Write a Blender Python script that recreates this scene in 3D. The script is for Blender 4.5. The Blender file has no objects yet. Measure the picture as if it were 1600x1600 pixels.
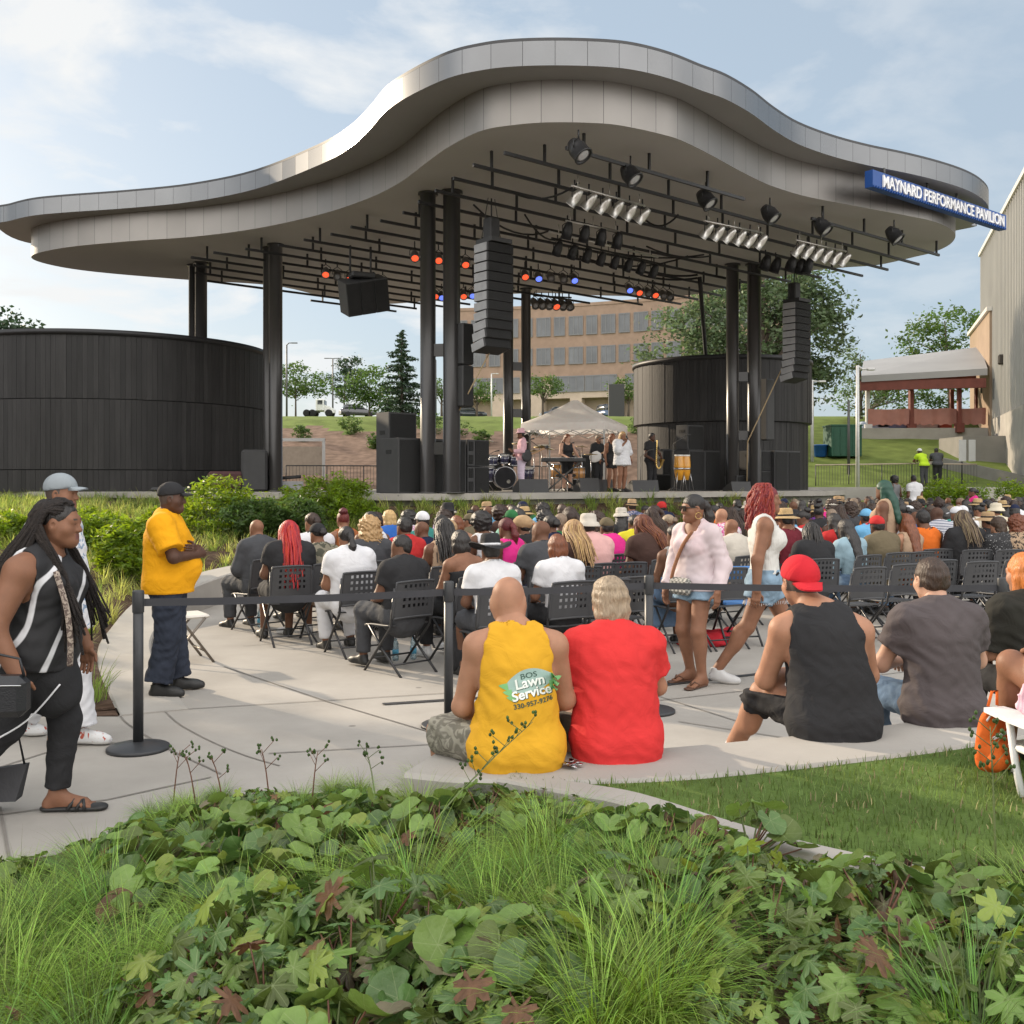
import bpy, math, random
import numpy as np
from math import sin, cos, pi, radians, sqrt, atan2
from mathutils import Vector, Matrix, Euler
from mathutils.bvhtree import BVHTree
random.seed(7)
RNG = np.random.default_rng(11)
S = bpy.context.scene
COL = S.collection
# ------------------------------------------------------------------ camera, sky, sun, exposure
cam = bpy.data.cameras.new('camera'); camo = bpy.data.objects.new('camera', cam); COL.objects.link(camo)
camo.location = (0, 0, 1.75); camo.rotation_euler = (pi/2, 0, 0)
cam.sensor_width = 36; cam.lens = 36; cam.shift_y = -45/1600; cam.clip_end = 2000; cam.clip_start = .05
S.camera = camo
SUN_EL, SUN_ROT = radians(19), radians(-50)
W = bpy.data.worlds.new('World'); S.world = W; W.use_nodes = True
nt = W.node_tree; bg = nt.nodes['Background']
sky = nt.nodes.new('ShaderNodeTexSky'); sky.sky_type = 'NISHITA'; sky.sun_disc = False
sky.sun_elevation = SUN_EL; sky.sun_rotation = SUN_ROT; sky.dust_density = 1.6; sky.air_density = 1.0; sky.ozone_density = 1.5
def wn(t, **k):
    n = nt.nodes.new(t)
    for a, b in k.items(): setattr(n, a, b)
    return n
def wl(a, b): nt.links.new(a, b)
# thin broken cloud laid on a flat layer overhead (sky direction divided by its height)
tc = wn('ShaderNodeTexCoord'); sep = wn('ShaderNodeSeparateXYZ'); wl(tc.outputs['Generated'], sep.inputs[0])
mz = wn('ShaderNodeMath', operation='MAXIMUM'); wl(sep.outputs[2], mz.inputs[0]); mz.inputs[1].default_value = .0
az = wn('ShaderNodeMath', operation='ADD'); wl(mz.outputs[0], az.inputs[0]); az.inputs[1].default_value = .16
dx = wn('ShaderNodeMath', operation='DIVIDE'); wl(sep.outputs[0], dx.inputs[0]); wl(az.outputs[0], dx.inputs[1])
dy = wn('ShaderNodeMath', operation='DIVIDE'); wl(sep.outputs[1], dy.inputs[0]); wl(az.outputs[0], dy.inputs[1])
cb = wn('ShaderNodeCombineXYZ'); wl(dx.outputs[0], cb.inputs[0]); wl(dy.outputs[0], cb.inputs[1])
n1 = wn('ShaderNodeTexNoise'); wl(cb.outputs[0], n1.inputs['Vector'])
n1.inputs['Scale'].default_value = 2.3; n1.inputs['Detail'].default_value = 8; n1.inputs['Roughness'].default_value = .56; n1.inputs['Distortion'].default_value = .25
r1 = wn('ShaderNodeMapRange'); wl(n1.outputs['Fac'], r1.inputs[0])
r1.inputs[1].default_value = .49; r1.inputs[2].default_value = .62; r1.inputs[3].default_value = 0; r1.inputs[4].default_value = 1
# more cloud toward the sun's side of the sky
dt = wn('ShaderNodeVectorMath', operation='DOT_PRODUCT'); wl(tc.outputs['Generated'], dt.inputs[0])
dt.inputs[1].default_value = (-.80, .55, .2)
r2 = wn('ShaderNodeMapRange'); wl(dt.outputs['Value'], r2.inputs[0])
r2.inputs[1].default_value = .25; r2.inputs[2].default_value = .85; r2.inputs[3].default_value = .22; r2.inputs[4].default_value = 1
mm = wn('ShaderNodeMath', operation='MULTIPLY'); wl(r1.outputs[0], mm.inputs[0]); wl(r2.outputs[0], mm.inputs[1])
mix = wn('ShaderNodeMix', data_type='RGBA'); wl(mm.outputs[0], mix.inputs['Factor'])
# thin high veil whitening the clear sky; veil and cloud behind the camera are brightened as added fill light
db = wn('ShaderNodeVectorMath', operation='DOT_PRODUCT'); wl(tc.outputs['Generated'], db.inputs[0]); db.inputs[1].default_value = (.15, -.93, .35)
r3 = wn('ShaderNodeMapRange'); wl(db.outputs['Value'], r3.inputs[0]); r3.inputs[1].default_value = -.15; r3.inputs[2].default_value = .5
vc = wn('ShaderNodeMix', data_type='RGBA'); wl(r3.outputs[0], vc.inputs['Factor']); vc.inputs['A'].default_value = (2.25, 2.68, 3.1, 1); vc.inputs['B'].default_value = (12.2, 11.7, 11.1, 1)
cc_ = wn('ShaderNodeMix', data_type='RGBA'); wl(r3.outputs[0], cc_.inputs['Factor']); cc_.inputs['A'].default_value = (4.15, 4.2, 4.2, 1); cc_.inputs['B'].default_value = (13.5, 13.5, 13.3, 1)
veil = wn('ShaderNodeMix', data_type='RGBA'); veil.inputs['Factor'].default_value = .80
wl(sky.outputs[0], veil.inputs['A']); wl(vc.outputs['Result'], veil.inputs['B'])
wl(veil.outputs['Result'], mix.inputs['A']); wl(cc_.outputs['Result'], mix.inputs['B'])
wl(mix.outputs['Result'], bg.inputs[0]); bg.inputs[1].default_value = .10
sl = bpy.data.lights.new('sun', 'SUN'); so = bpy.data.objects.new('sun', sl); COL.objects.link(so)
sl.energy = 2.6; sl.angle = radians(1.2); sl.color = (1, .83, .62)
SUND = Vector((sin(SUN_ROT)*cos(SUN_EL), cos(SUN_ROT)*cos(SUN_EL), sin(SUN_EL)))
so.rotation_euler = SUND.to_track_quat('Z', 'Y').to_euler(); so.location = SUND*80
S.view_settings.view_transform = 'Standard'; S.view_settings.look = 'None'
S.view_settings.exposure = 1.15; S.view_settings.gamma = 1
S.cycles.max_bounces = 6; S.cycles.transparent_max_bounces = 8; S.cycles.use_denoising = True
S.cycles.sample_clamp_indirect = 6

# ------------------------------------------------------------------ helpers
def P(px, py, Y): return Vector(((px-800)/1600*Y, Y, 1.75-(py-755)/1600*Y))
def PZ(px, py, z):
    Y = (1.75-z)*1600/(py-755); return Vector(((px-800)/1600*Y, Y, z))
U = Vector((.766, .643, 0)); N = Vector((-.643, .766, 0))       # along the stage front, and from the audience to the stage
def UN(u, n, z=0): return Vector((U.x*u+N.x*n, U.y*u+N.y*n, z))

def tag(o, label=None, cat=None, group=None, kind=None):
    if label: o['label'] = label
    if cat: o['category'] = cat
    if group: o['group'] = group
    if kind: o['kind'] = kind
    return o
def empty(name, label, cat, loc=(0, 0, 0), rz=0, group=None):
    o = bpy.data.objects.new(name, None); COL.objects.link(o); o.location = loc; o.rotation_euler = (0, 0, rz)
    o.empty_display_size = .1
    return tag(o, label, cat, group)
def kids(o): return [c for c in ALLCH.get(o.name, [])]
ALLCH = {}
def setpar(c, p):
    if p is not None:
        c.parent = p; ALLCH.setdefault(p.name, []).append(c)
def copy_tree(o, parent=None):
    c = o.copy(); COL.objects.link(c)
    if parent is not None: setpar(c, parent)
    for ch in kids(o): copy_tree(ch, c)
    return c
def place(proto, first, loc, rz=0, sc=1, label=None):
    o = proto if first else copy_tree(proto)
    o.location = loc; o.rotation_euler = (0, 0, rz); o.scale = (sc,)*3 if not hasattr(sc, '__len__') else sc
    if label: o['label'] = label
    return o

class MB:
    def __init__(s): s.v = []; s.f = []; s.m = []; s.uv = None; s.sm = []
    def add(s, vs, fs, mi=0, smooth=False):
        b = len(s.v); s.v += [tuple(v) for v in vs]
        for f in fs: s.f.append([i+b for i in f]); s.m.append(mi); s.sm.append(smooth)
        return s
    def box(s, c, d, rz=0, mi=0, M=None):
        x, y, z = d[0]/2, d[1]/2, d[2]/2
        vs = [Vector((a*x, b*y, e*z)) for a in (-1, 1) for b in (-1, 1) for e in (-1, 1)]
        R = M if M is not None else Matrix.Rotation(rz, 3, 'Z')
        c = Vector(c)
        return s.add([R@v+c for v in vs], [(0, 1, 3, 2), (4, 6, 7, 5), (0, 4, 5, 1), (2, 3, 7, 6), (0, 2, 6, 4), (1, 5, 7, 3)], mi)
    def bbox(s, c, d, rz=0, mi=0, b=.01, M=None):       # box with chamfered edges
        x, y, z = d[0]/2, d[1]/2, d[2]/2
        b = min(b, x*.9, y*.9, z*.9); R = M if M is not None else Matrix.Rotation(rz, 3, 'Z'); c = Vector(c)
        vs = []; idx = {}
        for a in (-1, 1):
            for e in (-1, 1):
                for g in (-1, 1):
                    for k, (p, q, r) in enumerate(((x, y-b, z-b), (x-b, y, z-b), (x-b, y-b, z))):
                        idx[(a, e, g, k)] = len(vs); vs.append(R@Vector((a*p, e*q, g*r))+c)
        fs = []
        for a in (-1, 1):
            fs.append([idx[(a, e, g, 0)] for e, g in ((-1, -1), (1, -1), (1, 1), (-1, 1))][::a])
            fs.append([idx[(e, a, g, 1)] for e, g in ((-1, -1), (-1, 1), (1, 1), (1, -1))][::a])
            fs.append([idx[(e, g, a, 2)] for e, g in ((-1, -1), (1, -1), (1, 1), (-1, 1))][::a])
            for e in (-1, 1):
                fs.append([idx[(a, e, -1, 0)], idx[(a, e, -1, 1)], idx[(a, e, 1, 1)], idx[(a, e, 1, 0)]][::-a*e])
                fs.append([idx[(a, -1, e, 0)], idx[(a, -1, e, 2)], idx[(a, 1, e, 2)], idx[(a, 1, e, 0)]][::a*e])
                fs.append([idx[(-1, a, e, 1)], idx[(-1, a, e, 2)], idx[(1, a, e, 2)], idx[(1, a, e, 1)]][::-a*e])
                for g in (-1, 1): fs.append([idx[(a, e, g, k)] for k in range(3)][::a*e*g])
        return s.add(vs, fs, mi)
    def tube(s, pts, r, n=8, mi=0, caps=True, smooth=True):
        pts = [Vector(p) for p in pts]
        if not hasattr(r, '__len__'): r = [r]*len(pts)
        b = len(s.v); up = None
        for i, p in enumerate(pts):
            t = (pts[min(i+1, len(pts)-1)]-pts[max(i-1, 0)])
            if t.length < 1e-9: t = Vector((0, 0, 1))
            t.normalize()
            if up is None:
                up = Vector((0, 0, 1)) if abs(t.z) < .9 else Vector((1, 0, 0))
            a = t.cross(up)
            if a.length < 1e-6: a = t.orthogonal()
            a.normalize(); up = a.cross(t).normalized(); c = up
            for k in range(n):
                q = 2*pi*k/n; s.v.append(tuple(p+(a*cos(q)+c*sin(q))*r[i]))
        for i in range(len(pts)-1):
            for k in range(n):
                s.f.append([b+i*n+k, b+i*n+(k+1) % n, b+(i+1)*n+(k+1) % n, b+(i+1)*n+k]); s.m.append(mi); s.sm.append(smooth)
        if caps:
            s.f.append([b+k for k in range(n)][::-1]); s.m.append(mi); s.sm.append(False)
            e = b+(len(pts)-1)*n; s.f.append([e+k for k in range(n)]); s.m.append(mi); s.sm.append(False)
        return s
    def lathe(s, prof, n=24, loc=(0, 0, 0), M=None, mi=0, smooth=True, caps=True):
        b = len(s.v); loc = Vector(loc)
        for r, z in prof:
            for k in range(n):
                v = Vector((r*cos(2*pi*k/n), r*sin(2*pi*k/n), z))
                if M is not None: v = M@v
                s.v.append(tuple(v+loc))
        for i in range(len(prof)-1):
            for k in range(n):
                s.f.append([b+i*n+k, b+i*n+(k+1) % n, b+(i+1)*n+(k+1) % n, b+(i+1)*n+k]); s.m.append(mi); s.sm.append(smooth)
        if not caps: return s
        if prof[0][0] > 1e-4: s.f.append([b+k for k in range(n)][::-1]); s.m.append(mi); s.sm.append(False)
        if prof[-1][0] > 1e-4: s.f.append([b+(len(prof)-1)*n+k for k in range(n)]); s.m.append(mi); s.sm.append(False)
        return s
    def prism(s, poly, z0, z1, mi=0, top=True, bot=True):
        n = len(poly); b = len(s.v)
        for z in (z0, z1): s.v += [(p[0], p[1], z) for p in poly]
        for k in range(n): s.f.append([b+k, b+(k+1) % n, b+n+(k+1) % n, b+n+k]); s.m.append(mi); s.sm.append(False)
        if top: s.f.append([b+n+k for k in range(n)]); s.m.append(mi); s.sm.append(False)
        if bot: s.f.append([b+k for k in range(n)][::-1]); s.m.append(mi); s.sm.append(False)
        return s
    def build(s, name, mats, parent=None, loc=None):
        me = bpy.data.meshes.new(name); me.from_pydata(s.v, [], s.f)
        if not isinstance(mats, (list, tuple)): mats = [mats]
        for m in mats: me.materials.append(m)
        me.polygons.foreach_set('material_index', s.m); me.polygons.foreach_set('use_smooth', s.sm)
        if s.uv is not None:
            L = me.uv_layers.new(name='UVMap'); L.data.foreach_set('uv', np.asarray(s.uv, np.float32).ravel())
        me.update()
        o = bpy.data.objects.new(name, me); COL.objects.link(o); setpar(o, parent)
        if loc is not None: o.location = loc
        return o
def npmesh(name, V, F, mats, parent=None, mi=None, smooth=True):
    """mesh from numpy: V (n,3), F (m,k) with one k"""
    V = np.ascontiguousarray(V, np.float32); F = np.ascontiguousarray(F, np.int32); m, k = F.shape
    me = bpy.data.meshes.new(name)
    me.vertices.add(len(V)); me.vertices.foreach_set('co', V.ravel())
    me.loops.add(m*k); me.loops.foreach_set('vertex_index', F.ravel())
    me.polygons.add(m); me.polygons.foreach_set('loop_start', np.arange(0, m*k, k, dtype=np.int32))
    if not isinstance(mats, (list, tuple)): mats = [mats]
    for q in mats: me.materials.append(q)
    if mi is not None: me.polygons.foreach_set('material_index', np.ascontiguousarray(mi, np.int32))
    me.polygons.foreach_set('use_smooth', np.full(m, smooth))
    me.update(calc_edges=True); me.validate()
    o = bpy.data.objects.new(name, me); COL.objects.link(o); setpar(o, parent)
    return o

# ------------------------------------------------------------------ materials
_mc = {}
def mat(key, col, rough=.6, metal=0., var=.12, vs=6., bump=0., bs=60., rnd=0., trans=0., spec=.5, coat=0., emit=0., stretch=None, island=0., bdet=4, bdist=0., alpha=1., tm=0.):
    """one procedural material: base colour with a noise variation, optional bump, per-object or per-island variation, leaf translucency"""
    if key in _mc: return _mc[key]
    m = bpy.data.materials.new(key); m.use_nodes = True; t = m.node_tree; b = t.nodes['Principled BSDF']
    def nn(ty, **k):
        n = t.nodes.new(ty)
        for a, c in k.items(): setattr(n, a, c)
        return n
    L = t.links.new
    co = nn('ShaderNodeTexCoord'); mp = nn('ShaderNodeMapping'); L(co.outputs['Object'], mp.inputs[0])
    if stretch: mp.inputs['Scale'].default_value = stretch
    no = nn('ShaderNodeTexNoise'); L(mp.outputs[0], no.inputs['Vector']); no.inputs['Scale'].default_value = vs; no.inputs['Detail'].default_value = 5
    hs = nn('ShaderNodeHueSaturation'); hs.inputs['Color'].default_value = (*col, 1)
    r = nn('ShaderNodeMapRange'); L(no.outputs['Fac'], r.inputs[0]); r.inputs[1].default_value = .25; r.inputs[2].default_value = .75
    r.inputs[3].default_value = 1-var; r.inputs[4].default_value = 1+var
    val = r.outputs[0]
    def mul(val, src, amp):
        q = nn('ShaderNodeMapRange'); L(src, q.inputs[0]); q.inputs[3].default_value = 1-amp; q.inputs[4].default_value = 1+amp
        w = nn('ShaderNodeMath', operation='MULTIPLY'); L(val, w.inputs[0]); L(q.outputs[0], w.inputs[1]); return w.outputs[0]
    if rnd:
        oi = nn('ShaderNodeObjectInfo'); val = mul(val, oi.outputs['Random'], rnd)
    if island:
        g = nn('ShaderNodeNewGeometry'); val = mul(val, g.outputs['Random Per Island'], island)
        q = nn('ShaderNodeMapRange'); L(g.outputs['Random Per Island'], q.inputs[0]); q.inputs[3].default_value = .5-.03*island; q.inputs[4].default_value = .5+.03*island
        L(q.outputs[0], hs.inputs['Hue'])
    L(val, hs.inputs['Value']); L(hs.outputs[0], b.inputs['Base Color'])
    b.inputs['Roughness'].default_value = rough; b.inputs['Metallic'].default_value = metal
    b.inputs['Specular IOR Level'].default_value = spec; b.inputs['Coat Weight'].default_value = coat
    if alpha < 1: b.inputs['Alpha'].default_value = alpha
    if tm: b.inputs['Transmission Weight'].default_value = tm
    if emit:
        b.inputs['Emission Color'].default_value = (*col, 1); b.inputs['Emission Strength'].default_value = emit
    if bump:
        bn = nn('ShaderNodeTexNoise'); L(mp.outputs[0], bn.inputs['Vector']); bn.inputs['Scale'].default_value = bs; bn.inputs['Detail'].default_value = bdet; bn.inputs['Distortion'].default_value = bdist
        bu = nn('ShaderNodeBump'); L(bn.outputs['Fac'], bu.inputs['Height']); bu.inputs['Strength'].default_value = bump; bu.inputs['Distance'].default_value = .02
        L(bu.outputs[0], b.inputs['Normal'])
    if trans:
        tr = nn('ShaderNodeBsdfTranslucent'); h2 = nn('ShaderNodeHueSaturation'); L(hs.outputs[0], h2.inputs['Color']); h2.inputs['Value'].default_value = 1.5; h2.inputs['Hue'].default_value = .485; h2.inputs['Saturation'].default_value = 1.1
        L(h2.outputs[0], tr.inputs['Color'])
        ms = nn('ShaderNodeMixShader'); ms.inputs[0].default_value = trans; L(b.outputs[0], ms.inputs[1]); L(tr.outputs[0], ms.inputs[2])
        L(ms.outputs[0], t.nodes['Material Output'].inputs['Surface'])
    _mc[key] = m; return m
def fabric(key, col, **k):
    k = dict(dict(rough=.85, var=.07, vs=5, bump=.55, bs=7, bdet=3, bdist=1.6, spec=.2), **k); return mat('cloth_'+key, col, **k)
def concrete(key, col, **k): return mat(key, col, rough=.85, var=.14, vs=1.3, bump=.12, bs=90, spec=.3, **k)

def panel_mat(key, col, w, metal, rough, seam=.012, tone=.10, rv=.10, bumpd=0.):
    """sheet panels: vertical seams every w metres of the UV's u, each panel with its own tone and gloss"""
    m = bpy.data.materials.new(key); m.use_nodes = True; t = m.node_tree; b = t.nodes['Principled BSDF']; L = t.links.new
    nn = t.nodes.new
    uv = nn('ShaderNodeUVMap'); uv.uv_map = 'UVMap'; sx = nn('ShaderNodeSeparateXYZ'); L(uv.outputs[0], sx.inputs[0])
    d = nn('ShaderNodeMath'); d.operation = 'DIVIDE'; L(sx.outputs[0], d.inputs[0]); d.inputs[1].default_value = w
    fl = nn('ShaderNodeMath'); fl.operation = 'FLOOR'; L(d.outputs[0], fl.inputs[0])
    fr = nn('ShaderNodeMath'); fr.operation = 'FRACT'; L(d.outputs[0], fr.inputs[0])
    wn_ = nn('ShaderNodeTexWhiteNoise'); wn_.noise_dimensions = '1D'; L(fl.outputs[0], wn_.inputs['W'])
    lt = nn('ShaderNodeMath'); lt.operation = 'LESS_THAN'; L(fr.outputs[0], lt.inputs[0]); lt.inputs[1].default_value = seam/w
    r = nn('ShaderNodeMapRange'); L(wn_.outputs['Value'], r.inputs[0]); r.inputs[3].default_value = 1-tone; r.inputs[4].default_value = 1+tone
    no = nn('ShaderNodeTexNoise'); no.inputs['Scale'].default_value = 1.5; no.inputs['Detail'].default_value = 4
    co = nn('ShaderNodeTexCoord'); L(co.outputs['Object'], no.inputs['Vector'])
    r3 = nn('ShaderNodeMapRange'); L(no.outputs['Fac'], r3.inputs[0]); r3.inputs[3].default_value = .9; r3.inputs[4].default_value = 1.1
    mu = nn('ShaderNodeMath'); mu.operation = 'MULTIPLY'; L(r.outputs[0], mu.inputs[0]); L(r3.outputs[0], mu.inputs[1])
    hs = nn('ShaderNodeHueSaturation'); hs.inputs['Color'].default_value = (*col, 1); L(mu.outputs[0], hs.inputs['Value'])
    mx = nn('ShaderNodeMix'); mx.data_type = 'RGBA'; L(lt.outputs[0], mx.inputs['Factor']); L(hs.outputs[0], mx.inputs['A']); mx.inputs['B'].default_value = (.03, .03, .03, 1)
    L(mx.outputs['Result'], b.inputs['Base Color'])
    r2 = nn('ShaderNodeMapRange'); L(wn_.outputs['Color'], r2.inputs[0]); r2.inputs[3].default_value = rough-rv; r2.inputs[4].default_value = rough+rv
    L(r2.outputs[0], b.inputs['Roughness']); b.inputs['Metallic'].default_value = metal
    if bumpd:
        bu = nn('ShaderNodeBump'); bu.invert = True; L(lt.outputs[0], bu.inputs['Height']); bu.inputs['Distance'].default_value = bumpd; L(bu.outputs[0], b.inputs['Normal'])
    return m

def spline(pts, n=6, closed=False):
    pts = [Vector(p) for p in pts]; m = len(pts); out = []
    rng = range(m) if closed else range(m-1)
    for i in rng:
        g = lambda k: pts[k % m] if closed else pts[min(max(k, 0), m-1)]
        a, b, c, d = g(i-1), g(i), g(i+1), g(i+2)
        for k in range(n):
            t = k/n
            out.append(.5*((2*b)+(c-a)*t+(2*a-5*b+4*c-d)*t*t+(3*b-a-3*c+d)*t*t*t))
    if not closed: out.append(pts[-1])
    return out
def strip_uv(mb, lo, hi, closed=True, mi=0, flip=False):
    """wall between two polylines with u = arclength in metres"""
    n = len(lo); b = len(mb.v); mb.v += [tuple(p) for p in lo]+[tuple(p) for p in hi]
    if mb.uv is None: mb.uv = []
    u = [0.]
    for i in range(n): u.append(u[-1]+(Vector(lo[(i+1) % n])-Vector(lo[i])).length)
    for i in range(n if closed else n-1):
        j = (i+1) % n; f = [b+i, b+j, b+n+j, b+n+i]; uvs = [(u[i], 0), (u[i+1], 0), (u[i+1], 1), (u[i], 1)]
        if flip: f.reverse(); uvs.reverse()
        mb.f.append(f); mb.m.append(mi); mb.sm.append(True); mb.uv += uvs
def cap_uv(mb, poly, z, flip=False, mi=0):
    b = len(mb.v); mb.v += [(p[0], p[1], z) for p in poly]; f = [b+k for k in range(len(poly))]
    if flip: f.reverse()
    mb.f.append(f); mb.m.append(mi); mb.sm.append(False)
    if mb.uv is None: mb.uv = []
    mb.uv += [(.1, .5)]*len(poly)
def inside(poly, x, y):
    c = False; n = len(poly)
    for i in range(n):
        x1, y1 = poly[i][0], poly[i][1]; x2, y2 = poly[i-1][0], poly[i-1][1]
        if (y1 > y) != (y2 > y) and x < (x2-x1)*(y-y1)/(y2-y1)+x1: c = not c
    return c
def np_inside(poly, X, Y):
    c = np.zeros(X.shape, bool); n = len(poly)
    for i in range(n):
        x1, y1 = poly[i][0], poly[i][1]; x2, y2 = poly[i-1][0], poly[i-1][1]
        if y1 == y2: continue
        k = ((y1 > Y) != (y2 > Y)) & (X < (x2-x1)*(Y-y1)/(y2-y1)+x1); c ^= k
    return c
def np_dist(poly, X, Y):
    d = np.full(X.shape, 1e9); n = len(poly)
    for i in range(n):
        x1, y1 = poly[i-1][0], poly[i-1][1]; x2, y2 = poly[i][0], poly[i][1]
        ex, ey = x2-x1, y2-y1; l = ex*ex+ey*ey+1e-12
        t = np.clip(((X-x1)*ex+(Y-y1)*ey)/l, 0, 1)
        d = np.minimum(d, np.hypot(X-x1-t*ex, Y-y1-t*ey))
    return d
def text_mesh(s, size, ext=0., shear=0., bold=0., sx=1., align='LEFT'):
    cu = bpy.data.curves.new('lettering', 'FONT'); cu.body = s; cu.size = size; cu.extrude = ext; cu.shear = shear; cu.offset = bold; cu.align_x = align
    cu.resolution_u = 4
    ob = bpy.data.objects.new('lettering', cu); COL.objects.link(ob)
    dg = bpy.context.evaluated_depsgraph_get(); dg.update()
    me = bpy.data.meshes.new_from_object(ob.evaluated_get(dg))
    COL.objects.unlink(ob); bpy.data.objects.remove(ob)
    V = np.empty(len(me.vertices)*3, np.float32); me.vertices.foreach_get('co', V); V = V.reshape(-1, 3); V[:, 0] *= sx
    F = [tuple(p.vertices) for p in me.polygons]
    bpy.data.meshes.remove(me)
    return V, F
# ------------------------------------------------------------------ foliage helpers
def blades(base, az, Ln, phi0, phi1, w, segs=4, twist=0.):
    """curved tapering blades; returns V,F (quads)"""
    n = len(base); t = np.linspace(0, 1, segs+1)
    ph = phi0[:, None]+phi1[:, None]*t[None]
    st = Ln[:, None]/segs
    hx = np.concatenate([np.zeros((n, 1)), np.cumsum(st*np.sin(ph[:, :-1]), 1)], 1)
    hz = np.concatenate([np.zeros((n, 1)), np.cumsum(st*np.cos(ph[:, :-1]), 1)], 1)
    dx, dy = np.cos(az), np.sin(az)
    C = np.stack([base[:, 0:1]+hx*dx[:, None], base[:, 1:2]+hx*dy[:, None], base[:, 2:3]+hz], -1)
    sd = np.stack([-np.sin(az+twist), np.cos(az+twist), np.zeros(n)], -1)
    ww = (w[:, None]*np.maximum(1-t[None]**2.2, .04))[..., None]*.5
    A = C-sd[:, None]*ww; B = C+sd[:, None]*ww
    V = np.stack([A, B], 2).reshape(n, -1, 3)
    k = np.arange(segs)*2
    q = np.stack([k, k+1, k+3, k+2], -1)
    F = (q[None]+(np.arange(n)*(segs+1)*2)[:, None, None]).reshape(-1, 4)
    return V.reshape(-1, 3), F
def rnd_unit(n):
    v = RNG.normal(size=(n, 3)); return v/np.linalg.norm(v, axis=1, keepdims=True)
def leaf_quads(C, size, asp=.5, droop=.3, jit=.4):
    """one folded-flat leaf (kite) per centre, random heading, leaning outwards"""
    n = len(C); d = rnd_unit(n); d[:, 2] = d[:, 2]*.6-droop*.3; d /= np.linalg.norm(d, axis=1, keepdims=True)
    up = rnd_unit(n); up[:, 2] += .9
    s = np.cross(d, up); s /= np.linalg.norm(s, axis=1, keepdims=True)+1e-9
    L = (size*(1+jit*RNG.uniform(-1, 1, n)))[:, None]
    V = np.stack([C-d*L*.5, C+s*L*asp*.5, C+d*L*.5, C-s*L*asp*.5], 1).reshape(-1, 3)
    return V, np.arange(n*4).reshape(-1, 4)
def clumped(blobs, ncl, per, sig):
    """points gathered in leafy clumps through the outer part of a set of ellipsoids"""
    bl = [(np.array(c, float), np.array(r, float)) for c, r in blobs]
    wt = np.array([r.prod() for _, r in bl])**.7; wt /= wt.sum(); out = []; cen = []
    for b in RNG.choice(len(bl), ncl, p=wt):
        c, r = bl[b]; u = rnd_unit(1)[0]*RNG.uniform(.45, 1)**.5; p = c+u*r; cen.append(p)
        m = int(per*RNG.uniform(.5, 1.5)); q = RNG.normal(size=(m, 3))*sig*np.array([1, 1, .6])*RNG.uniform(.6, 1.3); out.append(p+q)
    return np.concatenate(out), cen
BARK = mat('bark', (.09, .07, .055), rough=.95, var=.3, vs=9, bump=.6, bs=25, stretch=(1, 1, .3))
LEAF_MID = mat('leaf_mid_green', (.07, .125, .03), rough=.55, var=.25, vs=.9, trans=.45, island=.35)
LEAF_DARK = mat('leaf_dark_green', (.030, .060, .026), rough=.6, var=.3, vs=.8, trans=.2, island=.35)
LEAF_BRIGHT = mat('leaf_bright_green', (.16, .24, .03), rough=.5, var=.25, vs=1.5, trans=.6, island=.35)
LEAF_GREY = mat('leaf_grey_green', (.10, .145, .07), rough=.6, var=.3, vs=.7, trans=.42, island=.5)
def tree(name, label, loc, blobs, ncl, per, sig, leaf, lm, tr=.2, th=None, cat='tree', group=None, limbs=10, asp=.55):
    root = empty(name, label, cat, loc, RNG.uniform(-.3, .3), group)
    pts, cen = clumped(blobs, ncl, per, sig); V, F = leaf_quads(pts, leaf, asp)
    npmesh('crown', V, F, lm, root, smooth=False)
    zc = np.mean([c[2] for c, r in blobs]); top = max(c[2]+r[2]*.4 for c, r in blobs)
    t = MB(); cx, cy = np.mean([c[0] for c, r in blobs]), np.mean([c[1] for c, r in blobs])
    t.tube([(0, 0, -.3), (cx*.2, cy*.2, zc*.35), (cx*.5, cy*.5, zc*.7), (cx*.8, cy*.8, top)], [tr*1.25, tr, tr*.75, tr*.2], 9)
    for p in cen[:limbs]:
        z0 = min(max(p[2]*.55, zc*.35), zc); f = z0/top
        a = Vector((cx*.8*f, cy*.8*f, z0)); e = Vector(p); t.tube([a, a.lerp(e, .5)+Vector((0, 0, .15*(e-a).length)), e], [tr*.42, tr*.28, tr*.08], 6)
    t.build('trunk', BARK, root)
    return root
def conifer(name, label, loc, h, r, lm, n=5200, leaf=.28, group=None, z0=.4):
    root = empty(name, label, 'tree', loc, 0, group); pts = []; t = MB()
    t.tube([(0, 0, -.2), (0, 0, h*.5), (0, 0, h)], [h*.022, h*.014, .015], 8)
    nb = int(h*13)
    for k in range(nb):
        z = z0+(h-z0)*(k/nb)**1.0; L = r*(1-(z-z0)/(h-z0))**.85*RNG.uniform(.55, 1.15)+.08; a = k*2.4+RNG.uniform(-.3, .3)
        e = Vector((cos(a)*L, sin(a)*L, z-.10*L+.06*L*RNG.uniform(-1, 3))); t.tube([(0, 0, z), e], [.02, .006], 4, caps=False)
        m = int(n/nb*(L/r)*1.9)+3; s = RNG.uniform(.12, 1.05, m)[:, None]
        pts.append(np.array([0, 0, z])*(1-s)+np.array(e)*s+RNG.normal(size=(m, 3))*np.array([.13, .13, .07])*(L*.5+.25))
    V, F = leaf_quads(np.concatenate(pts), leaf, .3, droop=.5); npmesh('crown', V, F, lm, root, smooth=False)
    t.build('trunk', BARK, root); return root

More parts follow.
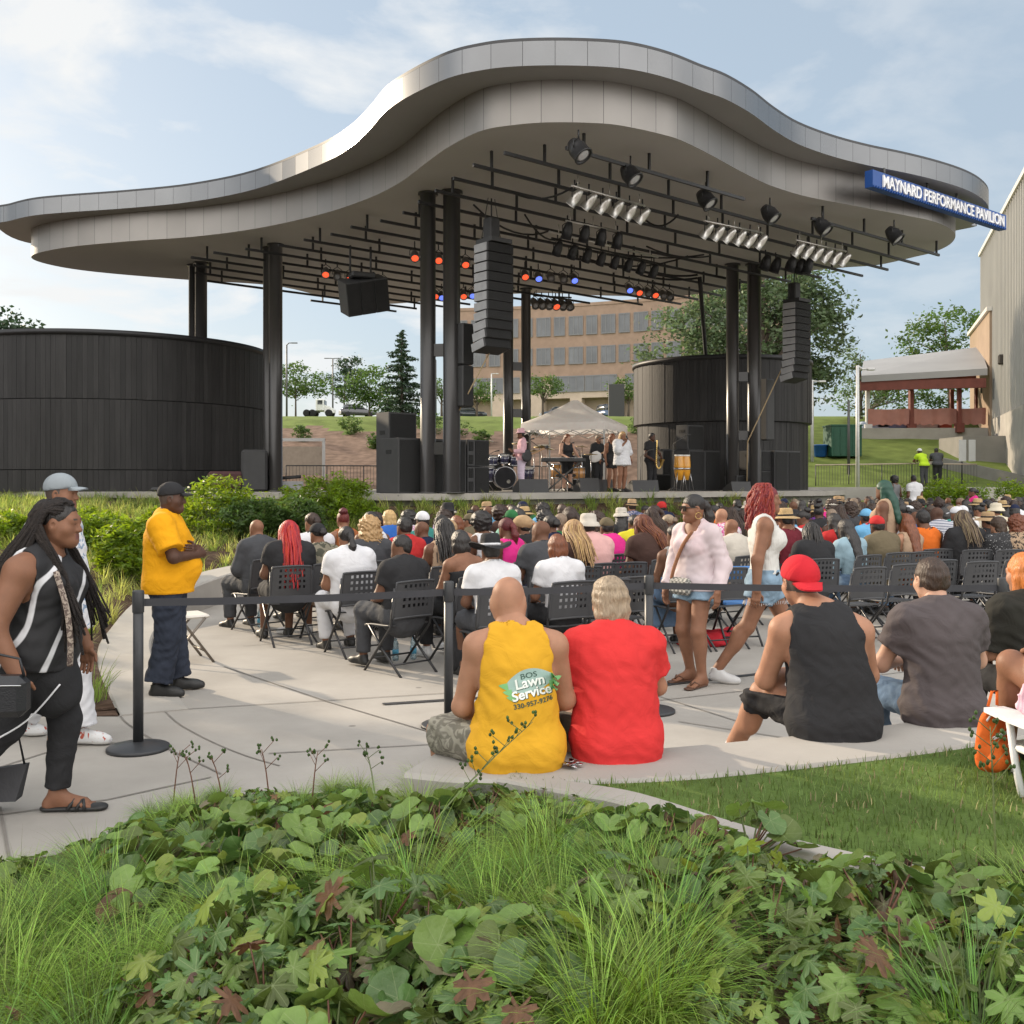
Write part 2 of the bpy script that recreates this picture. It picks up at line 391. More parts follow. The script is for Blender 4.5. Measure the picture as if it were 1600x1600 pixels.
# ------------------------------------------------------------------ ground
FLAT = [(-40, 7.7), (-2.95, 7.68), (-3.69, 9.2), (-4.09, 10.1), (-4.45, 11.1), (-4.75, 12.6), (-4.78, 14.2), (-4.6, 16), (-3.9, 18), (-2.6, 19.8), (-.9, 21.4), (1.5, 23.4), (4.6, 26), (8, 28.9), (11, 31.5), (14, 33.2), (18, 33), (60, 33), (60, -10), (-40, -10)]
STAGE = [(-30, 35), (-22, 32.4), (-15, 30.5)]+[tuple(p)[:2] for p in spline([(-9.5, 28.0, 0), (-5.6, 26.0, 0), (-2.6, 24.35, 0), (.2, 25.9, 0), (3.6, 28.5, 0), (7, 31.0, 0), (10.2, 33.4, 0)], 5)]+[(12, 36.5), (10.5, 43), (2, 45), (-14, 43), (-30, 42)]
STZ = 1.5
def profile(Y): return np.interp(Y, [38, 42, 46, 55, 62, 70, 110, 135, 160, 400], [.9, 1.25, 1.9, 4.0, 5.6, 6.3, 8.9, 10.4, 11.6, 12.0])
def terrain_z(X, Y):
    X = np.asarray(X, float); Y = np.asarray(Y, float)
    dF = np.where(np_inside(FLAT, X, Y), 0, np_dist(FLAT, X, Y)); ins = np_inside(STAGE, X, Y)
    dS = np.where(ins, 0, np_dist(STAGE, X, Y))
    t = dF/(dF+dS+1e-6); z = (.30*np.clip((dF-.5)/.6, 0, 1)+.95*t**1.1)*(dF > .55)-.08*(dF <= .55)
    far = np.clip((X-8)/6, 0, 1); z = z*(1-far)+far*np.minimum(z, .1+.08*np.maximum(Y-33, 0))
    lf = np.clip((-X-9)/12, 0, 1)*np.clip((26-Y)/12, 0, 1); z = z*(1-.45*lf)
    z = np.where(Y > 38, np.maximum(z*np.clip((46-Y)/4, 0, 1), profile(Y)), z)
    z = z+.03*np.sin(X*1.7+Y*.6)*np.sin(Y*1.3-X*.4)*np.clip(dF, 0, 1)
    z = np.where(ins & (Y < 44), np.minimum(z, 1.2), z)
    return np.where(dF <= 0, -.08, z)
def gz(x, y): return float(terrain_z(np.array([x]), np.array([y]))[0])
xs = np.concatenate([[-600, -300, -150, -80, -55, -42], np.arange(-34, 34.1, .5), [40, 50, 70, 110, 200, 400, 600]])
ys = np.concatenate([[-200, -60, -20, -5, 0, 4, 6], np.arange(7, 46, .5), np.arange(46, 72, 1.), [76, 82, 90, 100, 130, 180, 300, 600, 1200]])
GX, GY = np.meshgrid(xs, ys, indexing='ij'); GZ = terrain_z(GX, GY)
nx, ny = GX.shape; V = np.stack([GX, GY, GZ], -1).reshape(-1, 3)
i = (np.arange(nx-1)[:, None]*ny+np.arange(ny-1)[None]); F = np.stack([i, i+ny, i+ny+1, i+1], -1).reshape(-1, 4)
cx = V[F].mean(1)
nz_ = np.sin(cx[:, 0]*.9)*.8+np.sin(cx[:, 0]*2.3+cx[:, 1])*.5
mulch = ((cx[:, 1] < 58.6+nz_) & (cx[:, 0] < 9.5)) | (cx[:, 1] < 33)
MULCH = mat('mulch', (.088, .058, .042), rough=.95, var=.5, vs=7, bump=1.0, bs=22, spec=.1)
MULCHHILL = mat('dry_mulch_slope', (.17, .115, .085), rough=.95, var=.4, vs=2.2, bump=.8, bs=9, spec=.1)
TURF = mat('turf', (.13, .17, .045), rough=.95, var=.3, vs=1.2, bump=.6, bs=60, spec=.1)
mi = np.where(mulch, np.where(cx[:, 1] > 40, 1, 0), 2)
tag(npmesh('ground', V, F, [MULCH, MULCHHILL, TURF], mi=mi), kind='structure')
CONC = concrete('concrete_plaza', (.36, .337, .305)); CONCW = concrete('concrete_wall', (.37, .35, .32)); CONCD = concrete('concrete_aged', (.23, .22, .2))
def spots(m):
    t = m.node_tree; b = t.nodes['Principled BSDF']; L = t.links.new; nn = t.nodes.new; src = b.inputs['Base Color'].links[0].from_socket; co = nn('ShaderNodeTexCoord'); prev = src
    for sc_, lo_, hi_, fac_, col_ in ((1.7, .04, .055, .6, (.10, .095, .09, 1)), (.45, .0, .42, .20, (.13, .12, .105, 1))):
        v = nn('ShaderNodeTexVoronoi' if hi_ < .1 else 'ShaderNodeTexNoise'); L(co.outputs['Object'], v.inputs['Vector']); v.inputs['Scale'].default_value = sc_
        if hi_ > .1: v.inputs['Detail'].default_value = 7; v.inputs['Roughness'].default_value = .7
        r = nn('ShaderNodeMapRange'); L(v.outputs['Distance' if hi_ < .1 else 'Fac'], r.inputs[0]); r.inputs[1].default_value = lo_ if hi_ < .1 else .38; r.inputs[2].default_value = hi_ if hi_ < .1 else .62; r.inputs[3].default_value = fac_; r.inputs[4].default_value = 0
        mx = nn('ShaderNodeMix'); mx.data_type = 'RGBA'; L(r.outputs[0], mx.inputs['Factor']); L(prev, mx.inputs['A']); mx.inputs['B'].default_value = col_; prev = mx.outputs['Result']
    L(prev, b.inputs['Base Color'])
for m_ in (CONC, CONCW, CONCD): spots(m_)
JOINT = mat('joint_brown', (.20, .182, .163), rough=.95, var=.2)  # plain brownish colour of the paving joints
mb = MB(); mb.prism(FLAT, -.06, 0, bot=False); tag(mb.build('plaza', CONC), kind='structure')
def line_strip(name, pts, w, m, z=.004):
    pts = [Vector((p[0], p[1], 0)) for p in pts]; a, b = [], []
    for k, p in enumerate(pts):
        d = (pts[min(k+1, len(pts)-1)]-pts[max(k-1, 0)]).normalized(); s = Vector((-d.y, d.x, 0))*w/2
        a.append((p.x+s.x, p.y+s.y, z)); b.append((p.x-s.x, p.y-s.y, z))
    mb = MB(); n = len(a); mb.add(a+b, [[k, k+1, n+k+1, n+k][::-1] for k in range(n-1)])
    return tag(mb.build(name, m), kind='structure')
def gp(*pp): return [PZ(x, y, 0) for x, y in pp]
inner = spline(gp((437, 1197), (375, 1178), (312, 1150), (266, 1120), (230, 1072))+[Vector((-3.55, 10.1, 0)), Vector((-4.05, 11.9, 0))], 5)
line_strip('plaza_joint', inner, .014, JOINT)
line_strip('plaza_joint', spline(gp((345, 1210), (325, 1200), (266, 1172), (203, 1134), (188, 1119)), 5), .014, JOINT, .005)
for a in (((350, 1042), (512, 1097), (690, 1150)), ((236, 1112), (480, 1097), (850, 1074)), ((420, 1178), (690, 1163), (800, 1158)), ((-60, 1283), (170, 1250), (330, 1215)),
          ((-40, 1212), (100, 1168), (196, 1160)), ((0, 1262), (14, 1340)), ((1030, 1095), (1250, 1070), (1500, 1040)), ((1060, 1128), (1300, 1165)), ((380, 1010), (700, 985)), ((940, 1060), (1160, 1130))):
    line_strip('plaza_joint', gp(*a), .014, JOINT, .006)
DRAIN = mat('drain_slot', (.035, .035, .037), rough=.6, var=.3, vs=60)
for k, a in enumerate((((598, 1101), (752, 1091)), ((1030, 1072), (1200, 1052), (1392, 1028)))):
    line_strip('trench_drain', gp(*a), .07, DRAIN, .007)
# kerb that rises into the low seat wall round the plaza's far side
def sweep(name, front, back, z1, z0=-.05, m=CONCW, bev=.02):
    n = len(front); mb = MB(); rows = []
    for k in range(n):
        f = Vector((front[k][0], front[k][1], 0)); b = Vector((back[k][0], back[k][1], 0)); z = z1[k] if hasattr(z1, '__len__') else z1
        zb = z0[k] if hasattr(z0, '__len__') else z0
        d = (b-f).normalized()*bev; rows.append([(f.x, f.y, zb), (f.x, f.y, z-bev), (f.x+d.x, f.y+d.y, z), (b.x-d.x, b.y-d.y, z), (b.x, b.y, z-bev), (b.x, b.y, zb)])
    for r in rows: mb.v += r
    for k in range(n-1):
        for j in range(5): mb.f.append([k*6+j, k*6+j+1, (k+1)*6+j+1, (k+1)*6+j]); mb.m.append(0); mb.sm.append(False)
    mb.f.append(list(range(6))); mb.f.append([(n-1)*6+j for j in range(6)][::-1]); mb.m += [0, 0]; mb.sm += [False, False]
    return mb.build(name, m)
def offset(pl, d):
    out = []
    for k, p in enumerate(pl):
        t = (Vector(pl[min(k+1, len(pl)-1)])-Vector(pl[max(k-1, 0)])).normalized(); out.append(Vector((p[0]-t.y*d, p[1]+t.x*d, 0)))
    return out
edge = spline([Vector((*p, 0)) for p in FLAT[1:15]], 5)
zw = [float(np.interp(k/(len(edge)-1), [0, .17, .27, .36, .5, 1], [.012, .014, .10, .36, .45, .62])) for k in range(len(edge))]
bd_ = [Vector((-30, 7.7, 0)), Vector((-12, 7.7, 0)), Vector((-6, 7.7, 0)), Vector((-4, 7.69, 0))]+edge[:int(len(edge)*.4)]; ob_ = offset(bd_, 1.1); mb = MB(); nb_ = len(bd_)
mb.add([(p.x, p.y, .006) for p in bd_]+[(.5*p.x+.5*q.x, .5*p.y+.5*q.y, max(.5*gz(q.x, q.y)+.03, gz(.5*p.x+.5*q.x, .5*p.y+.5*q.y)+.02)) for p, q in zip(bd_, ob_)]+[(q.x, q.y, gz(q.x, q.y)-.03) for q in ob_], [[r*nb_+k, r*nb_+k+1, (r+1)*nb_+k+1, (r+1)*nb_+k] for r in (0, 1) for k in range(nb_-1)], smooth=True); tag(mb.build('planting_border', MULCH), kind='structure')
o = sweep('seat_wall', offset(edge, -.52), edge, zw); tag(o, 'pale curved concrete kerb rising into low wall below the planting bed', 'wall')
# near seat wall, lawn and its kerb
WF = spline([Vector((*p, 0)) for p in ((-.32, 5.06), (-.05, 4.98), (.4, 4.98), (.89, 5.09), (1.9, 5.47), (3.0, 6.03), (4.5, 6.95), (7, 8.6))], 6)
WB = offset(WF, -.5)
o = sweep('seat_wall', WF, WB, .45, -.03); tag(o, 'low concrete seat wall under the row of seated people in the foreground', 'wall')
KL = spline([Vector((*p, 0)) for p in ((.02, 4.62), (.3, 4.44), (.54, 4.29), (.86, 3.92), (1.14, 3.65), (1.59, 3.35), (2.2, 3.05), (3.2, 2.7), (6, 2.0))], 5)
o = sweep('kerb', KL, offset(KL, -.16), .455, .05, CONCW, .012); tag(o, 'narrow concrete kerb between the mown lawn and the foreground planting', 'kerb')
LAWN = [tuple(p)[:2] for p in WB[5:]]+[(9, 6)]+[tuple(p)[:2] for p in KL[::-1]]
mb = MB(); mb.prism(LAWN, .1, .435, bot=False); tag(mb.build('lawn', mat('lawn_turf', (.09, .14, .036), rough=.95, var=.35, vs=2.5, bump=.6, bs=60, spec=.1)), kind='structure')
BED = [(-7, 1.8), (-4.2, 3.2), (-3.2, 3.95), (-2.4, 4.55), (-1.85, 4.98), (-1.5, 5.22), (-1.0, 5.2), (-.5, 4.95), (-.38, 4.7), (-.1, 4.52)]+[(p.x-.05, p.y-.1) for p in KL[6:]]+[(6, .2), (-7, .2)]
def bed_z(X, Y):
    X = np.asarray(X, float); Y = np.asarray(Y, float); d = np_dist(BED, X, Y)
    z = .03+.36*np.clip((X+2.2)/2.6, 0, 1)+.08*np.clip((3.2-Y)/2, 0, 1)
    return z+.02*np.sin(X*7)*np.sin(Y*6)
x1 = np.arange(-7, 6.05, .1); y1 = np.arange(.2, 6.1, .1); BX, BY = np.meshgrid(x1, y1, indexing='ij'); BZ = bed_z(BX, BY)
m_ = np_inside(BED, BX, BY); BZ = np.where(m_, BZ, -.03)
V = np.stack([BX, BY, BZ], -1).reshape(-1, 3); i = (np.arange(len(x1)-1)[:, None]*len(y1)+np.arange(len(y1)-1)[None])
F = np.stack([i, i+len(y1), i+len(y1)+1, i+1], -1).reshape(-1, 4); F = F[m_.reshape(-1)[F].sum(1) >= 1]
tag(npmesh('planting_soil', V, F, MULCH), kind='structure')
V, F = blades(*(lambda n: (np.stack([RNG.uniform(-3.2, 4, n), RNG.uniform(1.6, 5.6, n), np.zeros(n)], -1), RNG.uniform(0, 6.28, n), RNG.uniform(.03, .1, n), RNG.uniform(1.2, 1.6, n), RNG.uniform(-.2, .2, n), RNG.uniform(.008, .02, n)))(5000), segs=1)
c = V.reshape(-1, 4, 3); ok = np_inside(BED, c[:, 0, 0], c[:, 0, 1]); c = c[ok]; c[:, :, 2] += bed_z(c[:, 0, 0], c[:, 0, 1])[:, None]+.004
CHIP = mat('wood_chips', (.10, .065, .047), rough=.95, var=.3, island=.6)
tag(npmesh('wood_chips', c.reshape(-1, 3), np.array([0, 1, 3, 2])[None]+np.arange(len(c))[:, None]*4, CHIP, smooth=False), kind='stuff')

# ------------------------------------------------------------------ stage platform
mb = MB(); mb.prism(STAGE, STZ-.16, STZ); tag(mb.build('stage_floor', CONC), kind='structure')
mb = MB(); mb.prism([(p[0]*1+(.25 if False else 0), p[1]+.35) for p in STAGE], .1, STZ-.16, top=False); tag(mb.build('stage_base', CONCD), kind='structure')

# ------------------------------------------------------------------ charred timber drums
CHAR = mat('charred_timber', (.0165, .0155, .0155), rough=.62, var=.4, vs=3, bump=.35, bs=30, stretch=(3, 3, .35), island=.38, spec=.45)
CHARB = mat('dark_cap_metal', (.03, .03, .032), rough=.5, metal=.5)
def drum(name, label, c, r, z0, z1, seams, bw, inset=None):
    root = empty(name, label, 'building', (c[0], c[1], 0)); lev = [z0]+seams+[z1]; mb = MB()
    for k in range(len(lev)-1):
        rr = r-(inset if inset and k == 0 else 0); n = int(2*pi*rr/bw)
        for i in range(n):
            a0 = 2*pi*i/n; a1 = a0+2*pi/n*.965; q = rr+random.uniform(-.006, .006); zb, zt = lev[k]+(.012 if k else 0), lev[k+1]-.012
            p = [(q*cos(a), q*sin(a)) for a in (a0, a1)]; w = [((q-.05)*cos(a), (q-.05)*sin(a)) for a in (a0, a1)]
            mb.add([(*w[0], zb), (*p[0], zb), (*p[1], zb), (*w[1], zb), (*w[0], zt), (*p[0], zt), (*p[1], zt), (*w[1], zt)], [(0, 1, 5, 4), (1, 2, 6, 5), (2, 3, 7, 6), (4, 5, 6, 7), (3, 2, 1, 0)])
    mb.build('cladding', CHAR, root)
    b = MB(); b.lathe([(r-.06-(inset or 0), z0), (r-.06-(inset or 0), lev[1]), (r-.06, lev[1]), (r-.06, z1-.05), (0, z1-.05)], 72); b.build('backing', CHARB, root)
    b = MB(); b.lathe([(r-.16, z1-.06), (r+.05, z1-.06), (r+.05, z1+.1), (r-.16, z1+.1), (r-.16, z1-.06)], 96); b.build('coping', CHARB, root)
drum('timber_drum', 'wide black timber clad drum building with grooved boards beside the stage', (-13.6, 35.2), 5.1, STZ, 6.2, [2.15, 4.25], .15)
drum('timber_drum', 'smaller dark timber clad drum behind the right speaker stacks', (8.05, 39.4), 3.35, STZ, 6.2, [3.95], .13, inset=.14)

# ------------------------------------------------------------------ brick office block behind
BRICK = mat('orange_brick', (.29, .20, .148), rough=.9, var=.14, vs=1.1, bump=.15, bs=30); STONE = mat('limestone_band', (.46, .37, .29), rough=.9, var=.1, vs=1)
GLASSD = mat('dark_window_glass', (.10, .105, .115), rough=.28, var=.35, vs=.35, spec=.6); FRAME = mat('window_frame_grey', (.16, .16, .165), rough=.5)
ob = empty('office_building', 'long orange brick office building with rows of dark windows behind the stage', 'building', (0, 0, 0))
A, B = Vector((-11.2, 175, 0)), Vector((41.5, 152.5, 0)); LEN = (B-A).length; D = (B-A)/LEN; Q = Vector((-D.y, D.x, 0))
def fp(s, off=0.):          # point on the slightly bowed facade, off metres behind it
    return A+D*s+Q*(off+4.2*(1-((s-LEN/2)/(LEN/2))**2))
ss = [LEN*k/40 for k in range(41)]
mb = MB()
def band(mb, z0, z1, off, depth, mi=0, s0=0, s1=None, n=40):
    s1 = LEN if s1 is None else s1; st = [s0+(s1-s0)*k/n for k in range(n+1)]
    fr = [fp(s, off) for s in st]; bk = [fp(s, off+depth) for s in st]; b = len(mb.v)
    for p, q in zip(fr, bk): mb.v += [(p.x, p.y, z0), (p.x, p.y, z1), (q.x, q.y, z1), (q.x, q.y, z0)]
    for k in range(n):
        for j in range(4): mb.f.append([b+k*4+j, b+(k+1)*4+j, b+(k+1)*4+(j+1) % 4, b+k*4+(j+1) % 4]); mb.m.append(mi); mb.sm.append(False)
    for e in (0, n): mb.f.append([b+e*4+j for j in range(4)]); mb.m.append(mi); mb.sm.append(False)
band(mb, 18.8, 31.1, 0, 24)            # brick storeys
band(mb, 31.1, 31.6, -.12, 24.2)
mb.build('wall', BRICK, ob)
mb = MB(); band(mb, 15.9, 18.8, .0, 24); band(mb, 9.4, 15.9, 3.0, 20)
for k in range(9): band(mb, 9.4, 15.9, -.02, 1.9, 0, 1+k*LEN/8.6, 3+k*LEN/8.6, 1)
mb.build('stone_base', STONE, ob)
def window(s0, s1, z0, z1, mull=2, off=-.09):
    m = MB(); p, q = fp(s0, off), fp(s1, off); d = (q-p).normalized(); w = (q-p).length; nrm = Vector((d.y, -d.x, 0)); ang = atan2(d.y, d.x)
    c = (p+q)/2; m.box((c.x, c.y, (z0+z1)/2), (w, .10, z1-z0), ang); f = MB()
    for k in range(mull+1):
        e = p.lerp(q, k/mull)+nrm*.04; f.box((e.x, e.y, (z0+z1)/2), (.15, .12, z1-z0+.15), ang)
    for z in (z0, z1): e = c+nrm*.045; f.box((e.x, e.y, z), (w, .13, .17), ang)
    fo = f.build('window', FRAME, ob); m.build('pane', GLASSD, fo)
s = 1.7
while s < LEN-5:
    for z0, z1 in ((26.4, 29.4), (21.6, 24.3)):
        window(s, s+1.75, z0, z1); window(s+2.55, s+4.85, z0, z1, 3)
    window(s-.2, s+5.1, 17.0, 19.5, 4) if int(s/5.55) % 3 != 2 else window(s+1.1, s+3.2, 17.0, 19.5, 2)
    s += 5.55

# ------------------------------------------------------------------ corrugated hall, its brick bay, the canopy
def wallpt(Y): return 27.6+(60-Y)*-.336
WD = Vector((-.336, 1, 0)).normalized() if False else Vector((.336, 1, 0)).normalized(); WN = Vector((-WD.y, WD.x, 0))
p0 = Vector((21.2, 41.0, 0)); p1 = Vector((27.6, 60.0, 0)); 
root = empty('corrugated_hall', 'tall grey ribbed metal hall rising at the right edge of the picture', 'building', (0, 0, 0))
RIB = mat('ribbed_metal', (.37, .362, .335), rough=.55, metal=.15, var=.08, vs=.4); mb = MB(); n = int((p1-p0).length/.5); prof = []
for k in range(n):
    for f, dd in ((0, 0), (.70, 0), (.74, .15), (.96, .15)): q = p0.lerp(p1, (k+f)/n)+WN*dd; prof.append(q)
prof.append(p1)
mb.add([(q.x, q.y, 5.15) for q in prof]+[(q.x, q.y, 15.06) for q in prof], [[k, k+1, len(prof)+k+1, len(prof)+k][::-1] for k in range(len(prof)-1)])
e1 = p1-WN*14; e0 = p0-WN*14
mb.add([(*p1.xy, 3), (*e1.xy, 3), (*e1.xy, 15), (*p1.xy, 15), (*e0.xy, 3), (*e0.xy, 15), (*p0.xy, 3), (*p0.xy, 15)], [(0, 1, 2, 3), (1, 4, 5, 2), (4, 6, 7, 5), (3, 2, 5, 7)])
mb.build('wall', RIB, root)
mb = MB(); c = (p0+p1)/2+WN*.06; mb.box((c.x, c.y, 15.16), ((p1-p0).length+.3, .35, .22), atan2(WD.y, WD.x)); mb.build('parapet', mat('pale_flashing', (.6, .58, .54), rough=.5), root)
mb = MB(); c = (p0+p1)/2+WN*.03; mb.box((c.x, c.y, 3.05), ((p1-p0).length, .3, 4.2), atan2(WD.y, WD.x)); mb.build('plinth', CONCW, root)
for t, z0, z1 in ((.70, 6.2, 7.3), (.735, 6.2, 7.3), (.845, 5.9, 7.0), (.87, 5.9, 7.0), (.61, 2.9, 4.3), (.64, 2.9, 4.3)):
    q = p0.lerp(p1, t)+WN*(.1 if z0 > 5 else .2); f = MB().box((q.x, q.y, (z0+z1)/2), (.46, .1, z1-z0), atan2(WD.y, WD.x)).build('window', FRAME, root)
    q2 = q+WN*.055; MB().box((q2.x, q2.y, (z0+z1)/2), (.34, .02, z1-z0-.1), atan2(WD.y, WD.x)).build('pane', GLASSD, f)
for t, z in ((.52, 7.9), (.90, 7.1)):
    q = p0.lerp(p1, t)+WN*.2; MB().bbox((q.x, q.y, z), (.35, .3, .5), atan2(WD.y, WD.x), b=.06).build('wall_lamp', mat('lamp_bronze', (.05, .045, .04), rough=.4, metal=.6), root)
root = empty('brick_bay', 'tan brick bay with sloping parapet joining the canopy to the metal hall', 'building', (0, 0, 0))
q0, q1 = Vector((25.55, 54.9, 0)), Vector((28.8, 64.3, 0)); TAN = mat('tan_brick', (.30, .22, .155), rough=.9, var=.1, vs=1.4)
mb = MB(); c = (q0+q1)/2-WN*1.2; mb.box((c.x, c.y, 6.9), ((q1-q0).length, 2.4, 8.2), atan2(WD.y, WD.x)); mb.build('wall', TAN, root)
mb = MB(); c = (q0+q1)/2-WN*1.15; mb.box((c.x, c.y, 11.1), ((q1-q0).length+.2, 2.6, .22), atan2(WD.y, WD.x)); mb.build('parapet', mat('pale_flashing', (.6, .58, .54)), root)
root = empty('loading_canopy', 'open dock canopy on red steel posts with a pale metal roof', 'canopy', (0, 0, 0))
WHITE = mat('white_sheet_metal', (.50, .50, .49), rough=.6, var=.06); RED = mat('red_oxide_steel', (.16, .045, .032), rough=.7, var=.2, vs=3)
a, b = P(1346, 597, 56), P(1543, 586, 54.2); a2, b2 = P(1349, 573, 62), P(1532, 551, 61)
mb = MB(); th = Vector((0, 0, .35)); vs = [a, b, b2, a2, a+th, b+th, b2+th, a2+th]
mb.add(vs, [(0, 1, 2, 3)[::-1], (4, 5, 6, 7), (0, 1, 5, 4), (1, 2, 6, 5), (2, 3, 7, 6), (3, 0, 4, 7)]); mb.build('roof', mat('grey_sheet_roof', (.30, .30, .30), rough=.6, var=.08, vs=.6), root)
mb = MB(); 
for f in (0, 1):
    pa, pb = (a, b) if f == 0 else (a2-Vector((0, 0, .9)), b2-Vector((0, 0, .9)))
    c = (pa+pb)/2+Vector((0, .2, -.3)); mb.box(c, ((pb-pa).length, .25, .5), atan2((pb-pa).y, (pb-pa).x))
mb.build('beam', RED, root)
for px, Y in ((1358, 56.3), (1427, 55.8), (1502, 55.2), (1425, 61), (1490, 61), (1529, 60)):
    x = (px-800)/1600*Y; MB().box((x, Y+.25, (7.2+4.6)/2), (.2, .2, 2.9), 0).box((x, Y+.25, 4.75), (.4, .4, .5)).build('post', RED if px != 1358 else WHITE, root)
nn_ = 40; tp = MB(); 
for k in range(nn_+1):
    x = P(1360+(1535-1360)*k/nn_, 640, 56).x; y = 56.4-.02*k+.08*sin(k*1.1); sg = .1*abs(sin(k*pi/13)); tp.v += [(x, y, 4.95+.05*sin(k*2.2)), (x, y-.04, 5.85-sg*.5)]
for k in range(nn_): tp.f.append([2*k, 2*k+2, 2*k+3, 2*k+1]); tp.m.append(0); tp.sm.append(True)
tp.build('tarpaulin', mat('faded_red_tarp', (.38, .18, .145), rough=.8, var=.15, vs=2, bump=.4, bs=3), root)
o = MB().box((22.65, 58.6, 3.0), (7.2, 6, 3.5), -.06).build('dock_wall', CONCW, root)
for px, z, w, cc in ((1368, 4.95, 1.6, (.35, .4, .5)), (1395, 4.98, 1.8, (.15, .2, .35)), (1450, 4.95, 1.4, (.4, .4, .42)), (1475, 4.95, .9, (.3, .08, .06))):
    pt = P(px, 650, 56.6); tag(MB().bbox((pt.x, 57.0, z), (w, .9, .42), 0, b=.08).build('covered_bundle', mat('bundle%d' % px, cc, rough=.7)), {1368: 'pale bundle at the left end of the loading dock', 1395: 'dark blue bundle on the loading dock below the red tarp', 1450: 'grey bundle right of the middle red post on the dock', 1475: 'small dark red bundle near the right red post'}[px], 'bundle')
o = MB().prism([(P(1507, 700, 50).x, 50.2), (P(1566, 700, 50).x, 49.6), (P(1566, 700, 50).x, 53), (P(1507, 700, 50).x, 53)], 2.6, 4.05).build('retaining_block', CONCD); tag(o, 'weathered concrete retaining block against the metal hall', 'wall')
o = MB().add([(20.1, 45.3, 1.4), (24.2, 44.2, 1.4), (24.2, 44.5, 1.4), (20.1, 45.6, 1.4), (20.1, 49.3, 3.1), (22.3, 43.4, 1.95), (22.5, 43.7, 1.95), (20.35, 49.5, 3.1), (20.1, 49.3, 1.4), (22.3, 43.4, 1.0), (22.5, 43.7, 1.0), (20.35, 49.5, 1.4)], [(4, 5, 6, 7), (8, 9, 5, 4), (10, 11, 7, 6), (9, 10, 6, 5)]).build('ramp_wall', CONCD); tag(o, 'dark sloping ramp wall with pale coping beside the grass bank', 'wall')
# ------------------------------------------------------------------ trees and street things behind
def gpos(px, Y): x = (px-800)/1600*Y; return (x, Y, gz(x, Y))
tree('tree', 'big leafy tree rising behind the smaller timber drum', (12.2, 52, 3.3), [((0, 0, 6.0), (3.6, 3, 3.2)), ((-3.2, .3, 5.0), (2.6, 2.4, 2.6)), ((2.9, 0, 6.3), (2.2, 2.2, 2.6)), ((.6, 0, 8.6), (2.9, 2.4, 2.0)), ((3.6, 0, 8.0), (1.3, 1.3, 1.5)), ((-1, 0, 3.4), (3.8, 2.2, 1.6)), ((3.0, 0, 3.6), (1.6, 1.6, 1.6))], 640, 38, .40, .25, LEAF_GREY, .28, limbs=26)
tree('tree', 'dark tree crown showing above the left timber drum', (-26, 50, 2.6), [((0, 0, 6), (2.6, 2.4, 2.2)), ((1.6, 0, 5.2), (1.8, 1.8, 1.6)), ((-2, 0, 5.5), (2, 2, 2))], 190, 30, .35, .26, LEAF_DARK, .25)
conifer('spruce_tree', 'tall dark spruce on the bank left of the paired columns', gpos(628, 60), 5.6, 1.75, LEAF_DARK, n=7000, leaf=.24)
tree('tree', 'low spreading tree at the left of the car park', gpos(462, 120), [((0, 0, 4.4), (2.8, 2.6, 2.0)), ((1.9, 0, 3.9), (1.9, 1.9, 1.6)), ((-1.9, 0, 4.1), (1.9, 1.9, 1.8))], 110, 24, .42, .36, LEAF_MID, .1)
tree('pine_tree', 'open crowned pine behind the grey car', gpos(537, 138), [((0, 0, 7.2), (1.1, 1.1, .8)), ((1.3, 0, 5.8), (1.8, 1.5, .7)), ((-1.5, 0, 4.9), (2, 1.5, .7)), ((.6, 0, 3.5), (2.7, 1.8, .9)), ((1.6, 0, 7.8), (.9, .9, .5))], 100, 22, .4, .36, LEAF_DARK, .1)
tree('tree', 'rounded green tree between the pine and the spruce', gpos(577, 115), [((0, 0, 3.6), (2.6, 2.3, 2.1)), ((-1.5, 0, 2.6), (2.1, 1.8, 1.6)), ((1.6, 0, 2.1), (2.1, 1.8, 1.7))], 130, 24, .42, .36, LEAF_MID, .1)
for px, Y, h, lab in ((848, 140, 4.6, 'small street tree in front of the brick office between the rear columns'), (745, 138, 3.6, 'small street tree seen right of the front left columns'), (982, 138, 4.0, 'small street tree in front of the office above the white tent'), (690, 138, 4.1, 'small street tree glimpsed between the paired front columns')):
    tree('street_tree', lab, gpos(px, Y), [((0, 0, h*1.0), (2.4, 2, 1.5)), ((1.3, 0, h*.9), (1.6, 1.6, 1.2)), ((-1.3, 0, h*.95), (1.6, 1.6, 1.1))], 60, 24, .42, .34, LEAF_MID, .16, group='street trees along the office')
tree('tree', 'tree behind the loading canopy roof by the tan brick', (33.5, 78, 7), [((0, 0, 6.4), (2.8, 2, 1.8)), ((-2, 0, 5.6), (1.8, 1.8, 1.4)), ((0, 0, 3.6), (2.6, 2, 1.8))], 120, 28, .4, .3, LEAF_MID, .2)
tree('tree', 'ragged tree between the big tree and the light pole', (21.8, 64, 5.2), [((0, 0, 3.2), (1.0, 1, 1.3)), ((.5, 0, 1.6), (1.2, 1, 1.2)), ((-.6, 0, 4.3), (.8, .8, .8))], 56, 22, .3, .2, LEAF_GREY, .12)
tree('tree', 'bushy tree seen under the canopy roof', (28.2, 82, 7), [((0, 0, 1.6), (2.6, 2, 1.6)), ((3, 0, 2.0), (2.4, 2, 1.8)), ((6, 0, 2.6), (2.0, 2, 2.2))], 120, 26, .35, .26, LEAF_MID, .15)
for k, (px, Y, w) in enumerate(((500, 74, 3), (660, 80, 4), (1290, 84, 4))):
    pass
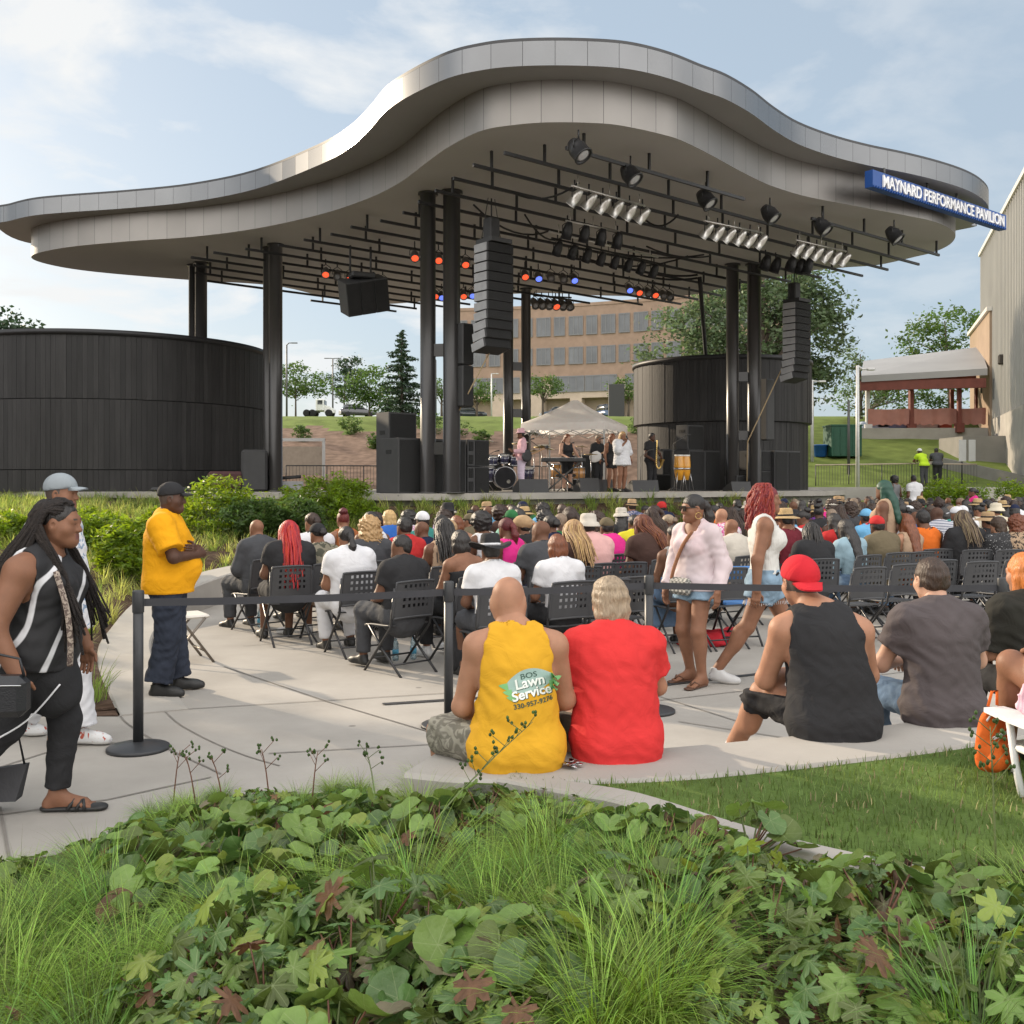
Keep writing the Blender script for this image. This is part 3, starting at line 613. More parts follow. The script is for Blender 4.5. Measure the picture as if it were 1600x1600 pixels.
# unseen trees added beyond the left edge of view to shade the foreground
for k, (x, y, hh) in enumerate(((-12.2, 10.6, 5.6), (-15.0, 14.6, 7.4), (-10.5, 6.6, 4.6), (-19.5, 17.5, 9.0), (-15.5, 9.6, 7.4), (-8.5, 3.6, 4.2), (-12.9, 12.8, 6.9), (-9.6, 8.4, 5.6))):
    tree('added_shade_tree', 'shade tree beside the path beyond the left edge of the picture', (x, y, 0), [((0, 0, hh*.72), (2.3, 2.3, hh*.30)), ((1.1, .6, hh*.5), (1.9, 1.9, hh*.26)), ((-1, -.5, hh*.5), (1.9, 1.9, hh*.26))], 150, 26, .4, .34, LEAF_MID, .16, group='shade trees beside the path')
def pole(name, lab, px, Y, h, r, m, heads, cat='lamp post', z=None):
    x, y, zz = gpos(px, Y); root = empty(name, lab, cat, (x, y, zz)); MB().tube([(0, 0, -.3), (0, 0, h*.5), (0, 0, h)], [r, r*.9, r*.75], 10).build('pole', m, root)
    b = MB()
    for dx, dz, L in heads: b.tube([(0, 0, h), (dx*.5, 0, h+dz), (dx, 0, h+dz)], r*.5, 6); b.bbox((dx+L/2*(1 if dx > 0 else -1), 0, h+dz), (L, .22, .09), b=.02)
    b.build('lamp_head', m, root); return root
GALV = mat('galvanised_pole', (.52, .52, .51), rough=.45, metal=.3); DKP = mat('dark_pole', (.06, .06, .058), rough=.5)
pole('lamp_post', 'curved dark lamp post on the bank by the left columns', 448, 100, 7.0, .10, DKP, [(.45, .2, .6)])
pole('lamp_post', 'thin dark lamp post with flat double head over the car park', 520, 132, 7.6, .11, DKP, [(.5, .05, .6), (-.5, .05, .6)])
pole('lamp_post', 'tall pale light pole in front of the loading canopy', 1340, 42, 5.3, .085, GALV, [(.4, -.15, .3)])
pole('lamp_post', 'pale double headed lamp post left of the green shed', 1269, 50, 3.95, .085, GALV, [(.3, -.05, .35), (-.3, -.05, .35)])
pole('lamp_post', 'dark bare post in front of the green shed', 1326, 47, 3.4, .07, DKP, [])
pole('lamp_post', 'hooked lamp post between the front left columns', 681, 115, 6.4, .1, DKP, [(-.8, .6, .5)])
pole('lamp_post', 'short grey lamp with two globes before the office', 768, 110, 4.6, .09, GALV, [(.45, 0, .3)])
x, y, z = gpos(1316, 51); root = empty('storage_shed', 'dark green metal storage container on the bank', 'shed', (x, y, z)); GRN = mat('green_container', (.012, .07, .04), rough=.6)
MB().bbox((0, 0, .75), (1.5, 1.4, 1.5), b=.03).build('body', GRN, root); MB().bbox((0, 0, 1.53), (1.56, 1.46, .08)).build('lid', GRN, root); d = MB()
for k in range(5): d.box((-.6+.3*k, -.715, .75), (.06, .05, 1.3))
d.build('rib', GRN, root)
x, y, z = gpos(1282, 51); root = empty('blue_bin', 'bright blue plastic bin beside the green shed', 'bin', (x, y, z)); BLU = mat('blue_plastic', (.02, .12, .42), rough=.5)
MB().lathe([(.28, 0), (.34, .55), (.37, .55), (.37, .6), (.32, .6), (.3, .1)], 16).build('body', BLU, root)
# truck and cars at the top of the bank
TYRE = mat('tyre_rubber', (.02, .02, .02), rough=.9); CARGL = mat('car_glass', (.03, .035, .04), rough=.1, spec=.8); CHROME = mat('chrome', (.6, .6, .6), rough=.2, metal=1)
def loft(mb, secs, mi=0, smooth=True):
    b = len(mb.v); n = len(secs[0])
    for s_ in secs: mb.v += [tuple(p) for p in s_]
    for k in range(len(secs)-1):
        for j in range(n): mb.f.append([b+k*n+j, b+k*n+(j+1) % n, b+(k+1)*n+(j+1) % n, b+(k+1)*n+j]); mb.m.append(mi); mb.sm.append(smooth)
    mb.f.append([b+j for j in range(n)][::-1]); mb.f.append([b+(len(secs)-1)*n+j for j in range(n)]); mb.m += [mi]*2; mb.sm += [False]*2
def car(name, lab, px, Y, col, rz=0, L=4.5, Hh=1.55, cat='car'):
    x, y, z = gpos(px, Y); root = empty(name, lab, cat, (x, y, z), rz, None); pm = mat('paint_%d' % px, col, rough=.25, coat=.6, var=.02)
    h = L/2; w = .88; body = [(-h, .35, .75), (-h*.96, .3, .95), (-h*.55, .28, 1.0), (h*.35, .26, .95), (h*.8, .28, .85), (h, .35, .6)]
    def sec(x, z0, z1, ww): return [(x, -ww, z0), (x, ww, z0), (x, ww, (z0+z1)/2), (x, ww*.93, z1), (x, -ww*.93, z1), (x, -ww, (z0+z1)/2)]
    b = MB(); loft(b, [sec(*s_, w) for s_ in body]); b.build('body', pm, root)
    b = MB(); loft(b, [sec(-h*.9, .93, .98, w*.85), sec(-h*.72, .95, Hh-.05, w*.78), sec(-h*.1, .97, Hh, w*.78), sec(h*.18, .97, Hh-.1, w*.78), sec(h*.42, .93, .97, w*.88)]); b.build('cabin', CARGL, root)
    b = MB(); b.bbox((-h*.28, 0, Hh), (L*.4, w*1.5, .05), b=.02); b.build('roof', pm, root)
    for sx in (-.62, .62):
        for sy in (-1, 1):
            M = Matrix.Rotation(pi/2, 3, 'X'); wl_ = MB().lathe([(.2, -.1), (.33, -.1), (.34, 0), (.33, .1), (.2, .1)], 18, (sx*h, sy*w*.92, .33), M).build('wheel', TYRE, root); MB().lathe([(0, -.06), (.2, -.06), (.2, .06), (0, .06)], 12, (sx*h, sy*w*.93, .33), M).build('rim', CHROME, wl_)
    for sy in (-1, 1): MB().bbox((h*.955, sy*.6, .68), (.1, .3, .14), b=.03).build('headlight', mat('lamp_glass', (.6, .6, .58), rough=.2), root)
    return root
car('parked_car', 'dark grey estate car parked on top of the bank', 559, 128, (.06, .06, .065), .35)
car('parked_car', 'silver blue car parked in front of the office building', 868, 142, (.10, .13, .17), pi+.3, 4.3)
car('parked_car', 'dark blue pickup half hidden behind the white tent', 942, 142, (.05, .10, .2), pi/2+.4, 4.8, 1.8)
car('parked_car', 'dark car seen low beside the paired columns', 735, 140, (.04, .05, .06), .05)
x, y, z = gpos(503, 126); root = empty('white_truck', 'white truck tractor parked on top of the bank', 'truck', (x, y, z)); WP = mat('truck_white', (.75, .75, .73), rough=.35)
MB().bbox((-.1, 0, 1.45), (1.0, 2.0, 1.5), b=.12).build('cab', WP, root); b = MB(); loft(b, [[(.4, -.8, .5), (.4, .8, .5), (.4, .8, 1.5), (.4, -.8, 1.5)], [(1.3, -.75, .5), (1.3, .75, .5), (1.3, .7, 1.15), (1.3, -.7, 1.15)], [(1.6, -.6, .5), (1.6, .6, .5), (1.6, .6, .9), (1.6, -.6, .9)]], smooth=False); b.build('bonnet', WP, root)
MB().bbox((.42, 0, 1.75), (.06, 1.6, .55), b=.02).bbox((-.05, -1.01, 1.75), (.6, .04, .5), b=.01).build('windscreen', CARGL, root); MB().bbox((-1.2, 0, .65), (1.8, 1.0, .25)).build('chassis', DKP, root)
for sx in (1.0, -1.0, -1.7):
    for sy in (-1, 1): MB().lathe([(.2, -.14), (.45, -.14), (.45, .14), (.2, .14)], 16, (sx, sy*.85, .45), Matrix.Rotation(pi/2, 3, 'X')).build('wheel', TYRE, root)
# railings
IRON = mat('black_railing', (.03, .03, .03), rough=.5); TIMB = mat('pale_rail', (.42, .34, .27), rough=.7)
def railing(lab, pts, h=1.0, step=.14, top=IRON, m=IRON, grp=None, infill=True, drop=None):
    root = empty('railing', lab, 'railing', (0, 0, 0), 0, grp); pts = [Vector(p) for p in pts]; b = MB(); r = MB(); q = MB()
    for a, e in zip(pts[:-1], pts[1:]):
        L = (e-a).length; r.tube([a+Vector((0, 0, h)), e+Vector((0, 0, h))], .03, 6); b.tube([a+Vector((0, 0, .12)), e+Vector((0, 0, .12))], .014, 5)
        k = max(int(L/step), 1)
        for i_ in range(k+1):
            p = a.lerp(e, i_/k)
            if infill: b.tube([p+Vector((0, 0, .12)), p+Vector((0, 0, h))], .008, 4, caps=False)
            if i_ % 12 == 0: q.tube([p, p+Vector((0, 0, h))], .025, 5)
    r.build('top_rail', top, root); b.build('balusters', m, root); q.build('post', m, root)
railing('dark railing behind the stage left of the speaker stack', [(-9.6, 43.5, STZ), (-6.4, 44.2, STZ), (-3.6, 44.6, STZ)])
railing('dark railing behind the band and the white tent', [(-1.8, 45.0, STZ), (1.2, 45.2, STZ), (4.4, 44.6, STZ)])
zz = gz(14, 44)
railing('long mesh railing along the foot of the grass bank', [(13.2, 44.5, gz(13.2, 44.5)-.2), (17.5, 44.8, gz(17.5, 44.8)-.2), (20.2, 44.5, gz(20.2, 44.5)-.2)], 1.1, .12, TIMB, IRON)
railing('orange brown stair handrail climbing the bank beside the right drum', [(12.8, 45.0, 1.6), (11.9, 49.5, 3.0), (11.3, 53, 3.9)], .9, 1.2, mat('rust_rail', (.36, .17, .08), rough=.6), mat('rust_rail', (.36, .17, .08)), None, False)
railing('dark railing beside the path at the right edge of the picture', [(22.2, 43.2, 1.5), (23.5, 44.2, 1.7), (25.5, 44.6, 1.9)], 1.0, .12)
o = MB().box((14.5, 38.8, 1.35), (9, .3, .5), .05).build('low_wall', CONCW); tag(o, 'long pale low wall at the back of the crowd right of the stage', 'wall')
mb = MB()
for k in range(8): mb.box((12.4-.12*k, 45.4+.9*k*.5, 1.5+.16*k), (1.8, .5, .16), .1)
tag(mb.build('steps', CONCD), 'concrete steps up the bank beside the right drum', 'steps')
root = empty('sign_board', 'blank white notice board on a post on the grass bank', 'sign', gpos(1503, 45)); MB().tube([(0, 0, -.3), (0, 0, 1.9)], .04, 8).build('post', DKP, root); MB().bbox((0, -.06, 1.45), (.32, .04, .95), b=.01).bbox((.42, -.06, 1.45), (.3, .04, .95), b=.01).build('board', WHITE, root)
# mural pier by the office
x, y, z = gpos(963, 125); o = MB().bbox((x, y, z+1.9), (1.9, .9, 4.2), b=.04).build('painted_pier', panel_mat('patchwork_paint', (.5, .22, .2), .23, 0, .7)); tag(o, 'square pier painted in red and white patches behind the tent', 'pier')
# site hoarding behind left columns
root = empty('site_shelter', 'white framed tan shelter behind the stage at the left', 'shelter', (-9.5, 46, 1.9)); MB().box((0, 0, .85), (2.0, .06, 1.3)).build('panel', mat('tan_mesh', (.36, .30, .24), rough=.9), root)
b = MB()
for xx in (-1.05, 1.05): b.box((xx, -.05, .9), (.12, .12, 1.9))
b.box((0, -.05, 1.8), (2.22, .14, .14)); b.build('frame', WHITE, root)
# ------------------------------------------------------------------ the pavilion roof
ZC, ZS, ZT = 8.86, 9.70, 10.17
DRUMPX = [(49, 400), (100, 387), (200, 377), (300, 370), (400, 357), (500, 335), (575, 310), (625, 285), (665, 255), (700, 230), (750, 205), (800, 195.5), (862, 191), (944, 193), (991, 200), (1031, 209), (1064, 219), (1109, 241), (1147, 262), (1184, 281), (1210, 292), (1256, 306), (1316, 318), (1375, 329), (1423, 338), (1459, 346), (1482, 356), (1493, 368), (1484, 382), (1459, 394), (1431, 401), (1372, 414), (1319, 418), (1262, 424), (1150, 445), (1069, 462), (950, 462), (831, 458), (690, 468), (650, 472), (600, 475), (550, 472), (500, 462), (425, 446), (290, 437), (150, 425), (75, 413)]
BRIMPX = [(-6, 352), (15, 345), (50, 337), (100, 332), (200, 325), (300, 315), (400, 295), (500, 257), (548, 230), (580, 200), (605, 172), (645, 147), (700, 122), (750, 110), (800, 104), (870, 102), (950, 104.5), (1000, 111), (1050, 124), (1095, 141), (1134, 155), (1175, 178), (1209, 203), (1247, 225), (1300, 244), (1355, 258), (1411, 269), (1462, 281), (1504, 294), (1530, 307), (1544, 322), (1541, 338), (1518, 351), (1490, 361)]
DR = spline([PZ(x, y, ZC) for x, y in DRUMPX], 5, True)
BR0 = [PZ(x, y, ZS) for x, y in BRIMPX]
back = []
cen = sum((p for p in DR), Vector())/len(DR)
for k in list(range(32, len(DRUMPX))):
    p = PZ(*DRUMPX[k], ZC); d = (p-cen); d.z = 0
    if k > 33: back.append(Vector((p.x, p.y, ZS))+d.normalized()*1.1)
BR = spline(BR0+back, 5, True)
ZINC = panel_mat('zinc_fascia', (.195, .198, .202), .62, .8, .28, tone=.05, rv=.05, seam=.01)
ZINC2 = panel_mat('zinc_drum', (.25, .235, .218), .62, .75, .42, tone=.05, rv=.05, seam=.009)
SOFF = mat('soffit_plaster', (.36, .355, .345), rough=.55, metal=.35, var=.05, vs=.5)
CEIL = mat('ceiling_board', (.50, .485, .46), rough=.7, var=.06, vs=.4)
roof = empty('pavilion_roof', 'sweeping silver grey curved canopy roof over the stage', 'roof', (0, 0, 0))
def w(p, z): return (p.x, p.y, z)
mb = MB(); strip_uv(mb, [w(p, ZS) for p in BR], [w(p, ZT) for p in BR]); mb.build('fascia', ZINC, roof)
mb = MB(); strip_uv(mb, [w(p, ZT+.003) for p in BR], [w(p, ZT+.06) for p in BR]); cap_uv(mb, BR, ZT+.06); mb.build('roof_edge', mat('roof_edge_dark', (.06, .06, .062), rough=.5, metal=.5), roof)
mb = MB(); cap_uv(mb, BR, ZS, True); mb.build('soffit', SOFF, roof)
mb = MB(); strip_uv(mb, [w(p, ZC) for p in DR], [w(p, ZS) for p in DR]); mb.build('drum_fascia', ZINC2, roof)
mb = MB(); cap_uv(mb, DR, ZC, True); mb.build('ceiling', CEIL, roof)
# columns: round steel tubes in tied pairs
STEEL = mat('black_steel_column', (.038, .036, .035), rough=.33, metal=.2, var=.08, vs=2, spec=.6)
def colpair(lab, a, b, ra, rb, ties):
    root = empty('column_pair', lab, 'columns', (0, 0, 0))
    for (x, y), r in ((a, ra), (b, rb)):
        MB().lathe([(r*1.5, STZ), (r*1.5, STZ+.04), (r, STZ+.04), (r, ZC-.05), (r*1.3, ZC-.05), (r*1.3, ZC)], 28, (x, y, 0)).build('column', STEEL, root)
    t = MB(); va, vb = Vector((*a, 0)), Vector((*b, 0)); d = (vb-va)
    for z in ties: t.box((*((va+vb)/2).xy, z), (d.length-ra*.8, .13, .3), atan2(d.y, d.x))
    t.build('tie_beam', STEEL, root)
colpair('paired black columns carrying the front left of the roof', (-2.06, 25.1), (-1.47, 24.95), .19, .21, [2.6, 5.0])
colpair('paired black columns carrying the roof at the right of the stage', (7.16, 33.25), (7.85, 33.2), .2, .22, [5.2, 3.3])
colpair('paired black columns at the back of the stage before the office', (-.14, 37.2), (.51, 37.4), .185, .175, [4.3, 6.0, 2.6])
colpair('paired black columns rising behind the large timber drum', (-10.35, 33.4), (-10.02, 33.0), .19, .19, [8.0])
colpair('thick paired black columns just right of the large timber drum', (-7.32, 30.95), (-7.04, 30.5), .2, .2, [2.6, 7.0])
# rigging pipes under the ceiling
PIPE = mat('black_rigging_pipe', (.018, .018, .018), rough=.5)
dpoly = [(p.x, p.y) for p in DR]; pipes = empty('rigging_pipes', 'parallel black rigging pipes hung under the pavilion ceiling', 'rigging', (0, 0, 0))
npp = 0
for k in range(20):
    n_ = 15.0+1.03*k; uu = np.arange(-12, 32, .25); ok = [UN(u, n_).x/UN(u, n_).y > -.315 and inside(dpoly, *UN(u, n_).xy) and inside(dpoly, *UN(u-.35, n_).xy) and inside(dpoly, *UN(u+.5, n_).xy) and inside(dpoly, *UN(u, n_-.3).xy) and inside(dpoly, *UN(u, n_+.5).xy) for u in uu]
    i_ = 0
    while i_ < len(uu):
        if ok[i_]:
            j = i_
            while j+1 < len(uu) and ok[j+1]: j += 1
            if j-i_ > 10:
                b = MB(); c = UN((uu[i_]+uu[j])/2, n_, 8.46); b.box(c, (uu[j]-uu[i_], .055, .07), atan2(U.y, U.x))
                u = uu[i_]+.5+(k % 2)*.6
                while u < uu[j]: b.box(UN(u, n_, 8.68), (.05, .05, .36), atan2(U.y, U.x)); u += 1.95
                b.build('pipe', PIPE, pipes); npp += 1
            i_ = j+1
        else: i_ += 1
# loose cables looping between the pipes
CAB = mat('black_cable', (.012, .012, .012), rough=.6)
for k, (a, e, sag) in enumerate((((800, 300), (905, 285), .25), ((905, 400), (1075, 400), .3), ((1010, 385), (1110, 400), .15), ((1060, 335), (1010, 345), .2), ((820, 335), (880, 370), .3), ((1000, 430), (1090, 435), .1), ((740, 320), (860, 360), .35), ((960, 395), (1100, 398), .12), ((1020, 425), (1090, 430), .08))):
    A_, B_ = PZ(*a, 8.38), PZ(*e, 8.38); pts = [A_.lerp(B_, t/8)-Vector((0, 0, sag*4*(t/8)*(1-t/8))) for t in range(9)]
    b = MB(); b.tube(pts, .025, 5)
    if k in (5, 8): b.tube([p+Vector((0, .05, .03)) for p in pts], .025, 5)
    tag(b.build('cable', CAB), 'black power cable sagging between the ceiling pipes', 'cable', 'cables looping under the ceiling')
q = PZ(1093, 433, 8.3); tag(MB().tube([q, q+Vector((.03, 0, -.3)), Vector((7.3, 38.6, 6.6)), Vector((7.3, 38.6, 6.3))], .07, 8).build('cable', CAB), 'thick black cable bundle dropping to the right timber drum', 'cable')
# lighting fixtures
def lens(key, c, e): return mat('lens_'+key, c, rough=.15, emit=e, var=.0)
CANS = mat('polished_can', (.62, .60, .56), rough=.35, metal=.85); CANB = mat('black_can', (.02, .02, .021), rough=.45)
LN = {'dark': mat('lens_glass', (.25, .25, .26), rough=.12, spec=.8), 'warm': lens('warm', (1, .66, .40), .8), 'red': lens('red', (1, .10, .035), .6), 'blue': lens('blue', (.14, .22, 1), .6), 'amber': mat('lens_amber', (.5, .2, .05), rough=.2), 'pale': mat('lens_pale', (.5, .5, .5), rough=.1)}
def fixture(lab, group, pos, aim, m, ln, L=.36, r=.10, cat='stage light', name='par_can'):
    """a can lamp hung by its yoke from pos, pointing along aim"""
    aim = Vector(aim).normalized(); Rm = aim.to_track_quat('Z', 'Y').to_matrix(); pos = Vector(pos); root = empty(name, lab, cat, pos, 0, group)
    c = Vector((0, 0, -.26)); b = MB(); b.lathe([(.03, -L*.62), (r*.55, -L*.6), (r*.8, -L*.35), (r, -L*.1), (r, L*.42), (r*1.08, L*.42), (r*1.08, L*.47), (r*.86, L*.47), (r*.86, L*.38)], 16, c, Rm, 0); b.build('can', m, root)
    MB().lathe([(0, L*.425), (r*.5, L*.42), (r*.85, L*.40)], 16, c, Rm).build('lens', LN[ln], root)
    s = aim.cross(Vector((0, 0, 1))); s = s.normalized() if s.length > .1 else Vector((1, 0, 0))
    y = MB(); y.tube([c+s*(r+.02), c+s*(r+.02)+Vector((0, 0, .14)), Vector((0, 0, -.02)), c-s*(r+.02)+Vector((0, 0, .14)), c-s*(r+.02)], .012, 5); y.tube([(0, 0, -.03), (0, 0, .14)], .02, 6); y.build('yoke', CANB, root)
    return root
def bar(lab, a, b_, z, up=.5):
    A_, B_ = PZ(*a, z), PZ(*b_, z); m = MB(); m.tube([A_, B_], .028, 6)
    for t in (.08, .5, .92): m.tube([A_.lerp(B_, t), A_.lerp(B_, t)+Vector((0, 0, up))], .012, 4)
    tag(m.build('lighting_bar', CANS if 'silver' in lab else PIPE), lab, 'lighting bar'); return A_, B_
STG = Vector((-.62, .35, -.75))
for lab, a, e, z, ms, ln in (('silver bar carrying the front row of six bright cans', (893, 290), (1008, 322), 8.22, CANS, ['dark', 'dark', 'warm', 'dark', 'warm', 'warm']), ('silver bar carrying the middle row of six bright cans', (1100, 345), (1192, 364), 8.22, CANS, ['warm', 'warm', 'warm', 'dark', 'dark', 'warm']), ('silver bar carrying the right row of six bright cans', (1243, 375), (1322, 393), 8.22, CANS, ['warm', 'warm', 'dark', 'warm', 'warm', 'warm'])):
    A_, B_ = bar(lab, a, e, z, .25)
    w_ = 'front' if 'front' in lab else ('middle' if 'middle' in lab else 'right')
    for k in range(6): fixture('silver par can in the %s row of six under the roof' % w_, 'silver par cans in the %s row' % w_, A_.lerp(B_, .04+.184*k), STG+Vector((random.uniform(-.08, .08), 0, 0)), ms, ln[k], .38, .112)
A_, B_ = bar('black bar with four coloured cans below the front silver row', (884, 345), (968, 362), 8.2, .25)
for k, ln in enumerate(('red', 'amber', 'amber', 'dark')): fixture(['dark can with deep red gel', 'dark can with amber gel, left of two', 'dark can with amber gel, right of two', 'plain dark can'][k]+' below the front silver row', 'coloured cans below the front row', A_.lerp(B_, .03+.31*k), (-.2, .3, -.9), CANB, 'amber' if ln == 'red' else ln, .4, .13)
A_, B_ = bar('black bar with eight dark cans over mid stage', (862, 372), (1030, 412), 8.2, .25)
for k in range(8): fixture('dark stage can in the row of eight over mid stage', 'dark cans over mid stage', A_.lerp(B_, .05+.128*k), (-.3, .4, -.8), CANB, 'dark', .36, .12)
A_, B_ = bar('silver truss bar strung over mid stage with loose cables', (858, 362), (1028, 402), 8.2, .25)
for p_, ln in (((648, 385), 'red'), ((685, 389), 'red'), ((727, 396), 'red'), ((820, 416), 'red'), ((841, 419), 'blue'), ((860, 419), 'dark'), ((880, 421), 'dark'), ((897, 422), 'blue'), ((983, 438), 'blue'), ((998, 442), 'red'), ((1012, 444), 'dark'), ((1023, 446), 'red'), ((1036, 448), 'dark'), ((1046, 450), 'dark'), ((509, 412), 'red'), ((527, 416), 'dark'), ((546, 420), 'red'), ((598, 428), 'red'), ((680, 448), 'red'), ((690, 450), 'blue'), ((724, 448), 'red'), ((738, 447), 'blue')):
    lab = {'red': 'small stage can glowing orange red under the ceiling', 'blue': 'small stage can glowing blue under the ceiling', 'dark': 'small unlit stage can among the coloured ones'}[ln]
    fixture(lab, {'red': 'orange red lit cans', 'blue': 'blue lit cans', 'dark': 'small unlit cans'}[ln], PZ(*p_, 8.38), (.12, -.72, -.62), mat('grey_can', (.14, .13, .12), rough=.5), ln, .36, .12)
A_, B_ = bar('black bar with six small cans in front of the sky at the back', (833, 462), (893, 465), 8.3, .2)
for k, ln in enumerate(('pale', 'dark', 'dark', 'red', 'dark', 'dark')): fixture({'pale': 'pale round can at the left end of the back bar', 'dark': 'small grey can hanging on the back bar', 'red': 'can glowing red on the back bar'}[ln], 'cans on the back bar', A_.lerp(B_, .04+.18*k), (.2, -.6, -.6), mat('grey_can', (.14, .13, .12)), 'dark' if ln == 'pale' else ln, .4, .14)
for k, p_ in enumerate(((1196, 398), (1212, 402), (1236, 400), (1250, 404), (1262, 403))): fixture('dark can in the cluster above the right line array', 'dark cans above the right line array', PZ(*p_, 8.35), (-.3, .2, -.9), CANB, 'dark', .42, .15)
for p_ in ((904, 214), (985, 254), (1103, 294), (1203, 318), (1285, 338), (1397, 352)): fixture('black flood lamp clamped to the front rigging pipe', 'black flood lamps along the front pipe', PZ(*p_, 8.55), (.55, -.35, -.8), CANB, 'pale', .40, .19, 'flood light', 'flood_lamp')
# sign
sg = empty('pavilion_sign', 'long blue sign with white letters hung under the roof edge', 'sign', (0, 0, 0))
a, b_ = Vector((8.85, 25.4, 9.3)), Vector((14.25, 29.75, 9.3)); d = (b_-a); ang = atan2(d.y, d.x); L_ = d.length; c = (a+b_)/2
BLUE = mat('sign_blue', (.012, .065, .26), rough=.45, var=.04); MB().box((c.x, c.y, 9.3), (L_, .22, .42), ang).build('panel', BLUE, sg)
fin = MB(); k_ = 0
while k_ < 60:
    q = a.lerp(b_, k_/60); nn2 = Vector((d.y, -d.x, 0)).normalized(); fin.box((q.x+nn2.x*.13, q.y+nn2.y*.13, 9.095), (.03, .06, .05), ang); k_ += 1
fin.build('fin', BLUE, sg)
Vt, Ft = text_mesh('MAYNARD PERFORMANCE PAVILION', .40, .02, bold=.006)
wd = Vt[:, 0].max()-Vt[:, 0].min(); Vt[:, 0] = (Vt[:, 0]-Vt[:, 0].min())*(L_-.62)/wd; hgt = Vt[:, 1].max()
dn = d.normalized(); nn2 = Vector((d.y, -d.x, 0)).normalized(); o0 = a+dn*.42+nn2*.135
T = [(o0.x+dn.x*v[0]+nn2.x*v[2], o0.y+dn.y*v[0]+nn2.y*v[2], 9.3+(v[1]-hgt/2)*1.05) for v in Vt]
MB().add(T, Ft).build('lettering', mat('sign_white', (.8, .8, .8), rough=.5), sg)
h = MB()
for t in (.1, .4, .62): q = a.lerp(b_, t); h.tube([(q.x, q.y, 9.5), (q.x, q.y, 9.7)], .03, 6)
h.build('hanger', DKP, sg)

# ------------------------------------------------------------------ stage equipment
CAB_ = mat('speaker_cabinet', (.034, .034, .035), rough=.6, var=.12, vs=5); GRILL = mat('speaker_grille', (.010, .010, .010), rough=.75, bump=.8, bs=220); SIDE = mat('array_side_grey', (.30, .30, .305), rough=.55)
ANG = atan2(U.y, U.x)
def speaker(lab, uo, w_, dpt, h, group=None, z=STZ, name='speaker_cabinet', splits=1, horn=False):
    """box whose front faces the audience; uo = front left bottom corner on the stage"""
    root = empty(name, lab, 'speaker', (uo[0], uo[1], z), ANG, group); MB().bbox((w_/2, dpt/2, h/2), (w_, dpt, h), b=.015).build('cabinet', CAB_, root)
    for k in range(splits):
        if horn: MB().bbox((w_*.66, -.006, h*(k+.5)/splits), (w_*.62, .02, h/splits-.06), b=.004).build('grille', GRILL, root)
        else: MB().bbox((w_/2, -.006, h*(k+.5)/splits), (w_-.09, .03, h/splits-.09), b=.006).build('grille', GRILL, root)
    if horn:
        hm = MB()
        for k in range(splits*2): hm.bbox((w_*.16, -.008, h*(k+.5)/(splits*2)), (w_*.2, .02, h/(splits*2)-.1), b=.006)
        hm.build('horn', GRILL, root)
    f = MB()
    for s_ in (0, 1): f.box((s_*w_, dpt*.5, h*.75), (.012, .24, .1))
    f.build('handle', GRILL, root); return root
sp = Vector((-2.76, 24.85, 0))
for k in range(3): q = sp+U*(.70*k)+N*(.012*(k % 2)); speaker(['leftmost of three tall black subwoofers at the left stage edge', 'middle of three tall black subwoofers at the left stage edge', 'rightmost of three tall black subwoofers at the left stage edge'][k], q, .68, .85, 1.36, 'tall subwoofers at the left stage edge')
q = sp+U*2.13+N*.02; speaker('lower horn loaded box of the stack right of the left subwoofers', q, .72, .7, .68, None, STZ, horn=True); speaker('upper horn loaded box of the stack right of the left subwoofers', q, .72, .7, .68, None, STZ+.69, horn=True)
q = sp+U*.35+N*.95; speaker('big black case behind the left subwoofers', q, .85, .6, 2.05, None, STZ, 'road_case')
rp = Vector((5.72, 33.0, 0))
for k in range(2): q = rp+U*(.78*k); speaker(['left tall subwoofer beside the yellow congas', 'second tall subwoofer from the yellow congas'][k], q, .77, .8, 1.32, 'tall subwoofers at the right stage edge')
q = rp+U*.15+N*.2; speaker('pale edged speaker box on top of the right subwoofers', q, .8, .5, .82, None, STZ+1.33)
q = Vector((8.05, 33.7, 0)); speaker('lower horn loaded box right of the right columns', q, .8, .7, .66, None, STZ, horn=True); speaker('upper horn loaded box right of the right columns', q, .8, .7, .66, None, STZ+.67, horn=True)
q = Vector((8.75, 34.1, 0)); 
for k in range(2): speaker(['inner of two subwoofers at the far right stage end', 'outermost subwoofer at the far right stage end'][k], q+U*(.74*k), .73, .8, 1.34, 'subwoofers at the far right')
speaker('low amplifier case between the right columns', Vector((7.25, 33.0, 0)), .5, .5, .5, None, STZ, 'amplifier')
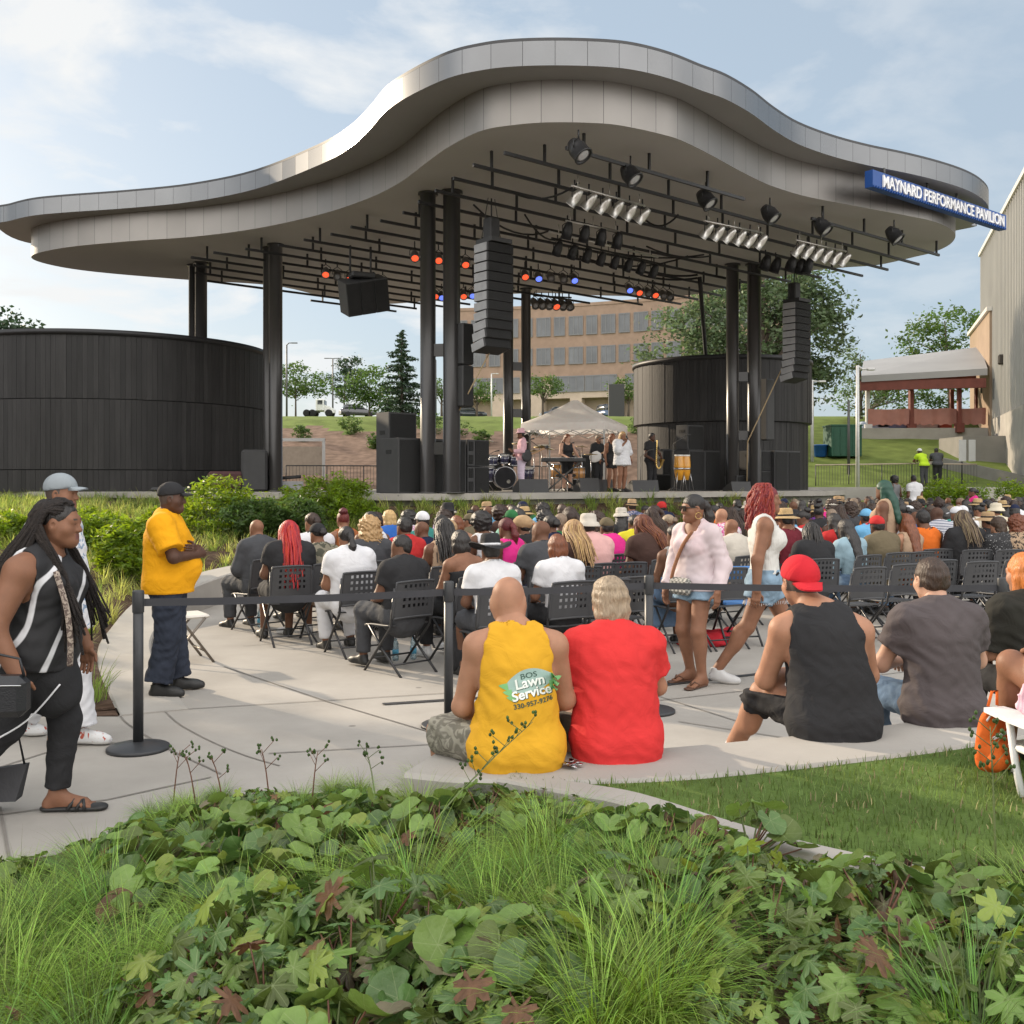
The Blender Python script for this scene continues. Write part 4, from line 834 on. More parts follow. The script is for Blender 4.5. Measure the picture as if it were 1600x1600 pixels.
def line_array(lab, px, ytop, Y, n, w_, h):
    top = P(px, ytop, Y); root = empty('line_array', lab, 'speaker', (top.x, top.y, top.z), ANG); z = 0; yo = 0; tilt = 0
    for k in range(n):
        tilt = -.0 if k < n*.45 else (k-n*.45)*radians(2.6); M = Matrix.Rotation(-tilt, 3, 'X'); c = Vector((0, yo, z-h/2)); M2 = M
        MB().bbox(c, (w_, .5, h*.94), b=.012, M=M2, mi=0).build('array_box', CAB_, root)
        for e_ in (-1, 1): MB().bbox(c+M2@Vector((e_*(w_/2+.008), .02, 0)), (.02, .46, h*.86), b=.004, M=M2).build('side_plate', SIDE, root)
        MB().bbox(c+M2@Vector((0, -.255, 0)), (w_*.96, .02, h*.88), b=.003, M=M2).build('grille', GRILL, root)
        z -= h*cos(tilt); yo += h*sin(tilt)
    f = MB(); f.box((0, 0, .07), (w_*.8, .6, .1)); f.bbox((0, .1, .38), (.3, .3, .55), b=.03); f.tube([(0, .1, .6), (0, .1, 8.5-top.z)], .02, 5); f.tube([(-.3, .1, .1), (-.1, .1, 8.5-top.z)], .012, 4); f.tube([(.3, .1, .1), (.1, .1, 8.5-top.z)], .012, 4); f.build('flying_frame', CAB_, root); return root
line_array('curved black line array hung beside the front left columns', 772, 383, 24.2, 11, .78, .228)
line_array('curved black line array hung to the right of the right columns', 1245, 474, 32.6, 11, .78, .225)
# tilted flown sub under the left wing
q = P(566, 434, 29); root = empty('flown_subwoofer', 'tilted black triple subwoofer hung under the left wing of the roof', 'speaker', q, ANG-.25); M = Matrix.Rotation(-.22, 3, 'Y')@Matrix.Rotation(.35, 3, 'X')
for k in range(3): MB().bbox(M@Vector(((k-1)*.42, 0, -.5)), (.415, .7, .95), b=.012, M=M).bbox(M@Vector(((k-1)*.42, -.36, -.5)), (.38, .02, .88), b=.003, M=M, mi=1).build('sub_box', [CAB_, GRILL], root)
f = MB(); f.bbox((0, 0, .06), (.7, .4, .16), b=.03)
for x in (-.35, .25): f.tube([(x, 0, .05), (x, 0, 8.45-q.z)], .03, 6)
f.build('chain', CAB_, root)
q = Vector((-1.17, 24.9, 0)); root = empty('column_speaker', 'slim two part black column speaker fixed beside the front left columns', 'speaker', (q.x, q.y, 0), ANG)
for z0 in (3.6, 4.62): MB().bbox((0, 0, z0+.5), (.34, .36, 1.0), b=.03).bbox((0, -.185, z0+.5), (.3, .01, .94), b=.003, mi=1).build('speaker_box', [CAB_, GRILL], root)
root = empty('fill_speaker', 'slim dark speaker on the side of the right columns', 'speaker', (8.3, 33.5, 0), ANG)
MB().bbox((0, 0, 4.15), (.42, .4, 2.0), b=.03).build('speaker_box', CAB_, root)
ROPE = mat('webbing_rope', (.32, .24, .14), rough=.9)
tag(MB().tube([P(768, 545, 24.4), P(705, 665, 25.0)], .018, 5).build('guy_rope', ROPE), 'tan rope running down from the left line array', 'rope')
tag(MB().tube([P(1222, 575, 32.6), P(1168, 690, 33.0), P(1167, 752, 33.0)], .022, 5).build('guy_rope', ROPE), 'tan rope running down from the right line array to the stage', 'rope')
def wedge(lab, px, Y, w_=.75, h=.34, rz=0):
    x = (px-800)/1600*Y; root = empty('monitor_wedge', lab, 'monitor', (x, Y, STZ), ANG-.35+rz); a = [(-w_/2, -.28, 0), (w_/2, -.28, 0), (w_/2, .28, 0), (-w_/2, .28, 0), (-w_/2, -.2, h), (w_/2, -.2, h), (w_/2, .26, h*.35), (-w_/2, .26, h*.35)]
    MB().add(a, [(3, 2, 1, 0), (0, 1, 5, 4), (1, 2, 6, 5), (3, 0, 4, 7), (2, 3, 7, 6), (4, 5, 6, 7)]).build('cabinet', CAB_, root)
    g = [Vector(v) for v in a[4:8]]; c = sum(g, Vector())/4; nrm = (g[1]-g[0]).cross(g[3]-g[0]).normalized(); MB().add([c+(v-c)*.88+nrm*.006 for v in g], [(0, 1, 2, 3)]).build('grille', GRILL, root)
for a in (('monitor wedge at the feet of the player in pink', 829, 28.0, .85, .36), ('monitor wedge left of the singer in white', 916, 29.6, .6, .4), ('monitor wedge right beside the singer in white', 940, 30.2, .5, .36), ('wide monitor wedge right of the singer in white', 1003, 30.4, .85, .34), ('low monitor wedge before the right columns', 1152, 32.4, .7, .3), ('small monitor wedge behind the wide one', 995, 32.2, .6, .34)): wedge(*a)
# canopy tent
Y = 36.3; x = (899-800)/1600*Y; root = empty('canopy_tent', 'white peaked canopy tent behind the band', 'tent', (x, Y, STZ), radians(-21)); TW = mat('tent_canvas', (.82, .80, .78), rough=.8, var=.04, bump=.2, bs=4, trans=.45); h = 1.5; e, vb, pk = 2.32, 2.05, 3.2
g = MB(); nseg = 6; ring = []
for s_ in range(4):
    p_, q_ = [(-h, -h), (h, -h), (h, h), (-h, h)][s_], [(h, -h), (h, h), (-h, h), (-h, -h)][s_]
    for k in range(nseg): t = k/nseg; ring.append((p_[0]+(q_[0]-p_[0])*t, p_[1]+(q_[1]-p_[1])*t))
lv = [(1.0, e, .0), (.62, e+.30, .05), (.3, e+.60, .04), (.04, pk, 0)]; nr = len(ring)
for f_, z, sg_ in lv:
    for k, (a, b_) in enumerate(ring): t = (k % nseg)/nseg; g.v.append((a*f_, b_*f_, z-sg_*4*t*(1-t)))
for L_ in range(len(lv)-1):
    for k in range(nr): g.f.append([L_*nr+k, L_*nr+(k+1) % nr, (L_+1)*nr+(k+1) % nr, (L_+1)*nr+k]); g.m.append(0); g.sm.append(True)
g.f.append([3*nr+k for k in range(nr)]); g.m.append(0); g.sm.append(True)
b0 = len(g.v)
for k, (a, b_) in enumerate(ring): g.v.append((a*1.005, b_*1.005, vb+.03*(k % 2)))
for k in range(nr): g.f.append([b0+k, b0+(k+1) % nr, (k+1) % nr, k]); g.m.append(0); g.sm.append(False)
g.build('canopy', TW, root)
for a, b_ in ((-h, -h), (h, -h), (h, h), (-h, h)): MB().box((a*.98, b_*.98, 1.0), (.05, .05, 2.2)).build('leg', WHITE, root)
t = MB()
for s_ in range(4):
    p_, q_ = Vector([(-h, -h, 0), (h, -h, 0), (h, h, 0), (-h, h, 0)][s_])*.97, Vector([(h, -h, 0), (h, h, 0), (-h, h, 0), (-h, -h, 0)][s_])*.97
    for k in range(4): a, b_ = p_.lerp(q_, k/4), p_.lerp(q_, (k+1)/4); z1, z2 = (2.2, 1.9) if k % 2 == 0 else (1.9, 2.2); t.tube([a+Vector((0, 0, z1)), b_+Vector((0, 0, z2))], .016, 4); t.tube([a+Vector((0, 0, z2)), b_+Vector((0, 0, z1))], .016, 4)
t.build('truss', WHITE, root)
# drum kit and percussion
BRASS = mat('cymbal_brass', (.62, .45, .2), rough=.28, metal=1); SHELL = mat('drum_shell_blue', (.03, .03, .07), rough=.2, coat=.8); SKIN_ = mat('drum_head', (.7, .68, .64), rough=.5); STND = mat('stand_chrome', (.45, .45, .46), rough=.25, metal=1); MAPLE = mat('maple_shell', (.45, .22, .07), rough=.25, coat=.6)
RX = Matrix.Rotation(pi/2, 3, 'X')
def drum_one(root, c, r, h, M=None, shell=SHELL, head=SKIN_):
    M = M or Matrix.Identity(3); c = Vector(c); d = MB().lathe([(r, -h/2), (r, h/2)], 24, c, M).build('shell', shell, root); MB().lathe([(0, h/2+.004), (r*.97, h/2+.004)], 24, c, M).lathe([(r*.97, -h/2-.004), (0, -h/2-.004)], 24, c, M).build('drum_head', head, d)
    hp = MB()
    for z in (-h/2, h/2): hp.lathe([(r*.98, z-.02), (r*1.04, z-.02), (r*1.04, z+.02), (r*.98, z+.02)], 24, c, M, caps=False)
    for k in range(8): q = M@Vector((r*1.03*cos(k*pi/4), r*1.03*sin(k*pi/4), 0)); ax = M@Vector((0, 0, h/2)); hp.tube([c+q-ax, c+q+ax], .008, 4)
    hp.build('hoop', STND, d); return d
def cym(root, c, r, tilt=(0, 0)):
    M = Euler((tilt[0], tilt[1], 0)).to_matrix(); c = Vector(c); MB().lathe([(0, .03), (.04, .03), (.06, .015), (r, 0), (r, -.004), (0, .01)], 24, c, M).build('cymbal', BRASS, root)
    s_ = MB().tube([(c.x, c.y, 0.05), c+Vector((0, 0, .05))], .012, 6)
    for k in range(3): s_.tube([(c.x, c.y, .35), (c.x+.25*cos(k*2.1), c.y+.25*sin(k*2.1), 0)], .01, 5)
    s_.build('stand', STND, root)
Y = 31.2; kit = empty('drum_kit', 'large shiny drum kit with dark bass drum and cymbals at the left of the band', 'drum kit', ((788-800)/1600*Y, Y, STZ), .15)
drum_one(kit, (0, 0, .42), .33, .4, RX, head=mat('bass_drum_head', (.012, .012, .016), rough=.5)); MB().lathe([(.0, .0), (.06, .0)], 16, (.1, -.215, .3), RX).build('emblem', mat('emblem_silver', (.7, .68, .6), rough=.3), kit)
for c, r, h in (((-.35, .05, .95), .17, .22), ((.0, .05, 1.0), .16, .22), ((.35, .1, .95), .19, .25), ((.75, .3, .55), .22, .36), ((-.7, .2, .6), .19, .2), ((-.55, -.1, .55), .24, .4)): drum_one(kit, c, r, h, Euler((.25, 0, 0)).to_matrix())
for c, r, t in (((-.95, .0, 1.3), .26, (.2, .1)), ((-.5, .5, 1.55), .24, (.15, .05)), ((.55, .4, 1.5), .26, (.2, -.1)), ((.95, .2, 1.25), .24, (.1, -.1)), ((-1.0, .3, .95), .2, (0, 0)), ((1.25, .5, 1.4), .26, (.25, -.1))): cym(kit, c, r, t)
Y = 31.8; perc = empty('floor_tom_set', 'amber wood drums with cymbals beside the player in pink', 'drums', ((886-800)/1600*Y, Y, STZ), 0)
for c, r, h in (((-.25, 0, .62), .24, .42), ((.35, 0, .55), .2, .36), ((.05, .4, .7), .2, .3)): drum_one(perc, c, r, h, shell=MAPLE); 
lg = MB()
for a in range(10): lg.tube([(.5*cos(a*.63)-.0, .3*sin(a*.63), 0), (.45*cos(a*.63), .28*sin(a*.63), .8)], .01, 4)
lg.build('stand', STND, perc)
for c, r, t in (((.1, .3, 1.2), .24, (.2, .1)), ((.75, .1, 1.15), .22, (.1, 0)), ((-.6, .4, 1.35), .24, (.15, .2)), ((.5, .5, 1.4), .2, (0, .1))): cym(perc, c, r, t)
Y = 32.4
for k, (px, lab) in enumerate(((1061, 'left yellow conga drum on its stand'), (1072, 'right yellow conga drum on its stand'))):
    r_ = empty('conga', lab, 'drum', ((px-800)/1600*Y, Y+.1*k, STZ), 0, 'yellow congas'); YEL = mat('conga_yellow', (.62, .28, .02), rough=.3, coat=.5)
    MB().lathe([(.10, .35), (.15, .6), (.165, .8), (.14, 1.1), (.13, 1.14)], 20).build('shell', YEL, r_); MB().lathe([(.145, 1.1), (.15, 1.15), (.0, 1.155)], 20).build('drum_head', SKIN_, r_)
    l = MB()
    for a in range(3): l.tube([(.12*cos(a*2.1), .12*sin(a*2.1), .7), (.26*cos(a*2.1), .26*sin(a*2.1), 0)], .014, 5)
    l.lathe([(.15, .68), (.17, .68), (.17, .74), (.15, .74)], 16); l.build('stand', STND, r_)
Y = 29.9; kb = empty('keyboard', 'black stage keyboard on an X stand before the player in the black dress', 'keyboard', ((880-800)/1600*Y, Y, STZ), .05); MB().bbox((0, 0, .93), (1.3, .34, .11), b=.02).build('case', CAB_, kb); MB().box((0, .07, .99), (1.15, .15, .012)).build('keys', mat('piano_keys', (.75, .74, .7), rough=.4), kb)
s_ = MB()
for y_ in (-.12, .12): s_.tube([(-.5, y_, 0), (.5, y_, .88)], .018, 6); s_.tube([(.5, y_, 0), (-.5, y_, .88)], .018, 6)
s_.build('stand', DKP, kb)
kb2 = empty('keyboard_stool', 'low black bench behind the keyboard', 'stool', ((884-800)/1600*30.6, 30.6, STZ)); MB().bbox((0, 0, .48), (.6, .32, .08), b=.03).build('seat', CAB_, kb2)
l_ = MB()
for a in (-1, 1): l_.tube([(a*.26, -.1, 0), (-a*.2, .1, .46)], .014, 5); l_.tube([(-a*.2, -.1, .46), (a*.26, .1, 0)], .014, 5)
l_.build('leg', DKP, kb2)
def amp(lab, px, Y, w_, h): speaker(lab, Vector(((px-800)/1600*Y, Y, 0)), w_, .4, h, None, STZ, 'amplifier')
amp('tall bass amplifier stack behind the bass player', 909, 36.0, .7, 1.25); amp('black amplifier beside the saxophone player', 1026, 34.4, .7, .55); amp('tall black amplifier behind the yellow congas', 1036, 36, .75, 1.45); amp('small amplifier left of the drum kit', 762, 33.0, .6, 1.0)
def mic(lab, px, Y, h=1.5, boom=.35, rz=0):
    r_ = empty('microphone_stand', lab, 'microphone stand', ((px-800)/1600*Y, Y, STZ), rz, None); b = MB().tube([(0, 0, .02), (0, 0, h*.85)], .012, 6)
    for a in range(3): b.tube([(0, 0, .12), (.28*cos(a*2.1), .28*sin(a*2.1), .01)], .01, 5)
    b.tube([(0, 0, h*.85), (boom, 0, h)], .01, 6); b.build('stand', DKP, r_); MB().tube([(boom, 0, h), (boom+.1, 0, h+.02), (boom+.15, 0, h+.03)], [.014, .018, .026], 8).build('microphone', CAB_, r_)
mic('microphone on boom stand before the player in pink', 843, 29.3, 1.5, -.3); mic('boom microphone stand beside the keyboard', 905, 31, 1.45, -.3); mic('microphone stand in front of the bass player', 946, 31.4, 1.6, -.2); mic('microphone stand between the singer and the saxophone player', 1001, 31.2, 1.25, .25); mic('boom microphone stand over the yellow congas', 1052, 32.2, 1.75, .4); mic('microphone stand over the left of the drum kit', 757, 30.6, 1.2, .3)
# flight cases and covered gear behind the left columns
o = empty('covered_gear', 'maroon covered case beside the large timber drum', 'case', ((352-800)/1600*30.2, 30.2, STZ), .3); MB().bbox((0, 0, .35), (1.0, .6, .5), b=.08).build('case', mat('maroon_cover', (.07, .03, .032), rough=.9), o)
o = empty('covered_gear', 'tall black covered case left of the thick columns', 'case', ((398-800)/1600*30.4, 30.4, STZ), .2); MB().bbox((0, 0, .62), (.75, .6, 1.24), b=.07).build('case', CAB_, o)
o = empty('flight_case', 'grey flight case with gear right of the thick columns', 'case', ((452-800)/1600*31, 31, STZ), .3); MB().bbox((0, 0, .16), (.8, .5, .3), b=.02).build('case', SIDE, o); MB().tube([(-.3, 0, .4), (.35, .05, .45)], .05, 8).build('clamp', CAB_, o)
o = MB().bbox(((290-800)/1600*29.8, 29.8, STZ+.07), (1.9, .8, .12), .3, b=.05).build('folded_cover', CAB_); tag(o, 'black cover folded flat in front of the large timber drum', 'cover')
# ------------------------------------------------------------------ figures: bodies and clothes grown as one smooth surface each
def surfnet(Fv, ax):
    """naive surface nets on a rectilinear grid; negative inside. returns V, quads"""
    s = Fv < 0; nx, ny, nz = Fv.shape
    cnt = np.zeros((nx-1, ny-1, nz-1), np.float32); acc = np.zeros((3, nx-1, ny-1, nz-1), np.float32); fl = []
    for a in range(3):
        lo = [slice(None)]*3; hi = [slice(None)]*3; lo[a] = slice(0, -1); hi[a] = slice(1, None)
        f0, f1 = Fv[tuple(lo)], Fv[tuple(hi)]; cr = s[tuple(lo)] != s[tuple(hi)]; t = np.where(cr, f0/np.where(cr, f0-f1, 1), 0)
        b, c = [k for k in range(3) if k != a]
        for ob in (0, 1):
            for oc in (0, 1):
                sl = [slice(None)]*3; sl[b] = slice(ob, Fv.shape[b]-1+ob); sl[c] = slice(oc, Fv.shape[c]-1+oc); m = cr[tuple(sl)]; tt = t[tuple(sl)]
                cnt += m; acc[a] += np.where(m, tt, 0); acc[b] += m*ob; acc[c] += m*oc
        fl.append((cr, s[tuple(lo)]))
    act = cnt > 0; idx = -np.ones(act.shape, np.int64); idx[act] = np.arange(act.sum()); ii = np.argwhere(act); n = cnt[act]; V = np.empty((len(ii), 3), np.float32)
    for a in range(3):
        f = acc[a][act]/n; x = np.asarray(ax[a], np.float32); V[:, a] = x[ii[:, a]]+(x[ii[:, a]+1]-x[ii[:, a]])*f
    Q = []
    for a in range(3):
        cr, ins = fl[a]; b, c = (a+1) % 3, (a+2) % 3; e = np.argwhere(cr); e = e[(e[:, b] > 0) & (e[:, c] > 0) & (e[:, b] < Fv.shape[b]-1) & (e[:, c] < Fv.shape[c]-1)]
        if not len(e): continue
        q = []
        for ob, oc in ((1, 1), (0, 1), (0, 0), (1, 0)):
            p = e.copy(); p[:, b] -= ob; p[:, c] -= oc; q.append(idx[p[:, 0], p[:, 1], p[:, 2]])
        q = np.stack(q, 1); w_ = ins[e[:, 0], e[:, 1], e[:, 2]]; q[~w_] = q[~w_][:, ::-1]; Q.append(q)
    return V, np.concatenate(Q) if Q else np.zeros((0, 4), int)
A3 = lambda v: np.array(v, np.float64)
def cap(a, b, ra, rb=None, k=.03, M=None, cut=None, sub=False): return dict(a=A3(a), b=A3(b), ra=ra, rb=ra if rb is None else rb, k=k, M=M, cut=cut or [], sub=sub)
def ball(c, r, k=.03, R=None, sub=False):
    """ellipsoid: radii r, optional rotation"""
    r = np.array(r if hasattr(r, '__len__') else [r]*3, float); M = np.diag(1/r)*r.min(); M = M if R is None else M@A3(R).T
    return dict(a=A3(c), b=A3(c), ra=r.min(), rb=r.min(), k=k, M=M, cut=[], sub=sub, ext=r.max())
def flat(dirv, f):
    """metric that squashes space along dirv by f (<1 = flatter body part)"""
    d = A3(dirv); d /= np.linalg.norm(d); return np.eye(3)+np.outer(d, d)*(1/f-1)
def field(prims, cell, infl=0., cuts=(), noise=0., lo=None, hi=None, nf=1.):
    lo_ = np.min([np.minimum(p['a'], p['b'])-p.get('ext', max(p['ra'], p['rb'])) for p in prims if not p['sub']], 0)-infl-.03-2*cell
    hi_ = np.max([np.maximum(p['a'], p['b'])+p.get('ext', max(p['ra'], p['rb'])) for p in prims if not p['sub']], 0)+infl+.03+2*cell
    if lo is not None: lo_ = np.maximum(lo_, lo)
    if hi is not None: hi_ = np.minimum(hi_, hi)
    ax = [np.arange(lo_[k], hi_[k]+cell, cell) for k in range(3)]; Fv = np.full([len(a) for a in ax], .5, np.float32)
    for p in prims:
        e = p.get('ext', max(p['ra'], p['rb']))+infl+.07; l = np.minimum(p['a'], p['b'])-e; h = np.maximum(p['a'], p['b'])+e
        sl = [slice(*np.searchsorted(ax[k], [l[k], h[k]])) for k in range(3)]
        if any(q.stop-q.start < 1 for q in sl): continue
        X, Y, Z = np.meshgrid(*[ax[k][sl[k]]-p['a'][k] for k in range(3)], indexing='ij', sparse=True)
        ab = p['b']-p['a']; sc = 1.
        if p['M'] is not None:
            M = p['M']; X, Y, Z = [M[i, 0]*X+M[i, 1]*Y+M[i, 2]*Z for i in range(3)]; ab = M@ab; 
        L = ab@ab
        if L > 1e-12:
            t = np.clip((X*ab[0]+Y*ab[1]+Z*ab[2])/L, 0, 1); d = np.sqrt((X-t*ab[0])**2+(Y-t*ab[1])**2+(Z-t*ab[2])**2)-(p['ra']+(p['rb']-p['ra'])*t)
        else: d = np.sqrt(X*X+Y*Y+Z*Z)-p['ra']
        if p['sub']:
            o = Fv[tuple(sl)]; k = .016; hh = np.clip(.5-.5*(o+d)/k, 0, 1); Fv[tuple(sl)] = np.maximum(o, -d) if p['ra'] < .03 else o*(1-hh)-d*hh+k*hh*(1-hh); continue
        d = d-infl
        for q, nrm in p['cut']:
            nrm = A3(nrm)/np.linalg.norm(nrm); G = np.meshgrid(*[ax[k][sl[k]]-q[k] for k in range(3)], indexing='ij', sparse=True); g_ = G[0]*nrm[0]+G[1]*nrm[1]+G[2]*nrm[2]; d = np.where((g_ > -.022) & (g_ < .01) & (infl > 0) & (cell < .012), d-.0028, d); d = np.maximum(d, (G[0]*nrm[0]+G[1]*nrm[1]+G[2]*nrm[2]))
        o = Fv[tuple(sl)]; k = p['k']; hh = np.clip(.5+.5*(o-d)/k, 0, 1); Fv[tuple(sl)] = o*(1-hh)+d*hh-k*hh*(1-hh)
    G = np.meshgrid(*ax, indexing='ij', sparse=True)
    if noise:
        x, y, z = [g*nf for g in G]; Fv += noise*(np.sin(13*x+9*z+3*np.sin(7*z+4*y))*np.sin(11*y-17*z+2*np.sin(9*x))+.6*np.sin(31*z+14*x+2*np.sin(15*y))*np.sin(19*x+21*y))
    for q, nrm in cuts:
        nrm = A3(nrm)/np.linalg.norm(nrm); g_ = (G[0]-q[0])*nrm[0]+(G[1]-q[1])*nrm[1]+(G[2]-q[2])*nrm[2]; Fv = np.maximum(np.where((g_ > -.024) & (infl > 0) & (cell < .012), Fv-.0028, Fv), g_)
    return Fv, ax
def grow(prims, cell, **k):
    Fv, ax = field(prims, cell, **k); return surfnet(Fv, ax)
def joinm(parts):
    Vs, Fs, n = [], [], 0
    for V, F in parts: Vs.append(V); Fs.append(F+n); n += len(V)
    return np.concatenate(Vs), np.concatenate(Fs)
V3 = lambda *a: np.array(a, float)
def J_stand(h=1.75, **k):
    s = h/1.75; j = dict(pel=V3(0, 0, .95), wai=V3(0, .0, 1.10), che=V3(0, -.01, 1.28), nek=V3(0, -.025, 1.46), head=V3(0, .03, 1.63), hip=[V3(-.09, 0, .93), V3(.09, 0, .93)], kne=[V3(-.10, .02, .50), V3(.10, .02, .50)], ank=[V3(-.10, -.03, .09), V3(.10, -.03, .09)],
             toe=[V3(-.13, .15, .035), V3(.13, .15, .035)], sho=[V3(-.185, -.02, 1.40), V3(.185, -.02, 1.40)], elb=[V3(-.235, -.04, 1.12), V3(.235, -.04, 1.12)], wri=[V3(-.245, .04, .88), V3(.245, .04, .88)], hd=[V3(-.02, .05, -1), V3(.02, .05, -1)], hn=[V3(1, 0, 0), V3(-1, 0, 0)])
    for n, v in j.items(): j[n] = [q*s for q in v] if isinstance(v, list) and n not in ('hd', 'hn') else (v*s if not isinstance(v, list) else v)
    j['s'] = s; j['face'] = V3(0, 1, 0); j['fwd'] = V3(0, 1, 0); j['hyaw'] = 0.; j['hpit'] = 0.; j['curl'] = [.5, .5]
    for n, v in k.items(): j[n] = v
    return j
def J_sit(h=1.75, lean=0., seat=.46, knee=.45, **k):
    """seated: origin on the floor below the hips"""
    s = h/1.75; j = J_stand(h); z = seat+.09; j['pel'] = V3(0, -.02, z); j['wai'] = V3(0, -.04+lean*.3, z+.17*s); j['che'] = V3(0, -.03+lean*.7, z+.34*s); j['nek'] = V3(0, -.02+lean, z+.515*s); j['head'] = V3(0, .045+lean*1.15, z+.675*s)
    j['hip'] = [V3(-.10, .0, z), V3(.10, .0, z)]; j['kne'] = [V3(-.14, knee, z+.0), V3(.14, knee, z)]; j['ank'] = [V3(-.14, knee-.03, .09), V3(.14, knee-.03, .09)]; j['toe'] = [V3(-.16, knee+.14, .035), V3(.16, knee+.14, .035)]
    j['sho'] = [V3(-.185*s, -.02+lean*.9, z+.455*s), V3(.185*s, -.02+lean*.9, z+.455*s)]; j['elb'] = [V3(-.245, .04+lean*.6, z+.19), V3(.245, .04+lean*.6, z+.19)]; j['wri'] = [V3(-.13, .27, z+.13), V3(.13, .27, z+.13)]; j['hd'] = [V3(.4, .8, -.3), V3(-.4, .8, -.3)]; j['hn'] = [V3(.2, 0, -1), V3(-.2, 0, -1)]
    for n, v in k.items(): j[n] = v
    return j
def hrot(j):
    f = j['fwd']; y = atan2(-f[0], f[1])+j['hyaw']; return np.array(Matrix.Rotation(y, 3, 'Z')@Matrix.Rotation(j['hpit'], 3, 'X'))
DEFB = dict(w=1., d=1., arm=1., leg=1., belly=0., bust=0., hip=1., neck=1., glute=1.)
def torso_prims(j, B, hang=None):
    s = j['s']; w = B['w']*s; f = j['fwd']; dp = .66*B['d']; M = flat(f, dp); P_, Wa, C, Nk = j['pel'], j['wai'], j['che'], j['nek']; sl, sr = j['sho']
    pr = [cap(P_, Wa, .165*w*B['hip'], .145*w, .06, M), cap(Wa, C, .145*w, .168*w, .06, M), cap(C, C+(Nk-C)*.55, .168*w, .135*w, .06, M), cap(sl+(Nk-sl)*.12, sr+(Nk-sr)*.12, .058*s*(B['arm']+1)/2, None, .06), cap(C+(Nk-C)*.5, Nk, .10*s, .06*s, .05)]
    for k in (0, 1): pr.append(cap(Nk+V3(0, 0, .015), j['sho'][k]+V3(0, 0, .0), .048*s, .058*s*B['arm'], .05)); 
    if B['belly']: pr.append(ball(Wa+f*.05*B['belly']+V3(0, 0, -.04), [.15*w, .11*s+.07*B['belly'], .17*s], .08, R=np.array([[f[1], f[0], 0], [-f[0], f[1], 0], [0, 0, 1]]).T if abs(f[0]) > .01 else None))
    if B['bust']:
        rt = V3(f[1], -f[0], 0)
        for e in (-1, 1): pr.append(ball(C+f*(.085*B['d'])+rt*e*.075*w+V3(0, 0, .0), .075*B['bust'], .05))
    return pr
def arm_prims(j, B, k, cut_=None, infl=0., loose=0.):
    s = j['s']*B['arm']; S0, E, W_ = j['sho'][k], j['elb'][k], j['wri'][k]; pr = [cap(S0, E, .056*s+loose, .043*s+loose, .03), cap(E, W_, .044*s+loose, .029*s+loose*.8, .03)]
    if cut_ is not None:
        if cut_ <= 1: q = S0+(E-S0)*cut_; pr = [cap(S0, E, .058*s+loose, .046*s+loose, .04, cut=[(q, E-S0)])]
        else: q = E+(W_-E)*(cut_-1); pr[1]['cut'] = [(q, W_-E)]
    return pr
def leg_prims(j, B, k, cut_=None, loose=0., flare=0.):
    s = j['s']*B['leg']; H, K, A = j['hip'][k], j['kne'][k], j['ank'][k]; pr = [cap(H, K, .088*s+loose, .058*s+loose, .045), cap(K, A, .058*s+loose, .038*s+loose+flare, .03)]
    if cut_ is None:
        d = (A-K); c = K+d*.28; n_ = j['kne'][k]-j['hip'][k]; bk = -j['fwd']; bk = bk-d*(bk@d)/(d@d+1e-9); pr.append(ball(c+bk*.022*s, [.046*s]*2+[.085*s], .05))
    elif cut_ <= 1: q = H+(K-H)*cut_; pr = [cap(H, K, .09*s+loose, .062*s+loose+flare, .05, cut=[(q, K-H)])]
    else: q = K+(A-K)*(cut_-1); pr[1]['cut'] = [(q, A-K)]
    return pr
def glute_prims(j, B, sc=1.):
    rt = V3(j['fwd'][1], -j['fwd'][0], 0); s = j['s']; return [ball(j['pel']-j['fwd']*.045+rt*e*.08*s*B['hip']+V3(0, 0, -.03), .105*s*B['glute']*sc, .06) for e in (-1, 1)]
def head_prims(j, fine=True):
    R = hrot(j); c = j['head']; s = j['s']**.4; g = lambda x, y, z: c+R@(V3(x, y, z)*s); r = lambda *a: [q*s for q in a]
    pr = [ball(g(0, -.012, .032), r(.077, .096, .088), .02, R), ball(g(0, .02, -.03), r(.064, .072, .085), .035, R), ball(g(0, .052, -.083), r(.036, .034, .028), .03, R), cap(g(-.045, .015, -.06), g(0, .06, -.09), .028*s, .024*s, .03), cap(g(.045, .015, -.06), g(0, .06, -.09), .028*s, .024*s, .03)]
    if fine:
        pr += [cap(g(0, .084, .012), g(0, .103, -.026), .010*s, .0135*s, .012), ball(g(-.013, .094, -.029), .010*s, .008), ball(g(.013, .094, -.029), .010*s, .008), cap(g(-.042, .073, .028), g(.042, .073, .028), .016*s, None, .018), ball(g(-.033, .082, .006), .015*s, .012, sub=True), ball(g(.033, .082, .006), .015*s, .012, sub=True),
               ball(g(-.033, .074, .006), .0145*s, .004), ball(g(.033, .074, .006), .0145*s, .004), cap(g(-.018, .083, -.056), g(.018, .083, -.056), .0085*s, None, .008), cap(g(-.015, .082, -.068), g(.015, .082, -.068), .009*s, None, .008), cap(g(-.047, .082, .0145), g(-.020, .087, .0145), .0058*s, None, .006), cap(g(.047, .082, .0145), g(.020, .087, .0145), .0058*s, None, .006), ball(g(-.05, .048, -.025), .028*s, .03), ball(g(.05, .048, -.025), .028*s, .03)]
    for e in (-1, 1): pr += [ball(g(e*.079, -.008, -.006), r(.011, .022, .033), .012, R), ball(g(e*.086, -.004, -.002), r(.006, .010, .016), .004, R, sub=True)]
    return pr
